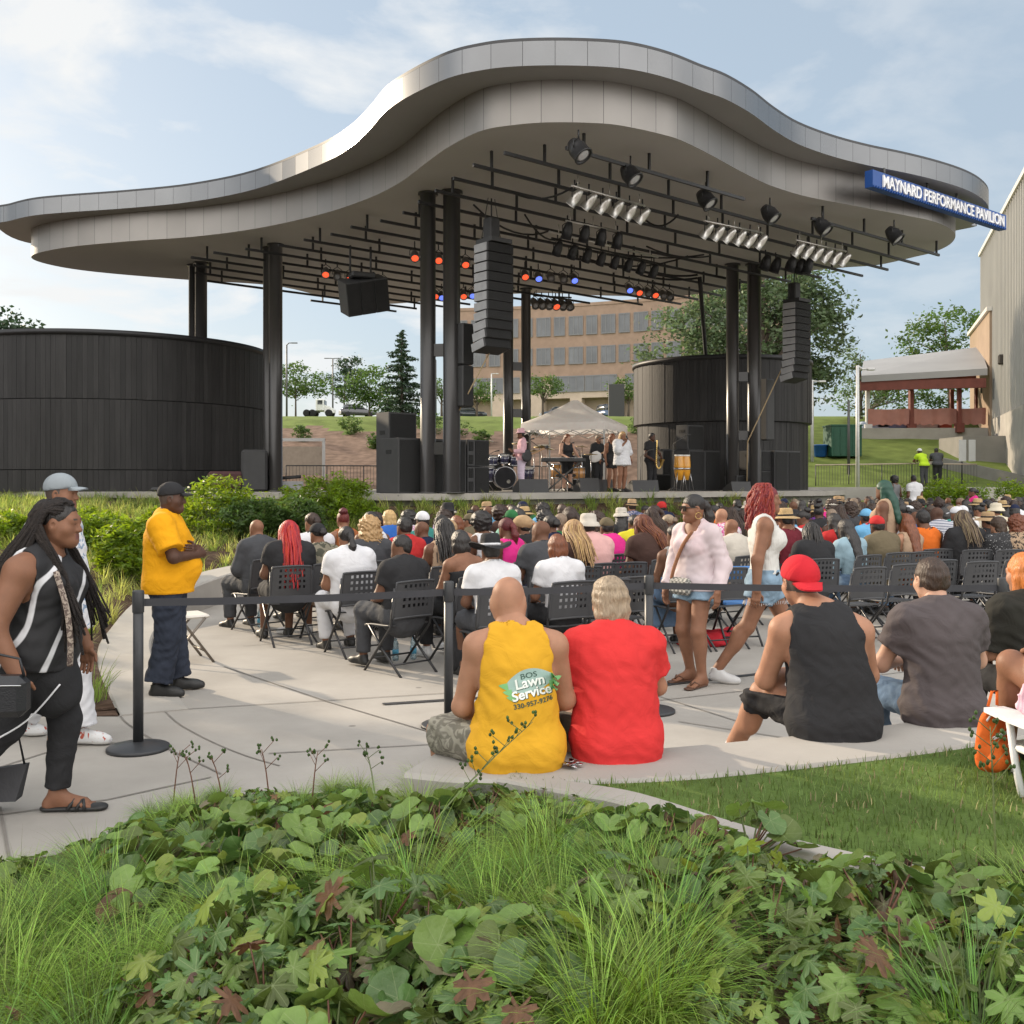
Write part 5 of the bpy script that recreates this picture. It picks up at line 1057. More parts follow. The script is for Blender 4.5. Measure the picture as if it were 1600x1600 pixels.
def hand_prims(W_, hd, hn, curl, side, s=1.):
    """palm, four bent fingers of different lengths and a thumb; hd = pointing direction, hn = palm normal"""
    y = A3(hd)/np.linalg.norm(hd); n = A3(hn)-y*(A3(hn)@y); n /= np.linalg.norm(n); x = np.cross(n, y)*side; g = lambda a, b, c: W_+(x*a+y*b+n*c)*s
    pr = [cap(g(-.022, .012, 0), g(-.028, .082, 0), .017*s, .013*s, .012), cap(g(0, .01, 0), g(0, .088, 0), .018*s, .013*s, .012), cap(g(.02, .012, 0), g(.026, .08, 0), .017*s, .013*s, .012), cap(g(-.028, .08, 0), g(.028, .08, 0), .012*s, None, .01)]
    for k, (fx, L_) in enumerate(((-.029, .070), (-.010, .080), (.010, .075), (.029, .058))):
        a = g(fx, .084, 0); th = curl*.5
        for q in (.45, .3, .25):
            b = a+(x*fx*.6+y*cos(th)+n*sin(th))*L_*q*s; pr.append(cap(a, b, .0088*s, .0078*s, .004)); a = b; th += curl*.75
    a = g(-.026, .025, .008); b = a+(-x*.75+y*.6+n*.35)*.042*s; c = b+(-x*.25+y*.9+n*(.3+.4*curl))*.034*s; return pr+[cap(a, b, .014*s, .011*s, .012), cap(b, c, .0105*s, .009*s, .004)]
def foot_prims(j, k, s=1., shoe=False):
    A, T = j['ank'][k], j['toe'][k]; d = T-A; d[2] = 0; L = np.linalg.norm(d); d = d/L; g = min(A[2], T[2]+.05); z0 = T[2]; hl = A-d*.035; hl = V3(hl[0], hl[1], A[2]-.05*s); up = V3(0, 0, 1); rt = np.cross(d, up)
    if shoe: return [cap(hl-up*.006, T-d*.03-up*.004, .038*s, .045*s, .03, flat(rt, .92)), cap(T-d*.05, T+d*.012-up*.006, .043*s, .034*s, .02), cap(A+up*.012-d*.012, A-up*.04-d*.01, .040*s, .044*s, .02, cut=[(A+up*.022, up)]), cap(A-up*.012+d*.02, T-d*.07+up*.012, .036*s, .030*s, .03)]
    pr = [cap(hl, T-d*.05, .034*s, .030*s, .03), cap(A, hl, .036*s, .034*s, .03), cap(A+d*.02-up*.01, T-d*.04, .036*s, .024*s, .03)]
    for t in range(5): pr.append(cap(T-d*.055+rt*(t-2)*.016, T+d*(.012-.006*abs(t-1.2))+rt*(t-2)*.018-up*.012, .012*s, .010*s, .006))
    return pr

SKIN = [mat('skin_%d' % k, c, rough=.55, var=.10, vs=18, bump=.08, bs=140, spec=.28) for k, c in enumerate(((.46, .27, .19), (.36, .185, .115), (.22, .105, .062), (.135, .064, .038), (.082, .040, .026), (.17, .082, .05)))]
for m in SKIN: m.node_tree.nodes['Principled BSDF'].inputs['Subsurface Weight'].default_value = .06; m.node_tree.nodes['Principled BSDF'].inputs['Subsurface Radius'].default_value = (.012, .005, .003)
LIPS = mat('lips', (.16, .06, .05), rough=.4); STUB = mat('cropped_hair', (.07, .05, .04), rough=.7, var=.3, vs=300); EYEW = mat('eye_white', (.6, .57, .53), rough=.15); IRIS = mat('iris', (.02, .012, .008), rough=.1)
HBLK = mat('hair_black', (.019, .016, .015), rough=.45, var=.4, vs=60, bump=.5, bs=90, island=.3, stretch=(1, 1, .2)); HBRN = mat('hair_dark_brown', (.035, .018, .011), rough=.5, var=.4, vs=60, bump=.5, bs=90, island=.4, stretch=(1, 1, .2)); HRED = mat('hair_bright_red', (.36, .010, .012), rough=.45, var=.25, vs=30, bump=.4, bs=80, island=.35, stretch=(1, 1, .2))
HAUB = mat('hair_auburn', (.13, .035, .014), rough=.45, var=.4, vs=60, bump=.5, bs=90, island=.4, stretch=(1, 1, .2)); HBLD = mat('hair_blonde', (.36, .22, .10), rough=.5, var=.3, vs=60, bump=.5, bs=90, island=.4, stretch=(1, 1, .2)); HGRY = mat('hair_ash_grey', (.27, .20, .135), rough=.5, var=.35, vs=80, bump=.6, bs=110, island=.4, stretch=(1, 1, .15)); HWIN = mat('hair_wine_red', (.12, .015, .014), rough=.5, var=.35, vs=60, bump=.5, bs=120, island=.5)
HCRM = mat('hair_crimson', (.20, .014, .012), rough=.5, var=.3, vs=60, bump=.4, bs=120, island=.4)
HHL = mat('hair_highlighted_braids', (.11, .075, .045), rough=.55, var=.3, island=.8)
HORG = mat('hair_copper_orange', (.42, .12, .025), rough=.45, var=.3, vs=60, bump=.5, bs=90, island=.3, stretch=(1, 1, .15)); HGRN = mat('hair_green', (.008, .045, .028), rough=.5, island=.4)
HAIRM = dict(black=HBLK, brown=HBRN, red=HRED, auburn=HAUB, blonde=HBLD, grey=HGRY, wine=HWIN, highlighted=HHL, orange=HORG, green=HGRN)

def body_mesh(j, B, cell, fine=False, feet='foot', hands=True):
    tp = torso_prims(j, B)+glute_prims(j, B); s = j['s']; neck = [cap(j['nek']-V3(0, 0, .03), j['head']+hrot(j)@V3(0, -.03, -.03), .058*s*B['neck'], .055*s*B['neck'], .04)]; lim = []
    for k in (0, 1): lim += arm_prims(j, B, k)+leg_prims(j, B, k)+(foot_prims(j, k, s) if feet == 'foot' else [])
    hp = [hand_prims(j['wri'][k], j['hd'][k], j['hn'][k], j['curl'][k], (-1, 1)[k], s) for k in (0, 1)] if hands else []
    if not fine:
        V, F = grow(tp+neck+lim+head_prims(j, False)+[p for h in hp for p in h], cell); return V, F
    parts = [grow(tp+neck+lim, cell)]; hc = j['head']; parts.append(grow(head_prims(j)+neck, .0048, lo=hc-V3(.15, .16, .155), hi=hc+V3(.15, .17, .16)))
    for k, h in enumerate(hp): parts.append(grow(h+[cap(j['wri'][k]-(j['wri'][k]-j['elb'][k])*.12, j['wri'][k], .030*s, .027*s, .02)], .0042))
    return joinm(parts)
def region_mats(V, F, j, stub=None, lips=True):
    """face-material index from the place on the head: 1 lips, 2 cropped hair"""
    R = hrot(j); c = V[F].mean(1)-j['head']; q = c@R; s = j['s']**.4; q = q/s; mi = np.zeros(len(F), np.int32)
    if lips: mi[(np.abs(q[:, 0]) < .024) & (q[:, 1] > .07) & (q[:, 2] < -.048) & (q[:, 2] > -.076)] = 1
    if stub is not None: mi[(np.linalg.norm(q, axis=1) < .2) & (q[:, 2] > stub-.035-.75*np.minimum(q[:, 1], .0)*-.25) & (q[:, 1] < .058-.0*q[:, 2]+.0) & ((q[:, 2] > .035) | (q[:, 1] < -.012) | ((q[:, 1] < .02) & (q[:, 2] > -.0))) & (np.abs(q[:, 0]) < .0835)] = 2
    mi[(np.abs(np.abs(q[:, 0])-.033) < .016) & (q[:, 1] > .062) & (np.abs(q[:, 2]-.031) < .005)] = 2
    return mi
def neckcut(j, r=.085, dz=.03, fw=.0): return dict(ball(j['nek']+j['fwd']*(.02+fw)+V3(0, 0, dz), r, sub=True))
def shirt(j, B, cell, sleeve=.55, hem=-.02, infl=.014, noise=.0045, loose=.012, neck=.078, neckdz=.035, hang=None, scoop=0.):
    tp = torso_prims(j, B)+(glute_prims(j, B, 1.16) if hem < -.04 else []); up = j['wai']-j['pel']; up = up/np.linalg.norm(up); 
    if hang: tp.append(cap(j['che'], j['pel']+up*hem, hang[0], hang[1], .06, flat(j['fwd'], hang[2])))
    pr = list(tp)
    for k in (0, 1):
        if sleeve: pr += arm_prims(j, B, k, sleeve, loose=loose)
    if hem < -.04: pr += [ball(q, .09*B['leg']*j['s']+.026, .05) for q in j['hip']]
    pr.append(neckcut(j, neck, neckdz, scoop)); pr.append(cap(j['nek'], j['head'], .052, None, sub=True))
    return grow(pr, cell, infl=infl, cuts=[(j['pel']+up*hem, -up)], noise=noise*.8, nf=2.3)
def tank(j, B, cell, hem=-.02, infl=.012, noise=.0035, neck=.10, neckdz=.02, strap=.105, hang=None, scoop=0.):
    tp = torso_prims(j, B)+(glute_prims(j, B, 1.16) if hem < -.04 else []); up = j['wai']-j['pel']; up = up/np.linalg.norm(up)
    if hang: tp.append(cap(j['che'], j['pel']+up*hem, hang[0], hang[1], .06, flat(j['fwd'], hang[2])))
    rt = V3(j['fwd'][1], -j['fwd'][0], 0); pr = list(tp)+([ball(q, .09*B['leg']*j['s']+.034, .05) for q in j['hip']] if hem < -.04 else [])
    for k in (0, 1): S0 = j['sho'][k]; o = (S0-j['nek']); o[2] = 0; o /= np.linalg.norm(o); up2 = V3(0, 0, 1); pr.append(cap(S0+o*.05+up2*.06, S0+o*.055-up2*.16, strap, strap*.92, sub=True))
    pr += [neckcut(j, neck, neckdz, scoop), cap(j['nek']+V3(0, 0, .02), j['head'], .06, None, sub=True)]
    return grow(pr, cell, infl=infl, cuts=[(j['pel']+up*hem, -up)], noise=noise*.8, nf=2.3)
def pants(j, B, cell, leg=1.92, infl=.012, noise=.004, loose=.008, top=.09, flare=.0):
    pr = [cap(j['pel'], j['wai'], .165*B['w']*j['s']*B['hip'], .15*B['w']*j['s'], .06, flat(j['fwd'], .66*B['d']))]+glute_prims(j, B); up = j['wai']-j['pel']; up = up/np.linalg.norm(up)
    if B['belly']: pr += [p for p in torso_prims(j, B) if 'ext' in p][:1]
    for k in (0, 1): pr += leg_prims(j, B, k, leg if not hasattr(leg, '__len__') else leg[k], loose=loose, flare=flare)
    return grow(pr, cell, infl=infl, cuts=[(j['pel']+up*top, up)], noise=noise, nf=2.4)
def shoes(j, cell, s=1.):
    return [grow(foot_prims(j, k, s, True), cell, cuts=[(V3(0, 0, min(j['toe'][k][2]-.032, 9)), V3(0, 0, -1))]) for k in (0, 1)]
HC0 = V3(0, 0, 0)
def hair_mesh(style, cell=.012, seed=1):
    """hair in head space (face towards +Y, origin at the head's centre); returns list of (V, F) quads"""
    rg = np.random.default_rng(seed); face = [ball((0, .075, -.045), [.066, .06, .085], sub=True)]; scalp = ball((0, -.014, .036), [.085, .104, .096], .02)
    cutlow = [(V3(0, 0, -.045), V3(0, .55, -1))]
    if style == 'short': return [grow([scalp, ball((0, -.05, -.01), [.078, .06, .07], .02), ball((0, .085, -.02), [.075, .055, .09], sub=True)], cell, cuts=[(V3(0, 0, -.05), V3(0, .2, -1))], noise=.002, nf=3)]
    if style == 'afro': return [grow([ball((0, -.02, .045), [.135, .14, .125], .03), ball((0, -.05, -.02), [.115, .09, .10], .03), ball((0, .11, -.045), [.075, .085, .095], sub=True)], cell, noise=.008, nf=3)]
    if style == 'curly': return [grow([ball((0, -.025, .035), [.128, .135, .12], .03), ball((0, -.06, -.09), [.145, .10, .15], .03), ball((0, -.07, -.19), [.14, .085, .10], .03), ball((0, .13, -.07), [.072, .095, .16], sub=True)], cell, noise=.011, nf=4.2)]
    if style == 'bob': return [grow([scalp, ball((0, -.03, -.03), [.102, .098, .13], .03), ball((0, .09, -.055), [.062, .075, .12], sub=True)], cell, cuts=[(V3(0, 0, -.125), V3(0, .2, -1))], noise=.004, nf=2)]
    if style == 'mop': return [grow([ball((0, -.016, .034), [.094, .11, .104], .02), ball((0, -.05, -.045), [.092, .075, .12], .03), ball((0, .10, -.04), [.07, .07, .10], sub=True)], cell, cuts=[(V3(0, 0, -.15), V3(0, 0, -1))], noise=.004, nf=3)]
    if style == 'ponytail': return [grow([scalp, ball((0, .08, -.045), [.075, .06, .09], sub=True)], cell, cuts=cutlow, noise=.001), grow([ball((0, -.115, .03), .032, .02), cap((0, -.13, .02), (0, -.16, -.09), .034, .04, .03), cap((0, -.16, -.09), (.01, -.14, -.24), .04, .014, .03)], cell, noise=.004, nf=3)]
    if style == 'bun': return [grow([scalp, ball((0, .08, -.045), [.075, .06, .09], sub=True)], cell, cuts=cutlow, noise=.002), grow([ball((0, -.08, .125), [.06, .058, .05], .02)], cell, noise=.006, nf=3)]
    if style == 'bunlow': return [grow([scalp, ball((0, .08, -.045), [.075, .06, .09], sub=True)], cell, cuts=cutlow, noise=.002), grow([ball((0, -.125, .03), [.05, .045, .05], .02)], cell, noise=.005, nf=3)]
    if style == 'long': return [grow([scalp, cap((0, -.06, 0), (0, -.14, -.17), .092, .09, .04, flat((0, 1, 0), .6)), cap((0, -.14, -.17), (0, -.205, -.38), .09, .07, .04, flat((0, 1, 0), .5)), cap((-.055, -.02, 0), (-.08, -.03, -.22), .045, .03, .03), cap((.055, -.02, 0), (.08, -.03, -.22), .045, .03, .03), ball((0, .09, -.06), [.06, .075, .13], sub=True)], cell, noise=.004, nf=2)]
    if style == 'scalp': return [grow([ball((0, -.014, .034), [.0815, .101, .0945], .02), ball((0, .105, -.045), [.09, .085, .125], sub=True)], cell, cuts=[(V3(0, -.02, -.03), V3(0, .9, -1))], noise=.0015, nf=5)]
    if style == 'twists':
        mb = MB()
        for k in range(230):
            a = pi*.5+rg.uniform(-1, 1)*2.2+pi; u = rg.uniform(0, 1); z = .035+.09*sin(u*pi/2); r_ = cos(u*pi/2); p = V3(.08*cos(a)*r_, -.014+.098*sin(a)*r_, z); L = rg.uniform(.16, .33); ph = rg.uniform(0, 6); rb = rg.uniform(1.05, 1.5); pts = []
            for t in range(12): f = t/11; g = min(f*2.2, 1); r2 = (r_*(1-g)+g)*(1+(rb-1)*min(1, f*1.6)); pts.append(V3(.088*cos(a)*r2+.010*sin(ph+f*17), -.02+.105*sin(a)*r2-.02*f+.010*cos(ph+f*17), z+.03*sin(g*2.2)-(L+z)*max(0, f-.18)/.82))
            mb.tube(pts, [.010]*11+[.005], 5, caps=False)
        return [grow([scalp, ball((0, .085, -.045), [.07, .06, .09], sub=True)], cell, cuts=cutlow), (np.array(mb.v, np.float32), np.array(mb.f))]
    if style in ('locs', 'braids', 'longbraids'):
        mb = MB(); n = {'locs': 70, 'braids': 80, 'longbraids': 95}[style]; L0 = {'locs': .20, 'braids': .36, 'longbraids': .58}[style]; rr = {'locs': .011, 'braids': .009, 'longbraids': .009}[style]
        for k in range(n):
            a = pi*.5+(rg.uniform(-1, 1))*2.35+pi; u = rg.uniform(.0, 1); z = .035+.09*sin(u*pi/2); r_ = cos(u*pi/2); p = V3(.082*cos(a)*r_, -.014+.10*sin(a)*r_, z)
            o = V3(cos(a), sin(a), 0); L = L0*rg.uniform(.75, 1.1); q = V3(.098*cos(a), -.016+.118*sin(a), .0)+o*rg.uniform(0, .012); lb = style != 'locs'; e = V3(q[0]*1.12, min(q[1]*1.05, .04)-.02-(.08 if lb else 0)*(q[1] < .03), -L*(.45 if not lb else .38))+rg.normal(size=3)*.008; e2 = V3(e[0]*(1.04 if not lb else .9), e[1]-(.012 if not lb else .07), -L)+rg.normal(size=3)*.014
            mb.tube([p, p*.45+q*.55+V3(0, 0, .025), q, e, e2], [rr, rr, rr, rr*.95, rr*.5], 5, caps=False)
        Vq = np.array(mb.v, np.float32); Fq = np.array(mb.f); return [grow([scalp, ball((0, .085, -.045), [.07, .06, .09], sub=True)], cell, cuts=cutlow), (Vq, Fq)]
    return []
HAIRS = {}
def hair_obj(style, col, parent, j, name='hair', seed=1, cell=.012):
    key = (style, seed, cell)
    if key not in HAIRS:
        q = hair_mesh(style, cell, seed)
        HAIRS[key] = None if not q else joinm(q)
    if HAIRS[key] is None: return None
    V, F = HAIRS[key]; kk = key+('me',)
    if kk in HAIRS: o = bpy.data.objects.new(name, HAIRS[kk]); COL.objects.link(o); setpar(o, parent)
    else: o = npmesh(name, V, F, HBLK, parent); HAIRS[kk] = o.data
    o.material_slots[0].link = 'OBJECT'; o.material_slots[0].material = HAIRM.get(col, HBLK) if isinstance(col, str) else col
    headfit(o, j); return o
def headfit(o, j):
    R = Matrix(hrot(j).tolist()); o.matrix_local = Matrix.Translation(Vector(j['head']))@R.to_4x4()@Matrix.Scale(float(j['s']**.4), 4)
HATS = {}
def hat_obj(kind, m, parent, j, band=None):
    if kind not in HATS:
        b = MB()
        def brimmed(rb, rc, h, dip, n=28, pinch=0.):
            pr = [(rb, -.02-dip, 1.0), (rb*.985, -.012-dip, 1), (rc*1.25, .0, 0), (rc*1.02, .005, 0), (rc*1.0, h*.5, 0), (rc*.93, h*.85, 0), (rc*.72, h, 0), (0.001, h*(1-pinch), 0)]; bb = len(b.v)
            for r, z, ee in pr:
                for k in range(n): a = 2*pi*k/n; b.v.append((r*cos(a)*.92, r*sin(a)*1.08-.012, z+.045+ee*.035*abs(cos(a))**2*(2.0 if kind == 'cowboy' else .25)))
            for i_ in range(len(pr)-1):
                for k in range(n): b.f.append([bb+i_*n+k, bb+i_*n+(k+1) % n, bb+(i_+1)*n+(k+1) % n, bb+(i_+1)*n+k]); b.m.append(0); b.sm.append(True)
        if kind == 'straw': brimmed(.19, .098, .115, .012, pinch=.15)
        elif kind == 'cowboy': brimmed(.215, .10, .125, .01, pinch=.1)
        elif kind == 'bucket': brimmed(.148, .10, .095, .035)
        elif kind == 'fedora': brimmed(.145, .098, .12, .0, pinch=.2)
        elif kind == 'wide': brimmed(.235, .10, .10, .03)
        elif kind in ('cap', 'capback'):
            V, F = grow([ball((0, -.010, .045), [.092, .112, .098], .02)], .011, cuts=[(V3(0, 0, .03), V3(0, .12, -1))]); b.add(V.tolist(), F.tolist(), 0, True); bb = len(b.v); n = 12
            for row, (r, dz) in enumerate(((.0, 0), (.045, -.002), (.085, -.010))):
                for k in range(n+1): a = pi*k/n; b.v.append((.082*cos(a)*(1-.12*row), .072+sin(a)**.6*(r+.0)+.02*sin(a), .052+dz-.012*abs(cos(a))**2))
            for row in range(2):
                for k in range(n): b.f.append([bb+row*(n+1)+k, bb+row*(n+1)+k+1, bb+(row+1)*(n+1)+k+1, bb+(row+1)*(n+1)+k]); b.m.append(0); b.sm.append(True)
            nb = len(b.v)-bb; b.v += [(x, y, z-.006) for x, y, z in b.v[bb:]]
            for row in range(2):
                for k in range(n): b.f.append([bb+nb+row*(n+1)+k, bb+nb+(row+1)*(n+1)+k, bb+nb+(row+1)*(n+1)+k+1, bb+nb+row*(n+1)+k+1]); b.m.append(0); b.sm.append(True)
        elif kind in ('beanie', 'wrap'):
            V, F = grow([ball((0, -.016, .04), [.094, .112, .102] if kind == 'beanie' else [.10, .125, .098], .02), ball((0, .09, -.03), [.08, .05, .07], sub=True)], .011, cuts=[(V3(0, 0, .0), V3(0, .35, -1))], noise=.003, nf=3); b.add(V.tolist(), F.tolist(), 0, True)
        o = b.build(kind, m, parent); HATS[kind] = o.data
    else: o = bpy.data.objects.new(kind, HATS[kind]); COL.objects.link(o); setpar(o, parent)
    o.name = {'straw': 'straw_hat', 'cowboy': 'cowboy_hat', 'bucket': 'bucket_hat', 'fedora': 'fedora_hat', 'wide': 'sun_hat', 'cap': 'cap', 'capback': 'cap', 'beanie': 'beanie', 'wrap': 'headwrap'}[kind]
    o.material_slots[0].link = 'OBJECT'; o.material_slots[0].material = m; headfit(o, j)
    if kind == 'capback': o.matrix_local = Matrix.Translation(Vector(j['head']))@Matrix(hrot(j).tolist()).to_4x4()@Matrix.Rotation(pi, 4, 'Z')
    if band is not None and kind in ('straw', 'cowboy', 'fedora', 'wide'):
        rc = .1; bm = MB().lathe([(rc*1.0, .052), (rc*1.045, .052), (rc*1.03, .075), (rc*.98, .075)], 28); q = bm.build('hat_band', band, o); q.scale = (.93, 1.09, 1); q.location = (0, -.012, 0)
    return o
def eyes(parent, j):
    R = hrot(j); s = j['s']**.4
    for e in (-1, 1):
        c = j['head']+R@(V3(e*.033, .0748, .006)*s); b = MB().lathe([(.013*s*sin(t*pi/8), -.013*s*cos(t*pi/8)) for t in range(9)], 12, c).build('eye', EYEW, parent); d = R@V3(0, 1, 0); M = Vector(d).to_track_quat('Z', 'Y').to_matrix()
        MB().lathe([(.0062*s, .0118*s), (.004*s, .0136*s), (0, .0139*s)], 10, c, M).build('iris', IRIS, b)
PERSONS = []
def person(label, loc, rz, j, B=None, skin=2, cell=.011, fine=True, stub=None, feet='shoe', hands=True, group=None, eye=True):
    feet = 'none' if feet == 'shoe' else feet; B = dict(DEFB, **(B or {})); V, F = body_mesh(j, B, cell, fine, feet, hands); mi = region_mats(V, F, j, stub) if fine else None
    o = npmesh('person', V, F, [SKIN[skin], LIPS, STUB], None, mi); o.location = loc; o.rotation_euler = (0, 0, rz); tag(o, label, 'person', group); PERSONS.append(o)
    if fine and eye: eyes(o, j)
    return o, B
def garment(name, VF, m, parent): return npmesh(name, VF[0], VF[1], m, parent)
def do_shoes(o, j, m, s=1., cell=.009, sole=None):
    for k, (V, F) in enumerate(shoes(j, cell, s)):
        mi = None
        if sole is not None: mi = (V[F].mean(1)[:, 2] < j['toe'][k][2]-.012).astype(np.int32)
        npmesh('shoe', V, F, [m]+([sole] if sole else []), o, mi)
def strap_path(o, pts, r, m, name, n=6, fl=None):
    return MB().tube(spline([Vector(p) for p in pts], 5), r, n).build(name, m, o)
# ------------------------------------------------------------------ people near the camera
def pattern(key, c1, c2, scale=8, lo=.5, hi=.53, kind='noise', dist=1.5, rot=(0, 0, 0), rough=.8):
    """two-colour cloth print"""
    if key in _mc: return _mc[key]
    m = mat(key+'_base', c1, rough=rough, bump=.2, bs=14).copy(); m.name = key; t = m.node_tree; b = t.nodes['Principled BSDF']; L = t.links.new; nn = t.nodes.new
    co = nn('ShaderNodeTexCoord'); mp = nn('ShaderNodeMapping'); L(co.outputs['Object'], mp.inputs[0]); mp.inputs['Rotation'].default_value = rot
    if kind == 'wave': x = nn('ShaderNodeTexWave'); x.inputs['Distortion'].default_value = dist; x.inputs['Detail'].default_value = 1; x.inputs['Detail Scale'].default_value = 1.2
    elif kind == 'voronoi': x = nn('ShaderNodeTexVoronoi')
    elif kind == 'checker': x = nn('ShaderNodeTexChecker')
    else: x = nn('ShaderNodeTexNoise'); x.inputs['Distortion'].default_value = dist; x.inputs['Detail'].default_value = 1
    L(mp.outputs[0], x.inputs['Vector']); x.inputs['Scale'].default_value = scale
    r = nn('ShaderNodeMapRange'); L(x.outputs['Distance' if kind == 'voronoi' else ('Fac' if kind != 'wave' else 'Fac')], r.inputs[0]); r.inputs[1].default_value = lo; r.inputs[2].default_value = hi
    mx = nn('ShaderNodeMix'); mx.data_type = 'RGBA'; L(r.outputs[0], mx.inputs['Factor']); mx.inputs['A'].default_value = (*c1, 1); mx.inputs['B'].default_value = (*c2, 1); L(mx.outputs['Result'], b.inputs['Base Color'])
    _mc[key] = m; return m
WHT = fabric('white', (.62, .62, .64)); BLK = fabric('black', (.026, .026, .028)); JEAN = fabric('dark_jeans', (.028, .034, .05), vs=9, var=.25); DENIM = fabric('light_denim', (.20, .29, .38), vs=9, var=.25); DENIMB = fabric('blue_denim', (.11, .17, .26), vs=8, var=.3)
LEATH = mat('black_leather', (.014, .015, .018), rough=.4, bump=.15, bs=120); GOLD = mat('gold', (.6, .42, .16), rough=.25, metal=1); SHOEW = mat('white_shoe', (.62, .62, .62), rough=.6); SHOEB = mat('black_shoe', (.018, .018, .018), rough=.5); SOLEW = mat('shoe_sole_white', (.55, .54, .52), rough=.7)
# --- yellow tank top on the wall
def j_wall(h, lean, **k): return J_sit(h, lean, .45, .40, **k)
j = j_wall(1.71, .06, hyaw=-.22, hpit=-.12); j['kne'][0] = V3(-.36, .24, .55); j['ank'][0] = V3(-.30, .50, .10); j['toe'][0] = V3(-.36, .66, .035); j['elb'] = [V3(-.25, .07, .70), V3(.24, .10, .72)]; j['wri'] = [V3(-.16, .30, .60), V3(.15, .32, .62)]; j['head'] = j['head']+V3(-.03, 0, -.015)
o, B = person('person with shaved head in yellow tank top seated on the wall', (.02, 4.76, 0), .06, j, dict(w=1.02, arm=1.08, d=1.02, belly=.3, neck=1.15), 1, .0095)
VF = tank(j, B, .0085, hem=-.11, hang=(.150, .166, .72), strap=.108, neck=.088, neckdz=.03); ts = garment('tank_top', VF, fabric('yellow_tank', (.60, .32, .022)), o); TANKVF = VF
garment('shorts', pants(j, B, .0095, leg=.96, loose=.022, flare=.012, noise=.006), pattern('khaki_camo', (.13, .12, .095), (.25, .235, .19), 15, .42, .56, 'noise', 2.5), o); do_shoes(o, j, SHOEB)
bv = BVHTree.FromPolygons([Vector(v) for v in VF[0].tolist()], [tuple(f) for f in VF[1].tolist()])
def project(Vt, Ft, name, m, parent, cx, cz, rot, off=.003, arch=0.):
    out = []
    for v in Vt:
        x, z = v[0], v[1]+arch*v[0]*v[0]; X = cx+x*cos(rot)-z*sin(rot); Z = cz+x*sin(rot)+z*cos(rot); h = bv.ray_cast(Vector((X, -1, Z)), Vector((0, 1, 0))); y = h[0].y if h[0] is not None else -.15; out.append((X, y-off, Z))
    MB().add(out, Ft).build(name, m, parent)
def ctext(s, size, width, bold=0.):
    Vt, Ft = text_mesh(s, size, bold=bold); Vt = Vt.copy(); a, b_ = Vt[:, 0].min(), Vt[:, 0].max(); Vt[:, 0] = (Vt[:, 0]-(a+b_)/2)*width/(b_-a); Vt[:, 1] -= Vt[:, 1].mean(); return Vt, Ft
def gridpoly(fn, n=14, m=6):
    Vt = [fn(i_/n, k/m) for i_ in range(n+1) for k in range(m+1)]; return np.array([(a, b_, 0) for a, b_ in Vt]), [(i_*(m+1)+k, (i_+1)*(m+1)+k, (i_+1)*(m+1)+k+1, i_*(m+1)+k+1) for i_ in range(n) for k in range(m)]
SLATE = mat('print_slate', (.30, .42, .38), rough=.8); GRNP = mat('print_green', (.18, .42, .16), rough=.8); INK = mat('print_dark', (.03, .07, .05), rough=.8); PW = mat('print_white', (.72, .75, .70), rough=.8)
LC, LZ, LR = .055, .845, .17
Vg, Fg = gridpoly(lambda a, b_: ((a-.5)*.22, (b_-.5)*.105*(1-.75*(2*a-1)**2)+.012*(1-(2*a-1)**2))); project(Vg, Fg, 'print_banner', SLATE, ts, LC, LZ, LR, .002)
for e in (-1, 1):
    for dz, dxx in ((-.03, .0), (.0, .014), (-.055, -.012)):
        Vg, Fg = gridpoly(lambda a, b_: (e*(.088+a*.042+dxx), dz+(b_-.5)*.036*(1-a)**.7+a*.012), 6, 4); project(Vg, Fg if e > 0 else [f[::-1] for f in Fg], 'print_leaf', GRNP, ts, LC, LZ, LR, .0026)
for s_, sz, wd_, z, m_, bd in (('BOS', .034, .075, .036, INK, 0), ('Lawn', .062, .135, .0, PW, .0016), ('Service', .058, .185, -.042, PW, .0016), ('330-957-9276', .03, .185, -.088, INK, .0006)):
    Vt, Ft = ctext(s_, sz, wd_, bd); project(Vt+np.array([0, z, 0]), Ft, 'lettering', m_, ts, LC, LZ, LR, .0045, -.8 if z > -.08 else 0)
    if m_ is PW: project(Vt*np.array([1.02, 1.02, 1])+np.array([.003, z-.003, 0]), Ft, 'lettering_shadow', INK, ts, LC, LZ, LR, .0034, -.8)
# --- red tee, grey hair
j = j_wall(1.61, .10, hyaw=.05, hpit=-.18); j['kne'][0] = V3(-.22, .36, .60); j['elb'] = [V3(-.25, .10, .72), V3(.24, .14, .74)]; j['wri'] = [V3(-.10, .36, .66), V3(.10, .36, .66)]
o, B = person('person with ash grey shaggy hair in a red t-shirt seated on the wall', (.50, 4.92, 0), .10, j, dict(w=1.1, arm=1.0, d=1.1, belly=.3), 1, .0095)
garment('t_shirt', shirt(j, B, .0085, sleeve=.62, hem=-.12, hang=(.165, .185, .75), loose=.02, noise=.0042), fabric('red_tee', (.58, .035, .035)), o); garment('shorts', pants(j, B, .0095, leg=.98, loose=.02, flare=.01), fabric('grey_khaki', (.15, .135, .11)), o); do_shoes(o, j, SHOEB)
hair_obj('mop', 'grey', o, j, seed=3, cell=.007)
k_ = empty('key_bunch', 'bunch of keys lying on the wall between the yellow and red shirts', 'keys', (.275, 4.68, .452)); kb_ = MB()
for a in range(7): kb_.bbox((.015*cos(a*.9), .03*sin(a*.9)+.0, .012+.006*(a % 3)), (.055, .016, .004), a*.8, b=.001); kb_.lathe([(.006, 0), (.014, 0), (.014, .004), (.006, .004)], 10, (.035*cos(a*.8), .03*sin(a*.8), .012+.005*(a % 3)))
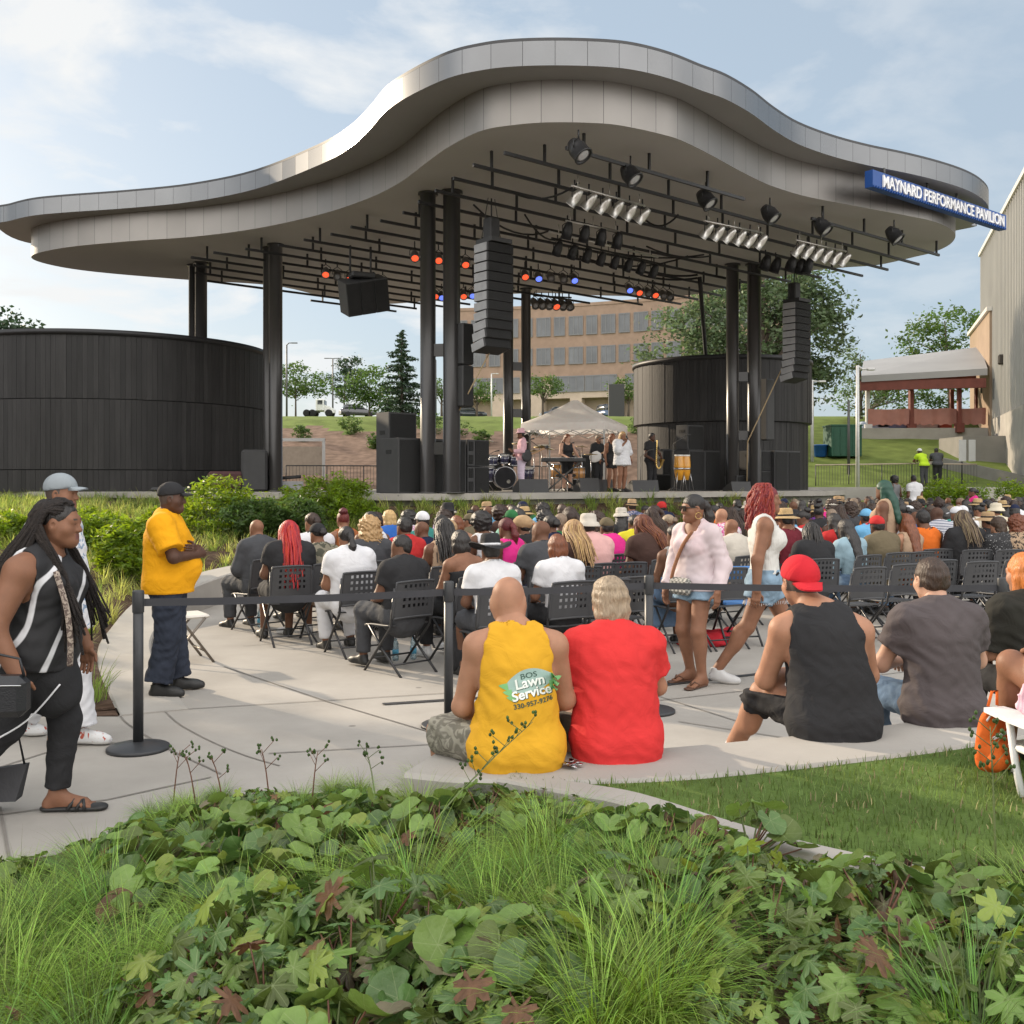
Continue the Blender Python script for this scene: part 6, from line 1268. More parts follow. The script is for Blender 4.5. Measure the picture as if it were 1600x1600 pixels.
kb_.build('keys', STND, k_); MB().tube([(.02*cos(t*.6), .02*sin(t*.6), .02) for t in range(11)], .002, 5).build('ring', STND, k_)
# --- red cap backwards, black tank
j = j_wall(1.82, .10, hyaw=.12, hpit=-.12); j['nek'] = j['nek']+V3(-.055, 0, -.01); j['head'] = j['head']+V3(-.12, .03, -.03); j['che'] = j['che']+V3(-.03, 0, 0); j['sho'] = [V3(-.245, .05, .98), V3(.15, .03, .97)]
j['kne'] = [V3(-.29, .30, .60), V3(.12, .44, .58)]; j['ank'] = [V3(-.45, .62, .10), V3(.12, .46, .10)]; j['toe'] = [V3(-.54, .77, .04), V3(.14, .64, .04)]; j['elb'] = [V3(-.31, .16, .70), V3(.24, .16, .72)]; j['wri'] = [V3(-.10, .36, .70), V3(.08, .38, .70)]
o, B = person('person in backwards red cap and black tank top seated with one leg stretched out', (1.67, 5.33, 0), .0, j, dict(w=1.13, arm=1.15, d=1.1, belly=.5, leg=1.08), 1, .0095, stub=.0)
garment('tank_top', tank(j, B, .0085, hem=-.13, hang=(.185, .20, .78), strap=.10, neck=.12, neckdz=.005), BLK, o); garment('shorts', pants(j, B, .0095, leg=1.16, loose=.018, noise=.007), fabric('black_shorts', (.02, .02, .022), bs=9, bump=.4), o)
for k in (0, 1): garment('sock', grow([cap(j['kne'][k]+(j['ank'][k]-j['kne'][k])*.66, j['ank'][k], .046, .042)], .008, infl=.004), WHT, o)
do_shoes(o, j, SHOEW); hc_ = hat_obj('capback', fabric('red_cap', (.50, .02, .03)), o, j); hc_.matrix_local = Matrix.Translation(Vector(j['head'])+Vector((0, -.01, -.005)))@Matrix(hrot(j).tolist()).to_4x4()@Matrix.Rotation(.42, 4, 'X')@Matrix.Rotation(pi, 4, 'Z')@Matrix.Scale(1.1, 4)
# --- grey t-shirt
j = j_wall(1.73, .06, hyaw=.03, hpit=-.12); j['kne'][0] = V3(-.24, .36, .56); j['elb'] = [V3(-.285, .12, .74), V3(.28, .13, .75)]; j['wri'] = [V3(-.08, .34, .72), V3(.08, .34, .72)]
o, B = person('person with short brown hair in a charcoal grey t-shirt seated on the wall', (2.36, 5.63, 0), .08, j, dict(w=1.1, arm=1.05, d=1.02), 0, .0095, stub=.0)
garment('t_shirt', shirt(j, B, .0085, sleeve=.60, hem=-.10, hang=(.175, .18, .74), loose=.018, noise=.006), fabric('charcoal_tee', (.085, .072, .074)), o); garment('jeans', pants(j, B, .0095, loose=.012, noise=.006), DENIMB, o); do_shoes(o, j, SHOEB); hair_obj('short', 'brown', o, j, seed=5, cell=.006)
# --- copper hair at the right edge
j = j_wall(1.70, .06, hyaw=.2, hpit=-.1); o, B = person('person with long copper hair and black top at the right edge of the picture', (3.14, 6.14, 0), .15, j, dict(w=1.08, arm=1.1, bust=1), 1, .012)
garment('blouse', shirt(j, B, .011, sleeve=.95, hem=-.06, loose=.03, hang=(.175, .19, .8), noise=.007), fabric('black_blouse', (.025, .024, .02)), o); garment('trousers', pants(j, B, .012), BLK, o); do_shoes(o, j, SHOEB); hair_obj('long', 'orange', o, j, seed=2, cell=.009)
# --- beach chair with backpack and its sitter
CH = Vector((2.47, 4.14, .437)); root = empty('beach_chair', 'white framed low beach chair with orange striped sling on the lawn', 'chair', CH, .25); WPL = mat('white_plastic', (.72, .72, .72), rough=.45)
for e in (-1, 1):
    b = MB(); n = 8; b.v = []
    for k in range(n+1):
        t = k/n; y = .38-.72*t; wdt = .05+.035*sin(pi*min(t*1.3, 1)); b.v += [(e*.30-wdt, y, .325-.02*t), (e*.30+wdt, y, .325-.02*t), (e*.30-wdt, y, .345-.02*t), (e*.30+wdt, y, .345-.02*t)]
    for k in range(n):
        a = k*4
        for q in ((0, 1, 5, 4), (2, 6, 7, 3), (0, 4, 6, 2), (1, 3, 7, 5)): b.f.append([a+i_ for i_ in q]); b.m.append(0); b.sm.append(False)
    b.f += [[0, 2, 3, 1], [n*4, n*4+1, n*4+3, n*4+2]]; b.m += [0, 0]; b.sm += [False]*2
    b.build('armrest', WPL, root)
    MB().tube([(e*.29, .30, .325), (e*.29, .26, .12), (e*.29, .22, 0)], .016, 8).build('leg', WPL, root); MB().tube([(e*.29, -.28, .31), (e*.29, -.34, .15), (e*.29, -.46, 0)], .018, 8).build('leg', WPL, root)
    MB().tube([(e*.28, .30, .20), (e*.28, -.20, .16), (e*.27, -.38, .40), (e*.26, -.56, .80)], .016, 8).build('side_rail', WPL, root)
b = MB(); pth = [(.30, .205), (.05, .175), (-.2, .165), (-.38, .405), (-.47, .6), (-.56, .80)]
for k, (y, z) in enumerate(pth): b.v += [(-.265, y, z+.012), (.265, y, z+.012), (-.265, y, z), (.265, y, z)]
for k in range(len(pth)-1):
    a = k*4
    for q in ((0, 1, 5, 4), (2, 6, 7, 3), (0, 4, 6, 2), (1, 3, 7, 5)): b.f.append([a+i_ for i_ in q]); b.m.append(0); b.sm.append(False)
b.build('sling', pattern('orange_stripe', (.55, .10, .03), (.45, .46, .40), 2.2, .55, .6, 'wave', 0, (0, pi/2, 0)), root)
MB().tube([(-.29, -.3, .06), (.29, -.3, .06)], .012, 6).build('crossbar', WPL, root)
bp = empty('backpack', 'orange backpack hanging from the arm of the white beach chair', 'bag', (2.09, 4.46, .49), .5); bp.scale = (.85, .85, .88); ORN = fabric('orange_pack', (.60, .12, .02)); 
V, F = grow([cap((-.03, 0, .09), (-.02, .0, .24), .085, .07, .03, flat((0, 1, 0), .6)), cap((.04, 0, .08), (.02, .0, .25), .085, .065, .03, flat((0, 1, 0), .6)), cap((-.05, -.06, .08), (.05, -.06, .08), .05, None, .02), cap((-.045, -.055, .13), (.045, -.055, .13), .04, None, .02)], .007, noise=.003, nf=2.2); npmesh('body', V, F, ORN, bp)
MB().tube([(.10, -.04, .0), (.128, -.03, .12), (.095, -.03, .27), (.0, -.02, .32), (-.08, -.03, .27)], .005, 6).build('piping', WHT, bp); MB().tube([(-.07, -.062, .19), (.05, -.062, .21)], .008, 6).build('pocket_trim', WHT, bp); MB().tube([(-.03, 0, .33), (0, 0, .40), (.04, 0, .40), (.04, 0, .33)], .008, 6).build('strap', ORN, bp)
j = J_sit(1.68, -.12, .215, .40); j['kne'] = [V3(-.17, .44, .52), V3(.12, .42, .50)]; j['ank'] = [V3(-.06, .60, .10), V3(.16, .60, .10)]; j['toe'] = [V3(-.05, .76, .04), V3(.17, .76, .04)]; j['elb'] = [V3(-.27, .16, .46), V3(.30, .1, .46)]; j['wri'] = [V3(-.12, .36, .60), V3(.12, .36, .60)]
o, B = person('person in pink pleated clothes sitting in the white beach chair', CH+Vector((.0, -.02, .0)), .25, j, dict(w=1.05, bust=1), 2, .012)
PNK = pattern('pink_pleats', (.62, .36, .46), (.70, .48, .56), 30, .3, .7, 'wave', .5, (0, 0, .4)); garment('blouse', shirt(j, B, .011, sleeve=.8, loose=.03, hem=-.05), PNK, o); garment('skirt', pants(j, B, .011, leg=.62, loose=.05, flare=.03, noise=.006), PNK, o); hair_obj('bunlow', 'black', o, j, cell=.009)
MB().lathe([(.030, -.012), (.036, -.012), (.036, .012), (.030, .012)], 16, j['wri'][0]-V3(.0, .03, 0), Matrix.Rotation(1.1, 3, 'Y')).build('watch', GOLD, o); do_shoes(o, j, SHOEB)
# --- walking in pink white shirt
j = J_stand(1.64, hyaw=-.45, hpit=-.06); j['kne'] = [V3(-.12, .10, .47), V3(.09, .06, .47)]; j['ank'] = [V3(-.13, .06, .085), V3(.10, -.06, .085)]; j['toe'] = [V3(-.16, .24, .035), V3(.13, .12, .035)]; j['elb'] = [V3(-.27, -.06, 1.05), V3(.26, -.03, 1.05)]; j['wri'] = [V3(-.29, .05, .82), V3(.27, .08, .82)]
o, B = person('person in sunglasses and sheer pale pink shirt walking along the barrier', (1.60, 8.95, 0), 2.25, j, dict(w=.98, hip=1.12, leg=1.12, bust=1.05), 2, .0095, feet='foot')
SHEER = mat('cloth_sheer_pink', (.70, .60, .62), rough=.8, var=.14, vs=2.2, bump=.3, bs=12, trans=.25); garment('shirt', shirt(j, B, .009, sleeve=1.86, hem=-.07, loose=.015, hang=(.165, .175, .76), neck=.085, neckdz=.01, scoop=.05, noise=.0045), SHEER, o); garment('collar', grow([cap(j['nek']+V3(0, -.01, .0), j['nek']+V3(0, .0, .04), .082, .066), dict(cap(j['nek'], j['head'], .062, None), sub=True)], .007, cuts=[(j['nek']+V3(0, 0, .045), V3(0, .3, 1)), (j['nek']+V3(0, .05, 0), V3(0, 1, 0))]), SHEER, o); garment('shorts', pants(j, B, .009, leg=.36, loose=.014, top=.06, flare=.012), DENIM, o); garment('camisole', tank(j, B, .012, hem=.25, infl=.01, neck=.1, neckdz=-.02), fabric('red_tee', (.58, .035, .035)), o)
hair_obj('ponytail', 'black', o, j, seed=2, cell=.008)
R_ = hrot(j); hp_ = lambda x, y, z: j['head']+R_@V3(x, y, z)
g = MB()
for e in (-1, 1): g.bbox(hp_(e*.036, .096, .008), (.062, .012, .045), b=.008, M=Matrix(R_.tolist())); g.tube([hp_(e*.066, .09, .016), hp_(e*.082, .0, .012)], .004, 5)
g.build('sunglasses', mat('sunglass_lens', (.012, .01, .008), rough=.1), o)
for e in (-1, 1): MB().tube([hp_(e*.088, -.01+.028*cos(t*.63), -.06+.028*sin(t*.63)) for t in range(11)], .003, 5).build('earring', GOLD, o)
CHK = pattern('checked_canvas', (.12, .12, .11), (.36, .35, .32), 42, .4, .6, 'checker'); MB().bbox((.02, .17, .86), (.26, .07, .15), -.1, b=.03).build('belt_bag', CHK, o)
strap_path(o, [(-.10, .15, 1.34), (.0, .17, 1.2), (.08, .18, 1.02), (.12, .17, .92)], .016, pattern('striped_webbing', (.05, .10, .06), (.45, .12, .05), 60, .4, .6, 'wave', 0, (0, 0, 0)), 'bag_strap')
for k in (0, 1):
    q = j['toe'][k]; d = q-j['ank'][k]; d[2] = 0; d /= np.linalg.norm(d); rt = V3(d[1], -d[0], 0); s_ = MB(); V, F = grow([cap(j['ank'][k]*V3(1, 1, 0)-d*.03+V3(0, 0, .012), q*V3(1, 1, 0)+d*.03+V3(0, 0, .012), .038, .044, .01, flat((0, 0, 1), .3))], .007); s_.add(V.tolist(), F.tolist(), 0, True); s_.tube([q-d*.07+rt*.045+V3(0, 0, .0), q-d*.03+rt*.015+V3(0, 0, .03), q+V3(0, 0, .0), q-d*.03-rt*.02+V3(0, 0, .03), q-d*.07-rt*.04], .006, 5); s_.build('sandal', mat('tan_leather', (.09, .04, .022), rough=.5), o)
# --- red curls, white tank, denim shorts
j = J_stand(1.72, hyaw=-.15, hpit=.02); j['pel'] = V3(0, .0, .90); j['hip'] = [V3(-.09, .02, .88), V3(.09, -.01, .88)]; j['kne'] = [V3(-.10, .22, .48), V3(.10, -.16, .50)]; j['ank'] = [V3(-.10, .28, .085), V3(.10, -.42, .12)]; j['toe'] = [V3(-.12, .46, .035), V3(.11, -.26, .035)]; j['elb'] = [V3(-.25, .02, 1.10), V3(.25, -.09, 1.09)]; j['wri'] = [V3(-.24, .16, .88), V3(.27, -.10, .83)]; j['hd'][1] = V3(0, -.1, -1)
o, B = person('person with big wine red curls in white tank and denim shorts striding along the barrier', (2.22, 9.0, 0), -pi/2-.12, j, dict(w=1.08, hip=1.18, leg=1.12, arm=1.18, bust=1.25), 2, .0095)
garment('tank_top', tank(j, B, .009, hem=.06, strap=.075, neck=.095), fabric('ribbed_white', (.60, .59, .56), stretch=(30, 30, 1), bs=2), o); garment('shorts', pants(j, B, .009, leg=.40, loose=.018, top=.1, flare=.02, noise=.006), DENIM, o); hair_obj('twists', HCRM, o, j, seed=4, cell=.008); do_shoes(o, j, mat('silver_trainer', (.5, .5, .5), rough=.45), sole=SOLEW)
for k in (0, 1):
    fr = MB(); q = j['hip'][k]+(j['kne'][k]-j['hip'][k])*.40
    for t in range(46): a = t*2*pi/46; p_ = q+V3(.118*cos(a), .118*sin(a), .0); fr.tube([p_, p_*1+V3(.01*cos(a), .01*sin(a), -.022-.014*random.random())], .0018, 4, caps=False)
    fr.build('frayed_hem', WHT, o)
MB().tube([j['wri'][1]+V3(.034*cos(t*.63), .034*sin(t*.63), .01) for t in range(11)], .005, 5).build('bracelet', STND, o); garment('knee_band', grow([cap(j['kne'][0]+V3(0, 0, .03), j['kne'][0]-V3(0, .01, .08), .066, .06)], .009), DENIMB, o); strap_path(o, [(.16, .10, .98), (.19, .0, .90), (.15, -.12, .97)], .010, BLK, 'belt')
# --- yellow polo, arms folded
j = J_stand(1.74, hyaw=.05, hpit=-.03); j['ank'] = [V3(-.13, .05, .09), V3(.12, -.06, .09)]; j['toe'] = [V3(-.17, .22, .04), V3(.17, .12, .04)]; j['elb'] = [V3(-.28, .10, 1.16), V3(.28, .10, 1.15)]; j['wri'] = [V3(.02, .235, 1.20), V3(-.03, .275, 1.16)]; j['hd'] = [V3(1, -.25, .1), V3(-1, -.2, .05)]; j['hn'] = [V3(0, -1, 0), V3(0, -1, 0)]
o, B = person('person in mustard yellow polo and black cap standing with folded arms', (-2.86, 8.52, 0), -pi/2+.12, j, dict(w=1.06, d=1.14, belly=1.15, arm=1.08, leg=1.04, hip=1.0), 4, .0095, stub=.0)
garment('polo_shirt', shirt(j, B, .009, sleeve=.78, hem=-.10, loose=.028, hang=(.168, .182, .98), infl=.022, noise=.0028, neck=.07, neckdz=.05), fabric('mustard_polo', (.72, .33, .008)), o); garment('trousers', pants(j, B, .0095, loose=.03, flare=.028, noise=.006), JEAN, o); do_shoes(o, j, SHOEB, 1.08); hat_obj('cap', BLK, o, j)
V, F = grow([cap(j['nek']+V3(0, -.0, .005), j['nek']+V3(0, .01, .05), .078, .066)], .008, cuts=[]); garment('collar', grow([cap(j['nek']+V3(0, 0, .0), j['nek']+V3(0, .012, .035), .080, .068), dict(cap(j['nek'], j['head'], .06, None), sub=True)], .007, cuts=[(j['nek']+V3(0, 0, .045), V3(0, -.3, 1))]), fabric('mustard_polo', (.72, .33, .008)), o)
# white folding chair behind him
def folding_chair(lab, loc, rz, m, seatm):
    root = empty('folding_chair', lab, 'chair', loc, rz); b = MB().bbox((0, 0, .45), (.40, .38, .035), b=.015); b.build('seat', seatm, root); MB().bbox((0, -.21, .78), (.40, .03, .17), b=.012).build('backrest', seatm, root)
    for e in (-1, 1): MB().tube([(e*.215, -.24, .86), (e*.215, -.12, .47), (e*.215, .22, 0)], .013, 6).build('leg', m, root); MB().tube([(e*.20, .14, .44), (e*.20, -.24, 0)], .013, 6).build('leg', m, root)
    b = MB(); b.tube([(-.215, .13, .12), (.215, .13, .12)], .010, 6); b.tube([(-.20, -.16, .10), (.20, -.16, .10)], .010, 6); b.build('crossbar', m, root); return root
folding_chair('pale metal folding chair standing behind the person in the yellow polo', PZ(296, 1040, 0)+Vector((-.12, .25, 0)), -1.0, mat('taupe_tube', (.22, .19, .16), rough=.4, metal=.6), mat('cream_seat', (.60, .57, .52), rough=.6))
# --- grey cap
j = J_stand(1.80, hyaw=0, hpit=-.02); j['ank'] = [V3(-.10, -.30, .12), V3(.11, .20, .09)]; j['kne'] = [V3(-.10, -.05, .50), V3(.10, .16, .50)]; j['toe'] = [V3(-.11, -.16, .04), V3(.13, .38, .04)]
o, B = person('person in pale grey cap and long white printed shirt walking behind the barrier post', (-3.10, 6.98, 0), -pi/2, j, dict(w=1.08, d=1.1, belly=.4), 2, .011, stub=.0)
garment('shirt', shirt(j, B, .010, sleeve=.95, hem=-.22, loose=.03, hang=(.18, .22, .95), noise=.008), pattern('white_blue_print', (.66, .66, .68), (.25, .33, .45), 11, .60, .63, 'noise', 2.5), o); garment('trousers', pants(j, B, .011, loose=.03, flare=.03), WHT, o); do_shoes(o, j, pattern('red_white_shoe', (.62, .62, .62), (.4, .08, .05), 16, .60, .63), sole=SOLEW); hat_obj('cap', fabric('grey_cap', (.26, .29, .31)), o, j)
garment('shirt_print', grow([ball(j['che']+V3(.10, .17, -.16), [.07, .05, .13], .02)], .01), pattern('yellow_print', (.62, .45, .04), (.04, .035, .02), 9, .58, .62, 'noise', 2), o)
# --- long dreadlocks, black swirl top
j = J_stand(1.66, hyaw=-.06, hpit=-.06); lf = -.03; j['pel'] = V3(0, -.02, .90); j['hip'] = [V3(-.10, .0, .88), V3(.10, -.03, .88)]; j['kne'] = [V3(-.10, .07, .48), V3(.10, -.14, .50)]; j['ank'] = [V3(-.09, .03, .085), V3(.11, -.45, .14)]; j['toe'] = [V3(-.10, .22, .035), V3(.12, -.31, .035)]; j['sho'] = [V3(-.20, -.02, 1.31), V3(.215, -.03, 1.30)]; j['elb'] = [V3(-.27, .02, 1.05), V3(.31, -.12, 1.03)]; j['wri'] = [V3(-.27, .12, .85), V3(.31, .0, .80)]; j['hd'][1] = V3(-.02, .02, -1); j['hn'][1] = V3(-1, .15, 0); j['nek'] = V3(0, .01, 1.385); j['head'] = V3(0, .09, 1.535)
LAD = (-2.46, 5.38, 0); LRZ = -pi/2+.04
o, B = person('person with very long dark locs in black sleeveless top walking along the path', LAD, LRZ, j, dict(w=1.12, d=1.12, arm=1.42, belly=.6, bust=1.3, hip=1.1, leg=1.12, neck=1.1), 2, .0088, feet='foot')
garment('sleeveless_top', tank(j, B, .0085, hem=-.10, strap=.10, neck=.09, hang=(.175, .19, .92), noise=.005), pattern('black_white_swirl', (.015, .015, .017), (.60, .60, .62), 1.7, .93, .97, 'wave', 4.5, (.3, .2, 1.1)), o); garment('leggings', pants(j, B, .009, leg=1.9, noise=.003), BLK, o)
garment('wrap_skirt', grow([cap(j['pel']+V3(.02, .0, .02), V3(.10, -.30, .50), .17, .16, .06, flat((.9, .2, .2), .8)), cap(V3(.08, -.2, .6), V3(.12, -.62, .28), .14, .11, .08, flat((1, 0, 0), .55)), cap(j['pel'], V3(0, .06, .66), .170, .14, .06, flat((0, 1, 0), .95))], .010, noise=.006, cuts=[(j['pel']+V3(0, 0, .06), V3(0, 0, 1)), (V3(.1, -.3, .29), V3(0, .62, -1))]), BLK, o)
strap_path(o, [(.14, .14, .72), (.205, .0, .55), (.235, -.2, .43), (.23, -.42, .30), (.21, -.6, .22)], .005, WHT, 'skirt_piping', 5)
rg = np.random.default_rng(5); mb = MB(); R_ = hrot(j); hd_ = j['head']; s4 = j['s']**.4
for k in range(170):
    u, a = rg.uniform(0, 1), rg.uniform(-1, 1); side = 1 if rg.uniform() < .62 else -1; an = rg.uniform(-.9, 1.5); p = V3(side*.075*cos(an*.6)*(.35+.65*u), -.02-.085*sin(an)*.9, .125-.075*u*u); back = rg.uniform(0, 1); L = rg.uniform(.50, .74)
    q = V3(side*(.10+.02*rg.uniform()), -.06-.06*back, .0); 
    if rg.uniform() < .36: e1 = V3(.13*side, .05+.05*rg.uniform(), -.25); e2 = V3((.13+.05*rg.uniform())*side, .12+.12*rg.uniform(), -L*.9)
    else: e1 = V3(side*(.13+.03*rg.uniform()), -.12-.14*back, -.22); e2 = V3(side*(.15+.05*rg.uniform()), -.16-.25*back, -L)
    pts = spline([Vector(hd_+R_@(v_*s4)) for v_ in (p, p*.4+q*.6+V3(0, 0, .045), q, e1, e2)], 3); r0 = .0088*rg.uniform(.8, 1.2); mb.tube(pts, [r0*(1 if t < len(pts)-3 else .7) for t in range(len(pts))], 6)

for k in range(64):
    q_ = -1+2*k/63+rg.normal()*.02; a0 = V3(.073*q_, .062-.055*abs(q_)**1.5, .108-.062*q_*q_); a1 = V3(.084*q_, -.03, .137-.055*q_*q_); a2 = V3(.092*q_, -.125, .03); a3 = V3(.12*q_+rg.normal()*.012, -.2-.05*rg.uniform(), -.25); a4 = V3(.15*q_+rg.normal()*.02, -.26-.1*rg.uniform(), -.52-.15*rg.uniform())
    pts = spline([Vector(hd_+R_@(v_*s4)) for v_ in (a0, a1, a2, a3, a4)], 3); mb.tube(pts, [.006]+[.0088]*(len(pts)-3)+[.007, .005], 6)
hair_obj('scalp', 'black', o, j, 'hairline', seed=2, cell=.006); mb.build('dreadlocks', mat('hair_locs', (.020, .014, .012), rough=.75, var=.5, vs=70, bump=.9, bs=160, island=.4), o)
strap_path(o, [(.17, .13, 1.30), (.19, .19, 1.12), (.19, .21, .95), (.17, .2, .82)], .016, pattern('snake_strap', (.35, .29, .24), (.10, .07, .06), 55, .45, .55, 'noise', 1), 'bag_strap'); strap_path(o, [(.20, -.10, 1.33), (.25, -.22, 1.10), (.30, -.22, .85)], .007, mat('tan_leather', (.09, .04, .022)), 'handbag_strap')
MB().tube([j['wri'][1]+V3(.0, .0, -.115)+V3(.012*cos(t*.7), .012*sin(t*.7), 0) for t in range(10)], .003, 5).build('ring', GOLD, o)
for k in (0, 1):
    q = j['toe'][k]; aa = j['ank'][k]; d = q-aa; d[2] = 0; d /= np.linalg.norm(d); rt = V3(d[1], -d[0], 0); z0 = q[2]-.035; s_ = MB(); V, F = grow([cap(aa*V3(1, 1, 0)-d*.045+V3(0, 0, z0+.016), q*V3(1, 1, 0)+d*.03+V3(0, 0, z0+.016), .042, .048, .01, flat((0, 0, 1), .42))], .006); s_.add(V.tolist(), F.tolist(), 0, True)
    for f0, f1, h in ((-.12, -.05, .052), (-.075, -.02, .04), (-.03, -.07, .044)):
        s_.tube([q+d*f0+rt*.048+V3(0, 0, -.02), q+d*(f0*.6+f1*.4)+rt*.02+V3(0, 0, h*.55), q+d*(f0*.4+f1*.6)-rt*.015+V3(0, 0, h*.55), q+d*f1-rt*.048+V3(0, 0, -.02)], .010, 6)
    s_.build('sandal', SHOEB, o)
hb = empty('handbag', 'black leather handbag hanging at the hip of the person with long locs', 'bag', Vector(LAD)+Vector((-.035, -.42, .66)), .05); MB().bbox((0, 0, .06), (.30, .12, .20), b=.035).build('body', LEATH, hb); MB().tube([(-.14, -.063, .12), (.14, -.063, .12)], .004, 5).build('zip', STND, hb); MB().tube([(-.13, 0, .15), (-.10, .02, .235), (0, .03, .255), (.10, .02, .235), (.13, 0, .15)], .007, 6).build('handle', LEATH, hb)
hb = empty('carrier_bag', 'grey and black cloth bag carried low at the left edge of the picture', 'bag', Vector(LAD)+Vector((-.20, .10, .06)), .1); bb_ = MB(); bb_.add([(-.22, -.05, .0), (.02, -.05, .0), (.02, .05, .0), (-.22, .05, .0), (-.24, -.02, .15), (.07, -.02, .19), (.07, .02, .19), (-.24, .02, .15)], [(3, 2, 1, 0), (0, 1, 5, 4), (1, 2, 6, 5), (2, 3, 7, 6), (3, 0, 4, 7), (4, 5, 6, 7)]); bb_.build('body', fabric('grey_bag', (.07, .07, .075)), hb); MB().tube([(.05, 0, .18), (-.05, .03, .62), (-.2, .0, .15)], .006, 6).build('handle', BLK, hb)

# ------------------------------------------------------------------ belt barrier posts
POSTM = mat('barrier_black', (.030, .032, .035), rough=.45, var=.1); tops = []
for lab, px, pyb, bx in (('leftmost belt barrier post beside the person in the yellow polo', 216, 1171, 0), ('belt barrier post left of the yellow tank top', 701, 1135, 0), ('belt barrier post behind the grey haired person in red', 1014, 1112, 0), ('belt barrier post at the right beside the charcoal t-shirt', 1566, 1120, 0)):
    q = PZ(px, pyb, 0); r_ = empty('barrier_post', lab, 'barrier post', q, 0, 'belt barrier posts'); MB().lathe([(.20, 0), (.20, .018), (.19, .024), (.10, .045), (.04, .055)], 40).build('base', POSTM, r_); MB().lathe([(.033, .05), (.033, 1.0)], 24).build('post', POSTM, r_); MB().lathe([(.036, .90), (.038, .905), (.038, 1.035), (.034, 1.045), (0, 1.045)], 24).build('belt_head', POSTM, r_); tops.append(q)
BELT = mat('belt_webbing', (.035, .036, .042), rough=.75)
ends = tops+[tops[-1]+Vector((2.4, .5, 0))]
for k, lab in enumerate(('left black barrier belt crossing in front of the yellow polo', 'black barrier belt between the yellow tank and the red shirt', 'long black barrier belt passing the two walking people', 'black barrier belt running out at the right edge')):
    a, b_ = ends[k], ends[k+1]; d = (b_-a).normalized(); s_ = Vector((-d.y, d.x, 0))*.0012; mb = MB(); n = 12; a = a+d*.038; b_ = b_-d*.038
    for t in range(n+1): p_ = a.lerp(b_, t/n); z = .965-.012*4*(t/n)*(1-t/n); mb.v += [(p_+s_+Vector((0, 0, z-.025)))[:], (p_+s_+Vector((0, 0, z+.025)))[:], (p_-s_+Vector((0, 0, z+.025)))[:], (p_-s_+Vector((0, 0, z-.025)))[:]]
    for t in range(n):
        for c in range(4): mb.f.append([t*4+c, (t+1)*4+c, (t+1)*4+(c+1) % 4, t*4+(c+1) % 4]); mb.m.append(0); mb.sm.append(False)
    tag(mb.build('barrier_belt', BELT), lab, 'barrier belt')
# ------------------------------------------------------------------ the seated audience
CHM = mat('chair_black_plastic', (.048, .049, .053), rough=.5, var=.1); CHT = mat('chair_black_tube', (.045, .045, .048), rough=.35, metal=.4)
def make_chair():
    root = empty('folding_chair', 'black chair', 'chair', (0, 0, 0), 0, 'black perforated chairs of the audience')
    b = MB(); n = 8
    for k in range(n+1):
        y = -.16+.42*k/n; dz = .015*(k/n)**6*-2+.012*(2*k/n-1)**2
        for z in (.448, .432):
            for x in (-.215, 0, .215): b.v.append((x, y, z+dz-.006*(x == 0)))
    for k in range(n):
        a = k*6
        for q in ((0, 1, 7, 6), (1, 2, 8, 7), (3, 9, 10, 4), (4, 10, 11, 5), (0, 6, 9, 3), (2, 5, 11, 8)): b.f.append([a+i_ for i_ in q]); b.m.append(0); b.sm.append(True)
    b.f += [[0, 3, 4, 1], [1, 4, 5, 2], [48, 49, 52, 51], [49, 50, 53, 52]]; b.m += [0]*4; b.sm += [False]*4
    b.build('seat', CHM, root)
    nx_, nz_ = 17, 11; b = MB(); X = lambda i_: -.225+.45*i_/nx_
    for sgn in (0, 1):
        for i_ in range(nx_+1):
            for k in range(nz_+1): x = X(i_); z = .52+.33*k/nz_; b.v.append((x*(1-.06*(k/nz_)**2), -.20-.045*(k/nz_)-.045*(1-(x/.225)**2)+.006*sgn-.003, z+.012*(1-(x/.225)**2)))
    o_ = (nx_+1)*(nz_+1)
    for i_ in range(nx_):
        for k in range(nz_):
            if 3 <= i_ <= 13 and 3 <= k <= 9 and (k % 2 == 1) and (i_ % 2 == 1): continue
            a, c, d, e = i_*(nz_+1)+k, (i_+1)*(nz_+1)+k, (i_+1)*(nz_+1)+k+1, i_*(nz_+1)+k+1
            b.f += [[a, c, d, e], [o_+e, o_+d, o_+c, o_+a]]; b.m += [0, 0]; b.sm += [True, True]
    rim = [Vector(b.v[i_*(nz_+1)]) for i_ in range(nx_+1)]+[Vector(b.v[nx_*(nz_+1)+k]) for k in range(1, nz_+1)]+[Vector(b.v[i_*(nz_+1)+nz_]) for i_ in range(nx_-1, -1, -1)]+[Vector(b.v[k]) for k in range(nz_-1, -1, -1)]
    b.tube(rim, .011, 6); b.build('backrest', CHM, root)
    for e in (-1, 1):
        MB().tube([(e*.225, -.23, .80), (e*.225, -.17, .44), (e*.225, .24, 0)], .0125, 6).build('leg', CHT, root)
        MB().tube([(e*.205, .20, .43), (e*.205, -.02, .22), (e*.205, -.30, 0)], .0125, 6).build('leg', CHT, root)
    b = MB(); b.tube([(-.225, .12, .13), (.225, .12, .13)], .009, 5); b.tube([(-.205, -.19, .10), (.205, -.19, .10)], .009, 5); b.build('crossbar', CHT, root)
    return root
CHAIR = make_chair(); NCH = [0]
def chair(loc, rz, label): o = place(CHAIR, NCH[0] == 0, loc, rz, 1, label); NCH[0] += 1; return o
BUILDS = dict(m=dict(w=1.06, arm=1.06), f=dict(w=.95, bust=.95, hip=1.08), l=dict(w=1.26, d=1.15, belly=.7, arm=1.28, leg=1.12, hip=1.06, bust=.6))
CELL = .016; TPL = {}
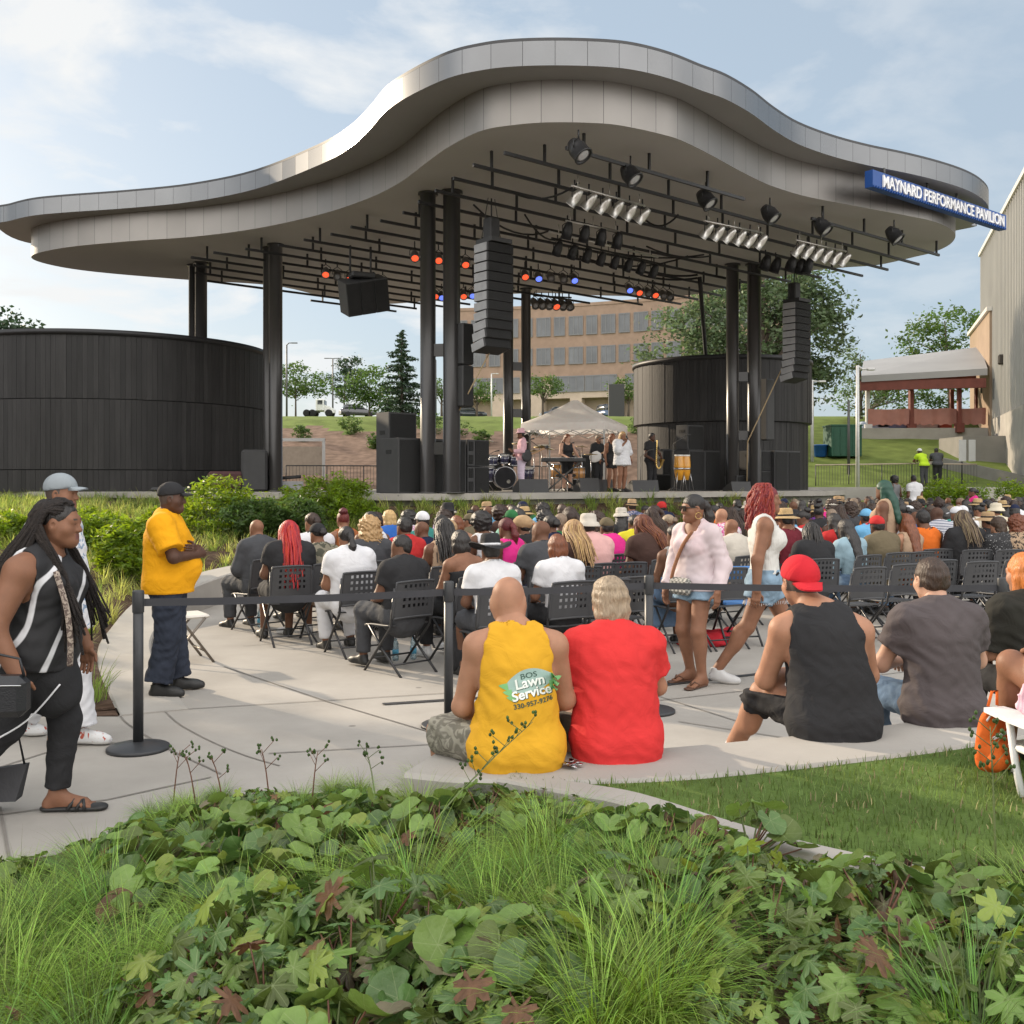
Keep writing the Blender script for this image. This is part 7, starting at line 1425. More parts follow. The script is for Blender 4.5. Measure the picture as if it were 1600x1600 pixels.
def tj(yaw): return J_sit(1.70, .015, .46, .45, hyaw=yaw, hpit=-.05)
def tpl(kind, build, *a):
    key = (kind, build)+a
    if key not in TPL:
        B = dict(DEFB, **BUILDS[build]); j = tj(0)
        if kind == 'body': VF = body_mesh(tj(a[0]), B, CELL, feet='none')
        elif kind == 'tee': VF = shirt(j, B, CELL, .58, -.03, noise=.0032, loose=.016, infl=.017)
        elif kind == 'long': VF = shirt(j, B, CELL, 1.85, -.03, noise=.0032, loose=.016, infl=.017)
        elif kind == 'tank': VF = tank(j, B, CELL, -.03, infl=.016, strap=.09)
        elif kind == 'strapless': VF = grow(torso_prims(j, B), CELL, infl=.017, cuts=[(j['pel']+V3(0, 0, -.03), V3(0, 0, -1)), (j['che']+V3(0, 0, .05), V3(0, .2, 1))])
        elif kind == 'trousers': VF = pants(j, B, CELL, loose=.014, infl=.015)
        elif kind == 'shorts': VF = pants(j, B, CELL, leg=.9, loose=.02, infl=.015)
        elif kind == 'skirt': VF = grow([cap(j['pel'], (j['kne'][0]+j['kne'][1])/2, .19, .20, .05, flat((0, 0, 1), .6)), cap((j['kne'][0]+j['kne'][1])/2, (j['ank'][0]+j['ank'][1])/2+V3(0, 0, .15), .19, .21, .05, flat((0, 1, 0), .6))], CELL, noise=.006, cuts=[((0, 0, .2), V3(0, 0, -1))])
        elif kind == 'shoes': VF = joinm(shoes(j, .014))
        V, F = VF; me = npmesh(kind, V, F, SKIN[0]); TPL[key] = me.data; bpy.data.objects.remove(me)
    return TPL[key]
def inst(name, me, m, parent):
    o = bpy.data.objects.new(name, me); COL.objects.link(o); setpar(o, parent); o.material_slots[0].link = 'OBJECT'; o.material_slots[0].material = m; return o
CLR = {'white': (.62, .62, .64), 'black': (.017, .017, .019), 'charcoal': (.06, .062, .068), 'grey': (.20, .20, .205), 'red': (.45, .03, .03), 'pale pink': (.62, .36, .34), 'hot pink': (.62, .03, .22), 'yellow': (.55, .48, .03), 'orange': (.62, .14, .02), 'teal': (.04, .19, .17), 'sky blue': (.15, .38, .60), 'blue': (.03, .11, .38), 'pale denim': (.25, .36, .42), 'olive': (.13, .105, .065), 'tan': (.36, .25, .17), 'beige': (.48, .44, .38), 'lavender': (.36, .28, .46), 'green': (.03, .14, .05), 'rust': (.30, .10, .035), 'navy': (.015, .02, .05), 'brown': (.055, .03, .024), 'maroon': (.14, .02, .03), 'cream': (.58, .52, .40), 'mint': (.22, .42, .34), 'purple': (.13, .04, .20)}
def cloth(c):
    P_ = {'striped': ((.6, .6, .62), (.02, .03, .09), 14, .45, .55, 'wave', 0, (0, pi/2, 0)), 'leopard print': ((.36, .25, .16), (.03, .02, .015), 30, .52, .56, 'noise', 1, (0, 0, 0)), 'black speckled': ((.02, .02, .022), (.4, .4, .4), 60, .66, .68, 'noise', .5, (0, 0, 0)), 'floral': ((.05, .07, .16), (.50, .42, .40), 18, .58, .62, 'noise', 2, (0, 0, 0)), 'pink print': ((.60, .58, .60), (.55, .05, .25), 20, .52, .56, 'noise', 2, (0, 0, 0)), 'camouflage': ((.20, .18, .13), (.06, .06, .04), 14, .5, .54, 'noise', 1, (0, 0, 0)), 'tie dyed': ((.35, .40, .48), (.60, .58, .55), 7, .4, .65, 'noise', 2, (0, 0, 0))}
    return pattern('print_'+c.replace(' ', '_'), *P_[c]) if c in P_ else fabric(c.replace(' ', '_'), CLR[c])
TOPN = dict(tee='t-shirt', long='long sleeved top', tank='sleeveless top', strapless='off shoulder top')
HAIRN = dict(short='cropped {} hair', afro='round {} afro', curly='big {} curls', bob='{} bob', mop='shaggy {} hair', ponytail='{} ponytail', bun='high {} bun', bunlow='low {} bun', long='long {} hair', locs='short {} locs', braids='long {} braids', longbraids='very long {} braids', bald='a bald head')
HATN = dict(straw='straw hat', cowboy='wide brimmed cowboy hat', bucket='bucket hat', fedora='fedora hat', wide='wide sun hat', cap='baseball cap', beanie='knitted cap', wrap='head wrap')
USED = {}; SEATS = []
def hatname(h): k_, hc = h.split('/'); return HATN[k_] if hc in HATN[k_] else hc+' '+HATN[k_]
def seat_pos(n, px): r = (px-800)/1600; t = n*(.643+.766*r)/(.766-.643*r); return UN(t, n)
def facing(px): return radians(float(np.interp(px, [650, 1400], [38, 17])))
def sit(n, px, top, col, hair, hcol, hat=None, skin=3, build='m', yaw=0., bottom='trousers', bcol='navy', extra='', loc=None, sc=None, fine=None):
    p = seat_pos(n, px) if loc is None else loc; rz = facing(px)+random.uniform(-.2, .2); yaw = round(yaw*2)/2
    o = bpy.data.objects.new('person', tpl('body', build, yaw)); COL.objects.link(o); o.material_slots[0].link = 'OBJECT'; o.material_slots[0].material = SKIN[skin]
    s = sc or random.uniform(.95, 1.05); o.location = p; o.rotation_euler = (random.uniform(-.05, .05), random.uniform(-.05, .05), rz); o.scale = (s, s*random.uniform(.97, 1.03), s)
    hd = HAIRN[hair].format(hcol).replace('a bald', 'bald') if hair != 'bald' else 'a bald head'
    if hat: k_, hc = hat.split('/'); hd = hatname(hat)+(' over '+hd if hair not in ('bald', 'short') and len(col.split()) < 2 and top != 'strapless' and top != 'long' else '')
    lab = 'seated person in %s %s with %s%s' % (col, TOPN[top], hd, extra); j = tj(yaw)
    tag(o, lab, 'person', 'seated audience'); USED[lab] = USED.get(lab, 0)+1
    inst({'tee': 't_shirt', 'long': 'long_sleeved_top', 'tank': 'sleeveless_top', 'strapless': 'strapless_top'}[top], tpl(top, build), cloth(col), o); inst(bottom, tpl(bottom, build), cloth(bcol) if bcol in CLR else DENIMB, o); inst('shoes', tpl('shoes', build), random.choice((SHOEW, SHOEB, SHOEB)), o)
    if hair != 'bald': hair_obj(hair, hcol, o, j, seed=1+(len(SEATS) % 2 if hair in ('braids', 'locs') else 0), cell=.012)
    if hat:
        hm = {'straw': mat('straw_weave', (.42, .29, .14), rough=.85, var=.2, vs=60, bump=.5, bs=150), 'tan': mat('tan_felt', (.36, .24, .13), rough=.9)}.get(hc) or fabric(hc.replace(' ', '_'), CLR[hc]) 
        hat_obj(k_, hm, o, j, BLK if hc in ('straw', 'tan') else (WHT if k_ == 'cowboy' else None))
    SEATS.append((p, lab)); chair(p, rz, 'chair under the '+lab.replace('seated person', 'person')); return o, j
T = 'tee'; K = 'tank'; L_ = 'long'
NEAR = [
 (7.0, 770, T, 'white', 'short', 'black', 'cowboy/black', 3, 'm', 0, 'shorts', 'charcoal'), (7.0, 873, T, 'white', 'bob', 'auburn', None, 2, 'f', 0, 'trousers', 'black'), (7.15, 1064, K, 'grey', 'bunlow', 'black', None, 3, 'f', 1.0, 'skirt', 'denim'),
 (7.1, 1268, T, 'black', 'locs', 'black', None, 3, 'l', 0, 'trousers', 'charcoal'), (7.1, 1334, L_, 'pale denim', 'long', 'black', None, 4, 'f', 0, 'trousers', 'denim'), (7.1, 1383, T, 'olive', 'short', 'black', 'cap/red', 4, 'l', 0, 'trousers', 'olive'), (7.0, 1418, K, 'tan', 'long', 'auburn', None, 1, 'f', 0, 'trousers', 'orange'), (7.1, 1449, K, 'orange', 'short', 'black', None, 3, 'f', 0, 'trousers', 'black'), (6.7, 1510, L_, 'black', 'braids', 'highlighted', None, 4, 'l', 0, 'trousers', 'black'), (6.4, 1562, T, 'black speckled', 'mop', 'brown', None, 1, 'f', .5, 'trousers', 'black'), (6.2, 1600, L_, 'leopard print', 'curly', 'auburn', None, 1, 'l', 0, 'trousers', 'black'),
 (8.0, 624, T, 'black', 'short', 'black', None, 3, 'l', 1.0, 'trousers', 'charcoal'), (8.0, 722, 'strapless', 'black', 'bob', 'black', None, 2, 'f', 0, 'trousers', 'black'), (8.0, 842, T, 'charcoal', 'bald', '', None, 3, 'm', .5, 'trousers', 'navy'), (8.1, 893, K, 'brown', 'braids', 'blonde', None, 3, 'f', 0, 'trousers', 'black'), (8.3, 922, T, 'pale pink', 'short', 'black', 'bucket/beige', 2, 'l', -.5, 'shorts', 'beige'), (8.3, 1016, T, 'brown', 'braids', 'auburn', None, 3, 'l', .5, 'trousers', 'black'), (8.0, 1146, T, 'beige', 'bald', '', None, 2, 'l', 0, 'trousers', 'tan'), (8.3, 1232, K, 'maroon', 'short', 'black', 'straw/straw', 2, 'f', 0, 'trousers', 'black'), (8.1, 1304, T, 'red', 'long', 'black', None, 4, 'f', 0, 'trousers', 'black'), (8.6, 1360, T, 'sky blue', 'short', 'black', 'cap/sky blue', 3, 'm', 0, 'trousers', 'navy'), (7.8, 1472, T, 'striped', 'bald', '', None, 4, 'l', .5, 'trousers', 'navy'), (8.3, 1505, T, 'pale denim', 'short', 'grey', 'cap/white', 2, 'm', .5, 'trousers', 'navy'), (7.4, 1543, K, 'black', 'short', 'black', 'wide/tan', 2, 'f', 0, 'trousers', 'black'), (8.8, 1440, K, 'blue', 'bald', '', None, 3, 'm', 0, 'trousers', 'navy'), (8.8, 1558, T, 'cream', 'short', 'black', 'bucket/cream', 2, 'f', .5, 'trousers', 'navy'),
 (9.1, 553, T, 'white', 'ponytail', 'black', None, 2, 'l', 0, 'trousers', 'white'), (9.1, 690, K, 'tan', 'braids', 'black', None, 3, 'f', 0, 'trousers', 'black'), (9.1, 802, K, 'hot pink', 'ponytail', 'wine', None, 3, 'f', 0, 'trousers', 'black'), (9.3, 823, T, 'black', 'short', 'black', 'wrap/tan', 3, 'f', .5, 'trousers', 'black'), (9.2, 952, K, 'hot pink', 'short', 'black', 'cap/olive', 3, 'l', 0, 'trousers', 'black'), (9.4, 990, T, 'yellow', 'ponytail', 'black', None, 3, 'l', 0, 'trousers', 'pale denim'), (9.3, 1130, T, 'pink print', 'bald', '', None, 1, 'm', 0, 'trousers', 'navy'), (9.6, 1213, T, 'tie dyed', 'bun', 'brown', None, 3, 'f', 0, 'trousers', 'navy'), (9.3, 860, T, 'navy', 'bunlow', 'black', None, 3, 'm', 0, 'trousers', 'black'), (9.2, 1410, T, 'white', 'bunlow', 'black', None, 2, 'f', .5, 'trousers', 'green'), (9.4, 1500, L_, 'black', 'bob', 'black', None, 3, 'l', 0, 'trousers', 'black'), (9.5, 1530, K, 'cream', 'bun', 'black', None, 2, 'f', .5, 'trousers', 'black'),
 (10.2, 447, T, 'black', 'longbraids', 'red', None, 3, 'l', 0, 'shorts', 'black'), (10.3, 497, T, 'camouflage', 'bunlow', 'black', 'cap/black', 2, 'f', 0, 'shorts', 'tan'), (10.2, 578, T, 'charcoal', 'curly', 'blonde', None, 2, 'f', 0, 'trousers', 'black'), (10.2, 628, T, 'red', 'short', 'black', None, 3, 'm', 0, 'trousers', 'navy'), (10.3, 668, T, 'navy', 'bald', '', None, 3, 'm', .5, 'trousers', 'navy'), (10.1, 708, K, 'rust', 'short', 'black', 'beanie/tan', 2, 'f', 0, 'trousers', 'black'), (10.2, 760, K, 'white', 'afro', 'black', None, 3, 'f', 0, 'trousers', 'black'), (10.5, 900, T, 'beige', 'short', 'brown', None, 2, 'm', 0, 'trousers', 'tan'), (10.4, 934, L_, 'leopard print', 'curly', 'brown', None, 1, 'f', 0, 'trousers', 'black'), (10.5, 1046, T, 'charcoal', 'bunlow', 'grey', None, 4, 'f', .5, 'trousers', 'black'),
 (11.3, 404, L_, 'charcoal', 'bald', '', None, 2, 'l', 0, 'trousers', 'charcoal'), (11.4, 488, T, 'white', 'bunlow', 'brown', None, 2, 'f', 0, 'shorts', 'tan'), (11.4, 664, T, 'teal', 'short', 'black', 'cap/white', 3, 'm', 0, 'trousers', 'navy'), (11.3, 718, 'strapless', 'tan', 'bob', 'auburn', None, 1, 'l', 0, 'trousers', 'black'), (11.4, 795, T, 'mint', 'short', 'black', 'cap/green', 3, 'm', 0, 'trousers', 'navy'), (11.5, 855, T, 'lavender', 'curly', 'black', None, 3, 'l', 0, 'trousers', 'black'), (11.5, 898, L_, 'white', 'braids', 'brown', None, 3, 'f', 0, 'trousers', 'black'),
 (12.3, 538, K, 'rust', 'bun', 'wine', None, 2, 'f', -.5, 'trousers', 'brown'), (12.4, 605, T, 'blue', 'mop', 'blonde', None, 1, 'm', 0, 'trousers', 'navy'), (12.4, 690, T, 'green', 'locs', 'black', None, 4, 'm', 0, 'trousers', 'navy'), (12.6, 735, L_, 'olive', 'short', 'black', 'cap/olive', 2, 'm', .5, 'trousers', 'navy'), (13.3, 640, T, 'pink print', 'afro', 'black', None, 3, 'f', 0, 'trousers', 'navy'),
 (13.6, 700, T, 'black', 'short', 'black', 'fedora/black', 3, 'm', 0, 'trousers', 'navy'), (14.2, 765, T, 'sky blue', 'bald', '', None, 3, 'm', 0, 'trousers', 'navy'), (14.0, 784, K, 'rust', 'long', 'wine', None, 3, 'f', 0, 'trousers', 'black'), (14.0, 803, L_, 'black', 'long', 'black', None, 3, 'f', 0, 'trousers', 'black'), (13.4, 824, K, 'tan', 'short', 'brown', 'straw/straw', 1, 'l', 0, 'trousers', 'black'), (14.2, 850, T, 'sky blue', 'curly', 'black', None, 3, 'f', 0, 'trousers', 'navy'), (14.4, 881, L_, 'white', 'bob', 'brown', None, 3, 'f', 0, 'trousers', 'navy'), (15.2, 985, T, 'floral', 'short', 'brown', 'fedora/tan', 1, 'm', 0, 'trousers', 'navy'), (15.2, 1010, K, 'white', 'bunlow', 'black', None, 3, 'm', .5, 'trousers', 'navy'), (15.0, 1036, T, 'navy', 'short', 'black', 'beanie/red', 3, 'l', .5, 'trousers', 'navy'), (14.4, 1125, L_, 'black', 'ponytail', 'black', None, 2, 'f', 0, 'trousers', 'black'), (14.6, 1150, T, 'black', 'short', 'black', None, 4, 'l', 0, 'trousers', 'black'), (12.6, 1412, L_, 'pale pink', 'short', 'black', 'fedora/tan', 2, 'f', .5, 'trousers', 'navy'), (13.2, 1470, T, 'orange', 'short', 'black', 'straw/straw', 2, 'm', 0, 'trousers', 'navy'), (12.0, 1336, L_, 'camouflage', 'short', 'grey', 'cap/white', 2, 'm', -.5, 'trousers', 'navy'),
]
for a in NEAR: o_, j_ = sit(*a)
# fill the rows behind with further individuals, every look different
combos = [(t, c, h, hc) for t in (T, K, L_) for c in CLR for h, hc in (('short', 'black'), ('bob', 'black'), ('bald', ''), ('curly', 'brown'), ('long', 'black'), ('bun', 'black'), ('locs', 'black'), ('afro', 'brown'), ('ponytail', 'brown'), ('bob', 'brown'), ('short', 'grey'), ('braids', 'brown'))]
random.shuffle(combos)
wts = {'black': 4, 'white': 4, 'navy': 2, 'grey': 2}
combos.sort(key=lambda c: random.random()/wts.get(c[1], 1)*(1.6 if c[0] == L_ else 1))
NEWL = []
for n in (9.1, 10.2, 11.3, 12.25, 13.15, 14.05, 14.95, 15.85):
    u = float(np.interp(n, [11.3, 12.2, 13.1, 14, 14.9, 15.8], [5.3, 6.8, 8.4, 9.8, 11, 12.2]))
    while u < 40:
        p = UN(u+random.uniform(-.06, .06), n+random.uniform(-.08, .08)); px = 800+1600*p.x/p.y; u += .60
        if px > 1660 or px < 560: continue
        if not inside(FLAT, p.x, p.y-.4): continue
        if (n > 12.6 and 842 < px < 1165) or (n > 11.7 and 915 < px < 1110): continue
        if n < 10 and px < 1180: continue
        if p.y > 31.5 or min((p-q).length for q, _ in SEATS) < .50: continue
        if random.random() > (.80 if px < 1150 else .84): continue
        for kk, (t, c, h, hc) in enumerate(combos):
            hat = None
            if random.random() < .17: hat = random.choice(('cap/white', 'cap/black', 'straw/straw', 'cap/navy', 'bucket/beige', 'fedora/tan'))
            hd = HAIRN[h].format(hc) if h != 'bald' else 'a bald head'
            if hat: hd = hatname(hat)+(' over '+hd if h not in ('bald', 'short') and len(c.split()) < 2 and t != 'long' else '')
            if 'seated person in %s %s with %s' % (c, TOPN[t], hd) not in USED: break
        combos.pop(kk); sit(n, px, t, c, h, hc, hat, random.choice((2, 3, 3, 3, 4, 4, 5, 1)), random.choice('mffl'), random.choice((0, .5, -.5, 1., -1.)), 'trousers', random.choice(('navy', 'black', 'charcoal', 'tan')), loc=p)
for n, px in ((6.9, 934), (6.95, 968), (6.1, 1335), (6.05, 1394), (6.1, 1448), (5.7, 1512), (5.6, 1566), (8.2, 968), (8.15, 1092), (7.0, 1120)):
    p = seat_pos(n, px); d = min(SEATS, key=lambda s_: (s_[0]-p-Vector((0, 1.0, 0))).length); chair(p, facing(px)+random.uniform(-.15, .15), 'empty black chair behind the '+d[1].replace('seated person', 'person'))
# extra marks on the people nearest the camera
BOT = mat('bottle_plastic', (.55, .72, .80), rough=.08, tm=.75, spec=.5); LBL = mat('bottle_label', (.10, .40, .60), rough=.5); GRB = mat('bottle_green', (.15, .45, .2), rough=.1, tm=.6)
for k, (px, py, lab, m) in enumerate(((406, 980, 'clear water bottle standing between the two leftmost chairs', BOT), (474, 966, 'water bottle under the chair of the person with red braids', BOT), (603, 1030, 'left green bottle under the chair of the person in black', GRB), (618, 1032, 'clear bottle beside the green one under the chair', BOT), (646, 1030, 'rightmost water bottle under the chair of the person in black', BOT))):
    r_ = empty('water_bottle', lab, 'bottle', PZ(px, py, 0), 0, 'bottles under the chairs'); MB().lathe([(.028, 0), (.032, .01), (.032, .13), (.028, .15), (.032, .17), (.014, .205), (.013, .22)], 16).build('bottle', m, r_); MB().lathe([(.0325, .06), (.0325, .11)], 16).build('label', LBL, r_); MB().lathe([(.015, .22), (.015, .238), (0, .239)], 12).build('bottle_cap', WHT, r_)
r_ = empty('backpack', 'black backpack on the ground behind the post and the yellow tank top', 'bag', PZ(727, 1052, 0), .3); V, F = grow([cap((0, 0, .12), (0, 0, .36), .15, .12, .05, flat((0, 1, 0), .65)), ball((0, -.09, .16), [.12, .06, .12], .03)], .012, noise=.006, cuts=[(V3(0, 0, .005), V3(0, 0, -1))]); npmesh('body', V, F, BLK, r_); MB().tube([(-.05, 0, .46), (0, 0, .53), (.05, 0, .46)], .009, 6).build('handle', BLK, r_)
for k, (px, py, lab, s_) in enumerate(((1098, 1008, 'crumpled red blanket under the chair behind the pink shirt', (.26, .18, .10)), (1128, 1000, 'red rolled blanket on the concrete beyond the crumpled one', (.22, .11, .08)))):
    V, F = grow([ball((0, 0, .05), s_, .05), ball((.12, .05, .05), [s_[0]*.6, s_[1], s_[2]], .05)], .014, noise=.016, nf=1.2, cuts=[(V3(0, 0, .004), V3(0, 0, -1))]); o = npmesh('blanket', V, F, fabric('red_blanket', (.40, .02, .03), bs=8, bump=.5)); o.location = PZ(px, py, 0); tag(o, lab, 'blanket')
folding_chair('folding chair with a bright blue seat behind the two walking people', PZ(1150, 1006, 0), .2, CHT, mat('blue_seat', (.05, .17, .42), rough=.6))
# ------------------------------------------------------------------ standing people further away and the band
def stander(lab, loc, rz, skin, top, tcol, bottom, bcol, hair, hcol, hat=None, h=1.72, B=None, j=None, cell=.018, leg=1.9, feet=True, z=None):
    j = j or J_stand(h); o, B = person(lab, loc, rz, j, B, skin, cell, False)
    if top: garment({'tee': 't_shirt', 'long': 'shirt', 'tank': 'sleeveless_top'}[top], shirt(j, B, cell*.9, 1.85 if top == 'long' else .55, -.06, infl=.018, noise=.004) if top != 'tank' else tank(j, B, cell*.9, -.06, infl=.016), tcol, o)
    if bottom: garment(bottom, pants(j, B, cell*.9, leg=leg, infl=.015), bcol, o)
    do_shoes(o, j, SHOEB, cell=.014)
    if hair: hair_obj(hair, hcol, o, j, cell=.012)
    if hat: hat_obj(hat[0], hat[1], o, j)
    return o, j
def gl(px, Y): x = (px-800)/1600*Y; return (x, Y, gz(x, Y) if gz(x, Y) > 0 else 0)
stander('person in white shirt standing with back turned at the back of the crowd', gl(1428, 33.6), .25, 3, 'tee', WHT, 'trousers', cloth('tan'), 'short', 'black', None, 1.86, dict(w=1.15))
stander('person with long dark green streaked hair standing among the seated crowd', (4.98, 13.65, 0), .9, 3, 'tank', cloth('tan'), 'trousers', DENIMB, 'long', 'green', None, 1.78, dict(w=1.05, bust=1.2, arm=1.15)); 
stander('person in grey and white top standing at the back beside the white shirt', gl(1398, 33.9), .5, 3, 'tank', cloth('grey'), 'trousers', cloth('navy'), 'afro', 'black', None, 1.72)
stander('person in bright pink dress turned sideways in the far crowd', gl(1521, 26.5), 1.3, 3, 'tee', cloth('hot pink'), 'trousers', cloth('black'), 'bunlow', 'black', None, 1.62, dict(w=1.15))
for px, lab, c, bc in ((1444, 'person in neon yellow vest leaning on the far railing', fabric('neon_vest', (.42, .62, .03)), cloth('charcoal')), (1465, 'person in dark clothes leaning on the far railing', cloth('charcoal'), cloth('black'))):
    j = J_stand(1.75); j['head'] = V3(0, .30, 1.52); j['nek'] = V3(0, .22, 1.37); j['che'] = V3(0, .12, 1.22); j['sho'] = [V3(-.19, .2, 1.32), V3(.19, .2, 1.32)]; j['elb'] = [V3(-.24, .38, 1.10), V3(.24, .38, 1.10)]; j['wri'] = [V3(-.05, .52, 1.12), V3(.05, .52, 1.14)]; stander(lab, gl(px, 44.2+(px-1444)*.01), .3 if px < 1450 else -.2, 3, 'tee', c, 'trousers', bc, 'short', 'black', ('cap', WHT) if px < 1450 else None, j=j, cell=.024)
def st(px, Y): return ((px-800)/1600*Y, Y, STZ)
FC = pi+.75     # facing the audience
PSUIT = fabric('pink_suit', (.62, .38, .42)); PTR = fabric('lilac_trousers', (.60, .50, .60))
def guitar(o, lab_, pos, rz, m, L=.9):
    pass
# the player in pink
j = J_stand(1.74, hyaw=.1); j['elb'] = [V3(-.30, .02, 1.14), V3(.27, -.02, 1.14)]; j['wri'] = [V3(-.28, .30, 1.12), V3(.05, .22, 1.02)]; j['hd'] = [V3(.2, .6, .6), V3(-.8, .3, -.2)]
o, j = stander('musician in pale pink suit and pink hat playing guitar', st(815, 28.6), FC-2.2, 3, 'long', PSUIT, 'trousers', PTR, 'short', 'black', ('fedora', PSUIT), j=j, leg=1.95)
def axe(lab, loc, rz, bm, name='guitar', L=.62, tilt=.45):
    r_ = empty(name, lab, 'guitar', loc, rz); M = Matrix.Rotation(tilt, 3, 'Y'); V, F = grow([ball((.10, 0, 0), [.15, .03, .15], .05), ball((-.06, 0, 0), [.11, .03, .12], .05)], .014, cuts=[(V3(0, .022, 0), V3(0, 1, 0)), (V3(0, -.022, 0), V3(0, -1, 0))]); b = MB(); b.add([M@Vector(v) for v in V.tolist()], F.tolist(), 0, True); b.build('body', bm, r_)
    b = MB(); b.box(M@Vector((-.14-L/2, .02, 0)), (L, .02, .045), M=M); b.build('neck', mat('maple_neck', (.30, .17, .08), rough=.4), r_); MB().box(M@Vector((-.18-L, .02, .01)), (.16, .02, .07), M=M).build('headstock', bm, r_); return r_
axe('dark electric guitar held by the musician in pink', Vector(st(819, 28.6))+Vector((.10, -.20, 1.02)), FC-2.2+pi/2+.7, LEATH, tilt=.3)
j = J_sit(1.72, .06, .5, .42); j['wri'] = [V3(-.16, .42, .86), V3(.16, .42, .9)]; j['elb'] = [V3(-.3, .15, .8), V3(.3, .15, .8)]; stander('drummer in dark clothes and cap seated behind the kit', st(888, 33.0), FC, 3, 'tee', cloth('navy'), 'trousers', cloth('black'), 'short', 'black', ('cap', BLK), j=j); o = empty('drum_stool', 'round black stool under the drummer', 'stool', st(888, 33.05)); MB().lathe([(.0, .42), (.17, .42), (.18, .45), (.17, .49), (0, .5)], 18).build('seat', CAB_, o); MB().tube([(0, 0, 0), (0, 0, .42)], .025, 8).build('leg', STND, o)
j = J_stand(1.70, hpit=-.3); j['wri'] = [V3(-.2, .36, 1.02), V3(.2, .36, 1.02)]; j['elb'] = [V3(-.27, .08, 1.12), V3(.27, .08, 1.12)]; j['hd'] = [V3(.1, 1, -.2), V3(-.1, 1, -.2)]; j['hn'] = [V3(0, 0, -1), V3(0, 0, -1)]; o, j = stander('keyboard player in sleeveless black dress with long brown hair', st(886, 30.4), FC-.3, 0, 'tank', BLK, 'trousers', BLK, 'long', 'auburn', None, j=j, B=dict(w=.95, bust=1), leg=.9)
j = J_stand(1.78); j['wri'] = [V3(-.42, .25, 1.25), V3(.12, .2, 1.0)]; j['elb'] = [V3(-.30, .05, 1.1), V3(.28, -.03, 1.12)]; stander('bass player in black with grey beard holding a white bass', st(934, 32.6), FC, 2, 'long', BLK, 'trousers', BLK, 'short', 'grey', None, j=j); axe('white and grey bass guitar held by the player in black', Vector(st(930, 32.6))+Vector((.02, -.26, 1.10)), .2, mat('white_lacquer', (.6, .58, .55), rough=.25), 'bass_guitar', .8, -.5-pi)
j = J_stand(1.70, hyaw=-.3); j['wri'] = [V3(-.26, .12, .90), V3(.03, .17, 1.42)]; j['elb'] = [V3(-.28, -.02, 1.12), V3(.27, .08, 1.18)]; j['hd'][1] = V3(-.3, .1, .9); o, j = stander('singer with long blonde hair in loose white tunic at the stage front', st(972, 28.9), FC, 2, None, None, None, None, 'long', 'blonde', None, j=j, B=dict(w=1.1, hip=1.15, leg=1.15, bust=1.2)); garment('tunic', shirt(j, dict(DEFB, w=1.12, bust=1.2), .016, 1.3, -.16, loose=.07, hang=(.2, .27, .85), noise=.008), WHT, o); garment('shorts', pants(j, dict(DEFB, w=1.1, hip=1.15, leg=1.15), .016, leg=.4), WHT, o); MB().tube([j['wri'][1]+V3(-.03, .05, .06), j['wri'][1]+V3(-.02, .0, .16)], [.014, .024], 8).build('microphone', CAB_, o)
stander('backing singer in sleeveless black standing behind the singer in white', st(956, 29.8), FC-.2, 2, 'tank', BLK, 'shorts', BLK, 'long', 'auburn', None, 1.68, dict(bust=1), leg=.5)
j = J_stand(1.80, hyaw=.2); j['wri'] = [V3(-.10, .30, 1.05), V3(.14, .28, .92)]; j['elb'] = [V3(-.30, .08, 1.14), V3(.29, .0, 1.10)]; stander('saxophone player in black shirt and trousers', st(1018, 31.6), FC, 4, 'tee', BLK, 'trousers', BLK, 'short', 'black', None, j=j, B=dict(w=1.08))
r_ = empty('saxophone', 'shiny brass saxophone held by the player in black', 'saxophone', Vector(st(1023, 31.6))+Vector((.02, -.30, .72)), .2); pth = spline([Vector(v) for v in ((.06, .12, .80), (.02, .0, .84), (.0, -.02, .72), (-.02, -.02, .35), (-.02, -.02, .08), (.05, -.02, -.02), (.13, -.02, .06), (.16, -.03, .26))], 4); rr = [.012+.022*k/len(pth) for k in range(len(pth)-5)]+[.04, .048, .06, .075, .092]
MB().tube(pth, rr[:len(pth)], 12, caps=False).build('body', GOLD, r_); kk = MB()
for k in range(9): kk.lathe([(.0, .0), (.02, 0), (.02, .012), (0, .014)], 10, (-.02+.0*k, -.06, .14+.06*k), Matrix.Rotation(pi/2, 3, 'X'))
kk.build('keys', GOLD, r_); MB().tube([(.06, .12, .80), (.07, .2, .79)], .012, 8).build('mouthpiece', CAB_, r_)
# ------------------------------------------------------------------ planting
def ray_ground(px, py, fn=None, y0=1.6, y1=60):
    fn = fn or gz; Y = y0
    while Y < y1:
        if 1.75-(py-755)/1600*Y <= fn((px-800)/1600*Y, Y): break
        Y += .05
    x = (px-800)/1600*Y; return Vector((x, Y, fn(x, Y)))
bz1 = lambda x, y: float(bed_z(np.array([x]), np.array([y]))[0])
GRS_A = mat('sedge_yellow_green', (.235, .34, .056), rough=.5, var=.15, vs=2, trans=.35, island=.75); GRS_B = mat('sedge_mid_green', (.135, .235, .04), rough=.5, var=.2, vs=2, trans=.35, island=.75)
GRS_C = mat('tuft_straw_green', (.33, .36, .11), rough=.75, var=.3, vs=.5, trans=.5, island=.5); GRS_D = mat('tuft_green', (.17, .24, .055), rough=.75, var=.3, vs=.5, trans=.5, island=.5); LAWNS = mat('lawn_straw', (.24, .20, .10), rough=.8, island=.4); LAWNM = mat('lawn_blades', (.115, .175, .045), rough=.7, var=.4, vs=2.2, trans=.35, island=.25)
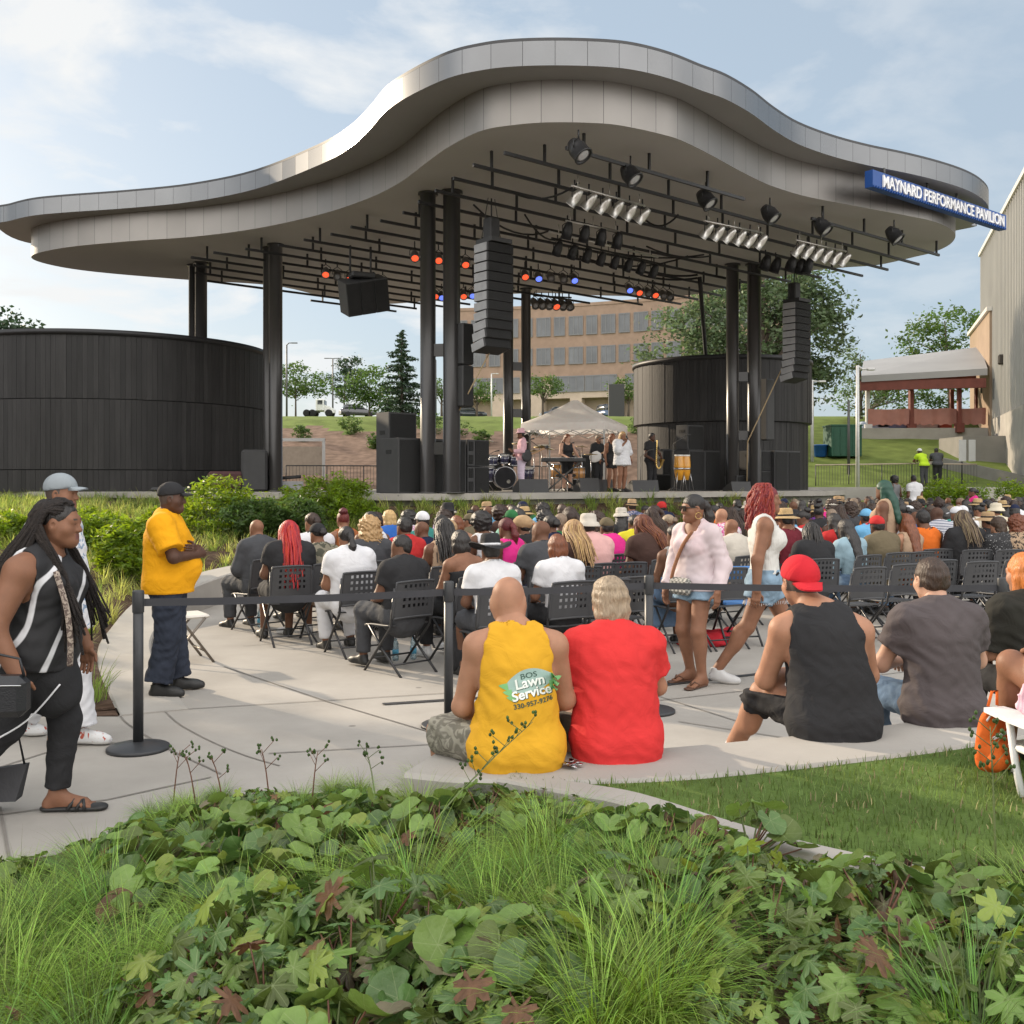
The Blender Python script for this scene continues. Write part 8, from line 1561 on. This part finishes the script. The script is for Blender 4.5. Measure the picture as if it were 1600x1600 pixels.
LG1 = mat('leaf_fresh', (.15, .23, .05), rough=.46, var=.18, vs=9, trans=.28, island=.5, bump=.25, bs=45); LG2 = mat('leaf_deep', (.085, .16, .042), rough=.42, var=.2, vs=9, trans=.2, island=.25, bump=.25, bs=45); LG3 = mat('leaf_lime', (.23, .29, .055), rough=.5, var=.2, vs=9, trans=.35, island=.25, bump=.2, bs=45); LG4 = mat('leaf_rust', (.15, .075, .035), rough=.6, var=.4, vs=25, trans=.2, island=.4, bump=.3, bs=40); LG5 = mat('leaf_withered', (.085, .05, .035), rough=.8, var=.4, vs=30, island=.4, bump=.5, bs=40); LG6 = mat('leaf_bronze', (.13, .105, .065), rough=.55, var=.35, vs=14, trans=.2, island=.4, bump=.2, bs=45)
def veins(m):
    t = m.node_tree; b = t.nodes['Principled BSDF']; L = t.links.new; nn = t.nodes.new; src = b.inputs['Base Color'].links[0].from_socket
    uv = nn('ShaderNodeUVMap'); uv.uv_map = 'UVMap'; sp_ = nn('ShaderNodeSeparateXYZ'); L(uv.outputs[0], sp_.inputs[0])
    def mth(op, a, b_=None):
        n_ = nn('ShaderNodeMath'); n_.operation = op
        for k_, v_ in enumerate((a, b_)):
            if v_ is None: continue
            if isinstance(v_, (int, float)): n_.inputs[k_].default_value = v_
            else: L(v_, n_.inputs[k_])
        return n_.outputs[0]
    th = mth('ARCTAN2', sp_.outputs[1], sp_.outputs[0]); r_ = mth('SQRT', mth('ADD', mth('MULTIPLY', sp_.outputs[0], sp_.outputs[0]), mth('MULTIPLY', sp_.outputs[1], sp_.outputs[1])))
    ln_ = mth('MULTIPLY', mth('ABSOLUTE', mth('SINE', mth('MULTIPLY', th, 3.25))), r_); f1 = mth('LESS_THAN', ln_, .035)
    f2 = mth('LESS_THAN', mth('ABSOLUTE', mth('SINE', mth('ADD', mth('MULTIPLY', r_, 26.), mth('MULTIPLY', ln_, -14.)))), .16); fac = mth('MAXIMUM', mth('MULTIPLY', f1, .55), mth('MULTIPLY', f2, .16))
    mx = nn('ShaderNodeMix'); mx.data_type = 'RGBA'; L(fac, mx.inputs['Factor']); L(src, mx.inputs['A']); mx.inputs['B'].default_value = (.30, .36, .16, 1); L(mx.outputs['Result'], b.inputs['Base Color'])
for m_ in (LG1, LG2, LG3, LG6): veins(m_)
STEMG = mat('stem_green', (.10, .13, .04), rough=.6); STEMR = mat('stem_red_brown', (.14, .06, .035), rough=.6)
def polar_leaf(rfun, zfun, nt=30, nr=5):
    th = np.linspace(-pi, pi, nt, endpoint=False); V = [(0, 0, 0)]
    for r in range(1, nr+1):
        f = r/nr
        for t in th: R = rfun(t)*(f if r < nr else 1); V.append((R*cos(t), R*sin(t), zfun(t, f)))
    F = []
    for r in range(nr-1):
        for k in range(nt): F.append((1+r*nt+k, 1+r*nt+(k+1) % nt, 1+(r+1)*nt+(k+1) % nt, 1+(r+1)*nt+k))
    for k in range(0, nt, 2): F.append((0, 1+(k+2) % nt, 1+(k+1) % nt, 1+k))
    return np.array(V, float), np.array(F)[:, ::-1]
def round_leaf(seed):
    rg = np.random.default_rng(seed); c1, c2, w_ = rg.uniform(.1, .5), rg.uniform(-.25, .3), rg.uniform(.8, 1)
    return polar_leaf(lambda t: (1-.80*np.exp(-((abs(t)-pi)/.30)**2))*(1+.10*cos(t))*(1 if True else 1), lambda t, f: c1*f*f*.5-.10*f**2*cos(2*t)+.035*f*cos(9*t)+c2*.4*f*f*abs(sin(t))+.05*f**3*sin(5*t+seed), 30, 6)
def palm_leaf(seed):
    rg = np.random.default_rng(seed); L_n = rg.integers(5, 7); dr = rg.uniform(.15, .55)
    def rf(t):
        q = (t/(2*pi)*1.18*L_n); ph = q-round(q); gap = 1 if abs(t) < pi*.86 else .45; env = (1-(2*abs(ph))**2.2*.62); return gap*env*(1+.07*sin(23*t))*(1-.18*(abs(t)/pi))
    return polar_leaf(rf, lambda t, f: -dr*f*f*.55+.11*f*abs(sin(t*1.18*L_n/2))-.02*f, 48, 4)
RLEAF = [round_leaf(k) for k in range(9)]; PLEAF = [palm_leaf(k+9) for k in range(9)]
def place_leaf(Tm, size, pos, nrm, heading):
    V, F = Tm; n = A3(nrm)/np.linalg.norm(nrm); h = A3(heading); h = h-n*(h@n); h /= np.linalg.norm(h)+1e-9; s = np.cross(n, h); return (V[:, :1]*h+V[:, 1:2]*s+V[:, 2:3]*n)*size+A3(pos)
def leafy(name, label, cat, group, kind, seed, n, hgt, size, weights, spread=.16):
    rg = np.random.default_rng(seed); root = empty(name, label, cat, (0, 0, 0), 0, group); Vs, Fs, Mi, o = [], [], [], 0; Us = []; st_ = MB(); pool = [LG1, LG2, LG3, LG4, LG5, LG6]
    for k in range(n):
        a = k*2.4+rg.uniform(-.5, .5); u = rg.uniform(.15, 1)**.6; rr = spread*u; h = hgt*(1.1-.55*u)*rg.uniform(.7, 1.15); p = V3(rr*cos(a)*1.5, rr*sin(a)*1.5, h); out = V3(cos(a), sin(a), 0); mi = rg.choice(6, p=weights)
        nrm = V3(0, 0, 1)*rg.uniform(.5, 1.2)+out*rg.uniform(.1, .9)+rg.normal(size=3)*.25; Tm = (RLEAF if kind == 'round' else PLEAF)[rg.integers(9)]; sz = size*rg.uniform(.6, 1.2)*(.7 if mi == 4 else 1); V = place_leaf(Tm, sz, p, nrm, out+rg.normal(size=3)*.3)
        if mi == 4: V = A3(p)+(V-A3(p))*np.array([.5, .6, 1])+np.stack([0*V[:, 0], 0*V[:, 0], -.5*np.abs(V[:, 0]-p[0])], 1)
        Us.append(Tm[0][:, :2][Tm[1].ravel()]); Vs.append(V); Fs.append(Tm[1]+o); Mi.append(np.full(len(Tm[1]), mi)); o += len(V)
        st_.tube([(rr*.15*cos(a), rr*.15*sin(a), -.02), (rr*.5*cos(a), rr*.5*sin(a), h*.6), p-nrm/np.linalg.norm(nrm)*.003], [.0042, .0036, .0026], 5, 0 if rg.uniform() < .7 else 1, caps=False)
    lo_ = npmesh('leaves', np.concatenate(Vs), np.concatenate(Fs), pool, root, np.concatenate(Mi)); lu = lo_.data.uv_layers.new(name='UVMap'); uvs_ = np.concatenate(Us).astype(np.float32)
    if len(lu.data)*2 == uvs_.size: lu.data.foreach_set('uv', uvs_.ravel())
    st_.build('stems', [STEMG, STEMR], root); return root
def tuft(name, label, cat, group, seed, n, L, m, w=.003, lean=.0, straight=.0):
    rg = np.random.default_rng(seed); root = empty(name, label, cat, (0, 0, 0), 0, group); a = rg.uniform(0, 2*pi, n); r = .06*rg.uniform(0, 1, n)**.5; b = np.stack([r*np.cos(a), r*np.sin(a), np.full(n, -.01)], -1)
    az = a+rg.normal(size=n)*.7; V, F = blades(b, az, L*rg.uniform(.55, 1.1, n), rg.uniform(.08, .75, n), rg.uniform(1.0, 2.35, n)*(1-straight), np.full(n, w)*rg.uniform(.7, 1.3, n), 6, rg.normal()*0)
    npmesh('blades', V, F, m, root); return root
PR = [leafy('round_leaved_plant', 'clump of large glossy round leaves in the foreground planting bed', 'plant', 'round leaved plants in the foreground bed', 'round', 20+k, 26, .25, .060, [.44, .40, .10, .01, .03, .02], .14) for k in range(4)]
PP = [leafy('lobed_leaved_plant', 'clump of hand shaped lobed leaves in the foreground planting bed', 'plant', 'lobed leaved plants in the foreground bed', 'palm', 40+k, 34, .31, .060, [.40, .30, .17, .025, .045, .06], .15) for k in range(5)]
PS = [tuft('sedge_tuft', 'arching tuft of fine yellow green sedge in the foreground bed', 'grass tuft', 'sedge tufts in the foreground bed', 60+k, 620, .46, [GRS_A, GRS_B, GRS_A][k % 3], .0030) for k in range(6)]
used = {}
def putp(pool, key, loc, rz, sc):
    k = used.get(key, 0); p = pool[k % len(pool)]; place(p, k < len(pool), loc, rz, sc); used[key] = k+1
ZS_ = [(-1, 150, 1440, 240, 105), (-1, 60, 1560, 230, 90), (-1, 720, 1395, 270, 62), (-1, 820, 1465, 190, 75), (-1, 1010, 1500, 140, 95), (-1, 960, 1345, 150, 45), (-1, 300, 1235, 50, 30), (-1, 620, 1225, 60, 26), (-1, 460, 1225, 40, 22), (0, 430, 1310, 190, 85), (0, 660, 1275, 140, 38), (0, 1150, 1295, 170, 55), (0, 1480, 1345, 150, 55), (0, 270, 1385, 80, 50), (0, 60, 1375, 90, 45), (1, 560, 1490, 210, 110), (1, 1330, 1460, 330, 160), (1, 380, 1590, 180, 60), (1, 420, 1225, 70, 30), (1, 1250, 1350, 150, 50)]
TOPX, TOPY = [-100, 0, 100, 200, 300, 400, 500, 700, 800, 900, 1000, 1060, 1150, 1270, 1400, 1500, 1600], [1350, 1335, 1320, 1278, 1228, 1225, 1222, 1216, 1222, 1232, 1262, 1245, 1300, 1330, 1310, 1325, 1310]
rg = np.random.default_rng(77); PTS = []
tries = 0
while tries < 6500:
    tries += 1; y = rg.uniform(2.25, 5.9); x = rg.uniform(-.54*y-.2, .54*y+.3)
    if not inside(BED, x, y): continue
    z = bz1(x, y); px = 800+1600*x/y; py = 755+(1.75-z-.17)*1600/y; best = min(ZS_, key=lambda q: ((px-q[1])/q[3])**2+((py-q[2])/q[4])**2); typ = best[0] if rg.uniform() > .17 else int(rg.integers(-1, 2)); d = {-1: .18, 0: .155, 1: .155}[typ]
    if py > 1690: continue
    if 520 < px < 700 and py > 1540: continue
    if any((x-a)**2+(y-b)**2 < (d*.5+e*.5)**2 for a, b, e, t in PTS): continue
    edge_ = min(1, float(np_dist(BED, np.array([x]), np.array([y]))[0])/.35)
    s_ = (.62+.42*edge_)*rg.uniform(.7, 1.12); s_ *= .78 if (y < 2.9 and typ == 1) else 1; hh = {-1: .36, 0: .32, 1: .38}[typ]; tl = float(np.interp(px, TOPX, TOPY)); smax = (1.75-z-(tl-755)*y/1600)/hh; s_ = min(s_, smax*rg.uniform(.9, 1.12))
    if s_ < .3: continue
    PTS.append((x, y, d*min(1, s_+.15), typ)); putp([PS, PR, PP][typ+1], typ, (x, y, z), rg.uniform(0, 6.28), s_)
for px, py, s_ in ((1020, 1300, .75), (1172, 1330, .95), (705, 1262, .55), (600, 1268, .5), (860, 1268, .5), (930, 1290, .6)):
    q = ray_ground(px, py+45, bz1); putp(PR, 0, q, px*.7, s_)
for px, py, s_ in ((290, 1275, .42), (345, 1262, .42), (520, 1252, .42), (655, 1245, .45), (230, 1290, .4), (560, 1248, .4)): q = ray_ground(px, py, bz1); putp(PS, -1, q, px, s_)
# broad strap leaves at the bottom edge, tall seed stalks
q = ray_ground(870, 1640, bz1); q = Vector((.13, 2.72, bz1(.13, 2.72))); root = empty('strap_leaved_plant', 'upright blue green strap leaves at the bottom edge of the picture', 'plant', q); V, F = blades(np.array([[.04*cos(a), .04*sin(a), 0] for a in np.arange(7)*.9]), np.arange(7)*.95+.3, np.array([.26, .22, .25, .2, .24, .26, .2]), np.full(7, .15), np.full(7, .75), np.full(7, .055), 7); npmesh('leaves', V, F, LG2, root)
def stalk(lab, p0, p1, pods, m=STEMG, group=None):
    p0, p1 = Vector(p0), Vector(p1); root = empty('seed_stalk', lab, 'seed stalk', p0, 0, group); d = p1-p0; b = MB(); pts = [d*t+Vector((0, 0, .04*sin(t*pi))) for t in (0, .25, .5, .75, 1)]; b.tube(pts, [.004, .0035, .003, .0025, .0015], 6); pd = MB()
    for k in range(pods):
        t = .55+.45*k/pods; c = d*t+Vector((0, 0, .04*sin(t*pi))); a = k*2.2; e = c+Vector((cos(a)*.055, sin(a)*.03, .035+.03*random.random())); b.tube([c, e], .0016, 4)
        for s_ in range(3): f = e+Vector((random.uniform(-.014, .014), random.uniform(-.01, .01), random.uniform(-.014, .018))); pd.lathe([(0, -.008), (.006, -.003), (.006, .004), (0, .010)], 6, f)
    nv = len(b.v); b.add(pd.v, pd.f, 1, True); b.build('stem', [m, LEAF_MID], root)
stalk('long leaning seed stalk crossing in front of the yellow tank top', PZ(560, 1430, .32), P(832, 1128, 4.25), 12); stalk('upright seed stalk with green pods in front of the white beach chair', Vector((1.60, 3.38, .42)), P(1547, 1135, 3.45), 11); stalk('short seed stalk standing before the concrete at the left of the yellow tank top', ray_ground(590, 1275, bz1), P(572, 1172, 5.2), 6)
for k, (px, py) in enumerate(((262, 1170), (300, 1180), (345, 1190), (415, 1180), (478, 1185))): q = ray_ground(px+8, py+95, bz1); stalk('thin dark seed stalk along the far edge of the foreground bed', q, q+Vector((random.uniform(-.08, .08), 0, .30)), 4, STEMR, 'dark seed stalks along the bed edge')
# lawn blades
n = 70000; lx = RNG.uniform(0, 6.5, n); ly = RNG.uniform(2.4, 8, n); ok = np_inside(LAWN, lx, ly) & (lx < .62*ly) & ((RNG.uniform(0, 1, n) < 1.1-(ly-3)*.12)); lx, ly = lx[ok], ly[ok]; n = len(lx)
V, F = blades(np.stack([lx, ly, np.full(n, .433)], -1), RNG.uniform(0, 6.28, n), RNG.uniform(.022, .058, n), RNG.uniform(.0, .5, n), RNG.uniform(.2, 1.6, n), RNG.uniform(.003, .0065, n), 2); tag(npmesh('lawn_grass', V, F, [LAWNM, LAWNS], mi=np.repeat((RNG.uniform(0, 1, n) < .10).astype(np.int32), 2)), kind='stuff')
# rough grass of the left bed and of the slope under the stage
pts = []; tries = 0; bz = []
cand = np.stack([RNG.uniform(-24, 14, 14000), RNG.uniform(7.8, 34, 14000)], -1); okc = ~np_inside(FLAT, cand[:, 0], cand[:, 1]) & ~np_inside(STAGE, cand[:, 0], cand[:, 1]) & (np_dist(FLAT, cand[:, 0], cand[:, 1]) > .13) & (cand[:, 0] > -.56*cand[:, 1]-1); cand = cand[okc]
V_all, F_all, M_all, off = [], [], [], 0; dc_ = np_dist(FLAT, cand[:, 0], cand[:, 1]); zc = terrain_z(cand[:, 0], cand[:, 1]); zc = np.where(dc_ < 1.15, np.maximum(zc, .015+.24*dc_), zc); grid = {}
for (x, y), z in zip(cand, zc):
    g = (int(x/.30), int(y/.30))
    if grid.get(g): continue
    grid[g] = 1; bare = sin(x*1.1+y*.7)*sin(y*.9-x*.5) < -.8
    if bare: continue
    n = 46 if y < 16 else 30; a = RNG.uniform(0, 6.28, n); r = .10*RNG.uniform(0, 1, n)**.5; L = (.36 if y < 18 else .40)*RNG.uniform(.7, 1.25)
    V, F = blades(np.stack([x+r*np.cos(a), y+r*np.sin(a), np.full(n, z-.01)], -1), a+RNG.normal(size=n)*.6, L*RNG.uniform(.5, 1.1, n), RNG.uniform(.05, .6, n), RNG.uniform(.5, 1.8, n), np.full(n, .009 if y < 16 else .016), 3)
    V_all.append(V); F_all.append(F+off); off += len(V); M_all.append(np.full(len(F), int(RNG.uniform() < (.62 if y > 20 else .35))))
tag(npmesh('bed_grass', np.concatenate(V_all), np.concatenate(F_all), [GRS_C, GRS_D], mi=np.concatenate(M_all)), kind='stuff')
q = ray_ground(130, 1095); 
# shrubs
def shrub(lab, loc, h, w_, lm=LEAF_BRIGHT, ncl=120, per=34, leaf=.11, group='leafy shrubs below the stage'):
    root = empty('shrub', lab, 'shrub', loc, random.uniform(0, 6), group); pts, cen = clumped([((0, 0, h*.45), (w_*.5, w_*.5, h*.36)), ((w_*.15, .1, h*.7), (w_*.33, w_*.33, h*.28)), ((-w_*.2, 0, h*.58), (w_*.34, w_*.34, h*.3)), ((0, -w_*.1, h*.2), (w_*.5, w_*.45, h*.2))], ncl, per, .085*max(h, .8)); V, F = leaf_quads(pts, leaf, .34, droop=.1); npmesh('leaves', V, F, lm, root, smooth=False)
    b = MB()
    for c in cen[:24]: b.tube([(c[0]*.1, c[1]*.1, -.1), (c[0]*.5, c[1]*.5, c[2]*.55), c], [.014, .01, .004], 5, caps=False)
    b.build('stems', STEMG, root)
for px, py, top, w_, lab, lm in ((338, 838, 742, 1.5, 'tall bright shrub right behind the black cap of the folded arms person', LEAF_BRIGHT), (395, 845, 772, 1.35, 'low wide shrub left of the bald seated person', LEAF_MID), (498, 822, 738, 1.55, 'tall leafy shrub behind the seated person with bun hair', LEAF_BRIGHT), (463, 842, 775, 1.2, 'round green shrub above the red braids', LEAF_MID), (543, 812, 742, 1.2, 'rightmost bright shrub below the subwoofers', LEAF_BRIGHT), (205, 905, 812, 1.05, 'bright lacy shrub left of the yellow polo', LEAF_BRIGHT), (150, 872, 800, 1.0, 'yellow green shrub between the grey cap and the yellow polo', LEAF_BRIGHT), (112, 855, 792, 1.1, 'sunlit shrub behind the grey cap', LEAF_BRIGHT), (28, 850, 802, 1.1, 'shrub at the left edge of the bed', LEAF_BRIGHT), (250, 838, 796, .9, 'shrub behind the head of the yellow polo person', LEAF_BRIGHT)):
    q = ray_ground(px, py, y0=8); h = (py-top)/1600*q.y; shrub(lab, q, h, w_, lm)
for k, (px, Y_, h_, lab) in enumerate(((470, 55, .9, 'small green bush on the brown bank left of the speaker stack'), (548, 57, 1.1, 'bush at the top of the brown bank by the spruce'), (585, 53, .8, 'low bush on the brown bank right of the shelter'), (712, 56, 1.2, 'bush on the bank behind the left columns'), (752, 54, .9, 'bush on the bank above the drum kit'), (672, 57, 1.3, 'bush between the front left columns on the bank'), (835, 57, 1.0, 'bush on the bank left of the tent peak'), (1000, 57, 1.1, 'bush on the bank right of the tent'))): x = (px-800)/1600*Y_; shrub(lab, (x, Y_, gz(x, Y_)), h_, h_*1.2, LEAF_MID, 40, 26, .15, 'bushes on the bank behind the stage')
for k, (px, h) in enumerate(((1432, 1.7), (1462, 1.9), (1498, 1.95), (1530, 1.6), (1585, 1.85), (1625, 1.7))): x = (px-800)/1600*35.5; shrub(['bright green shrub just right of the white shirt at the back', 'second bright shrub behind the back of the crowd', 'broad bright shrub under the notice board', 'fourth bright shrub behind the crowd left of the gap', 'bright shrub right of the path gap at the back', 'bright shrub at the far right edge behind the crowd'][k], (x, 35.5, gz(x, 35.5)), h*.85, 1.25, LEAF_BRIGHT, 90, 30, .13, 'bright shrubs behind the crowd')
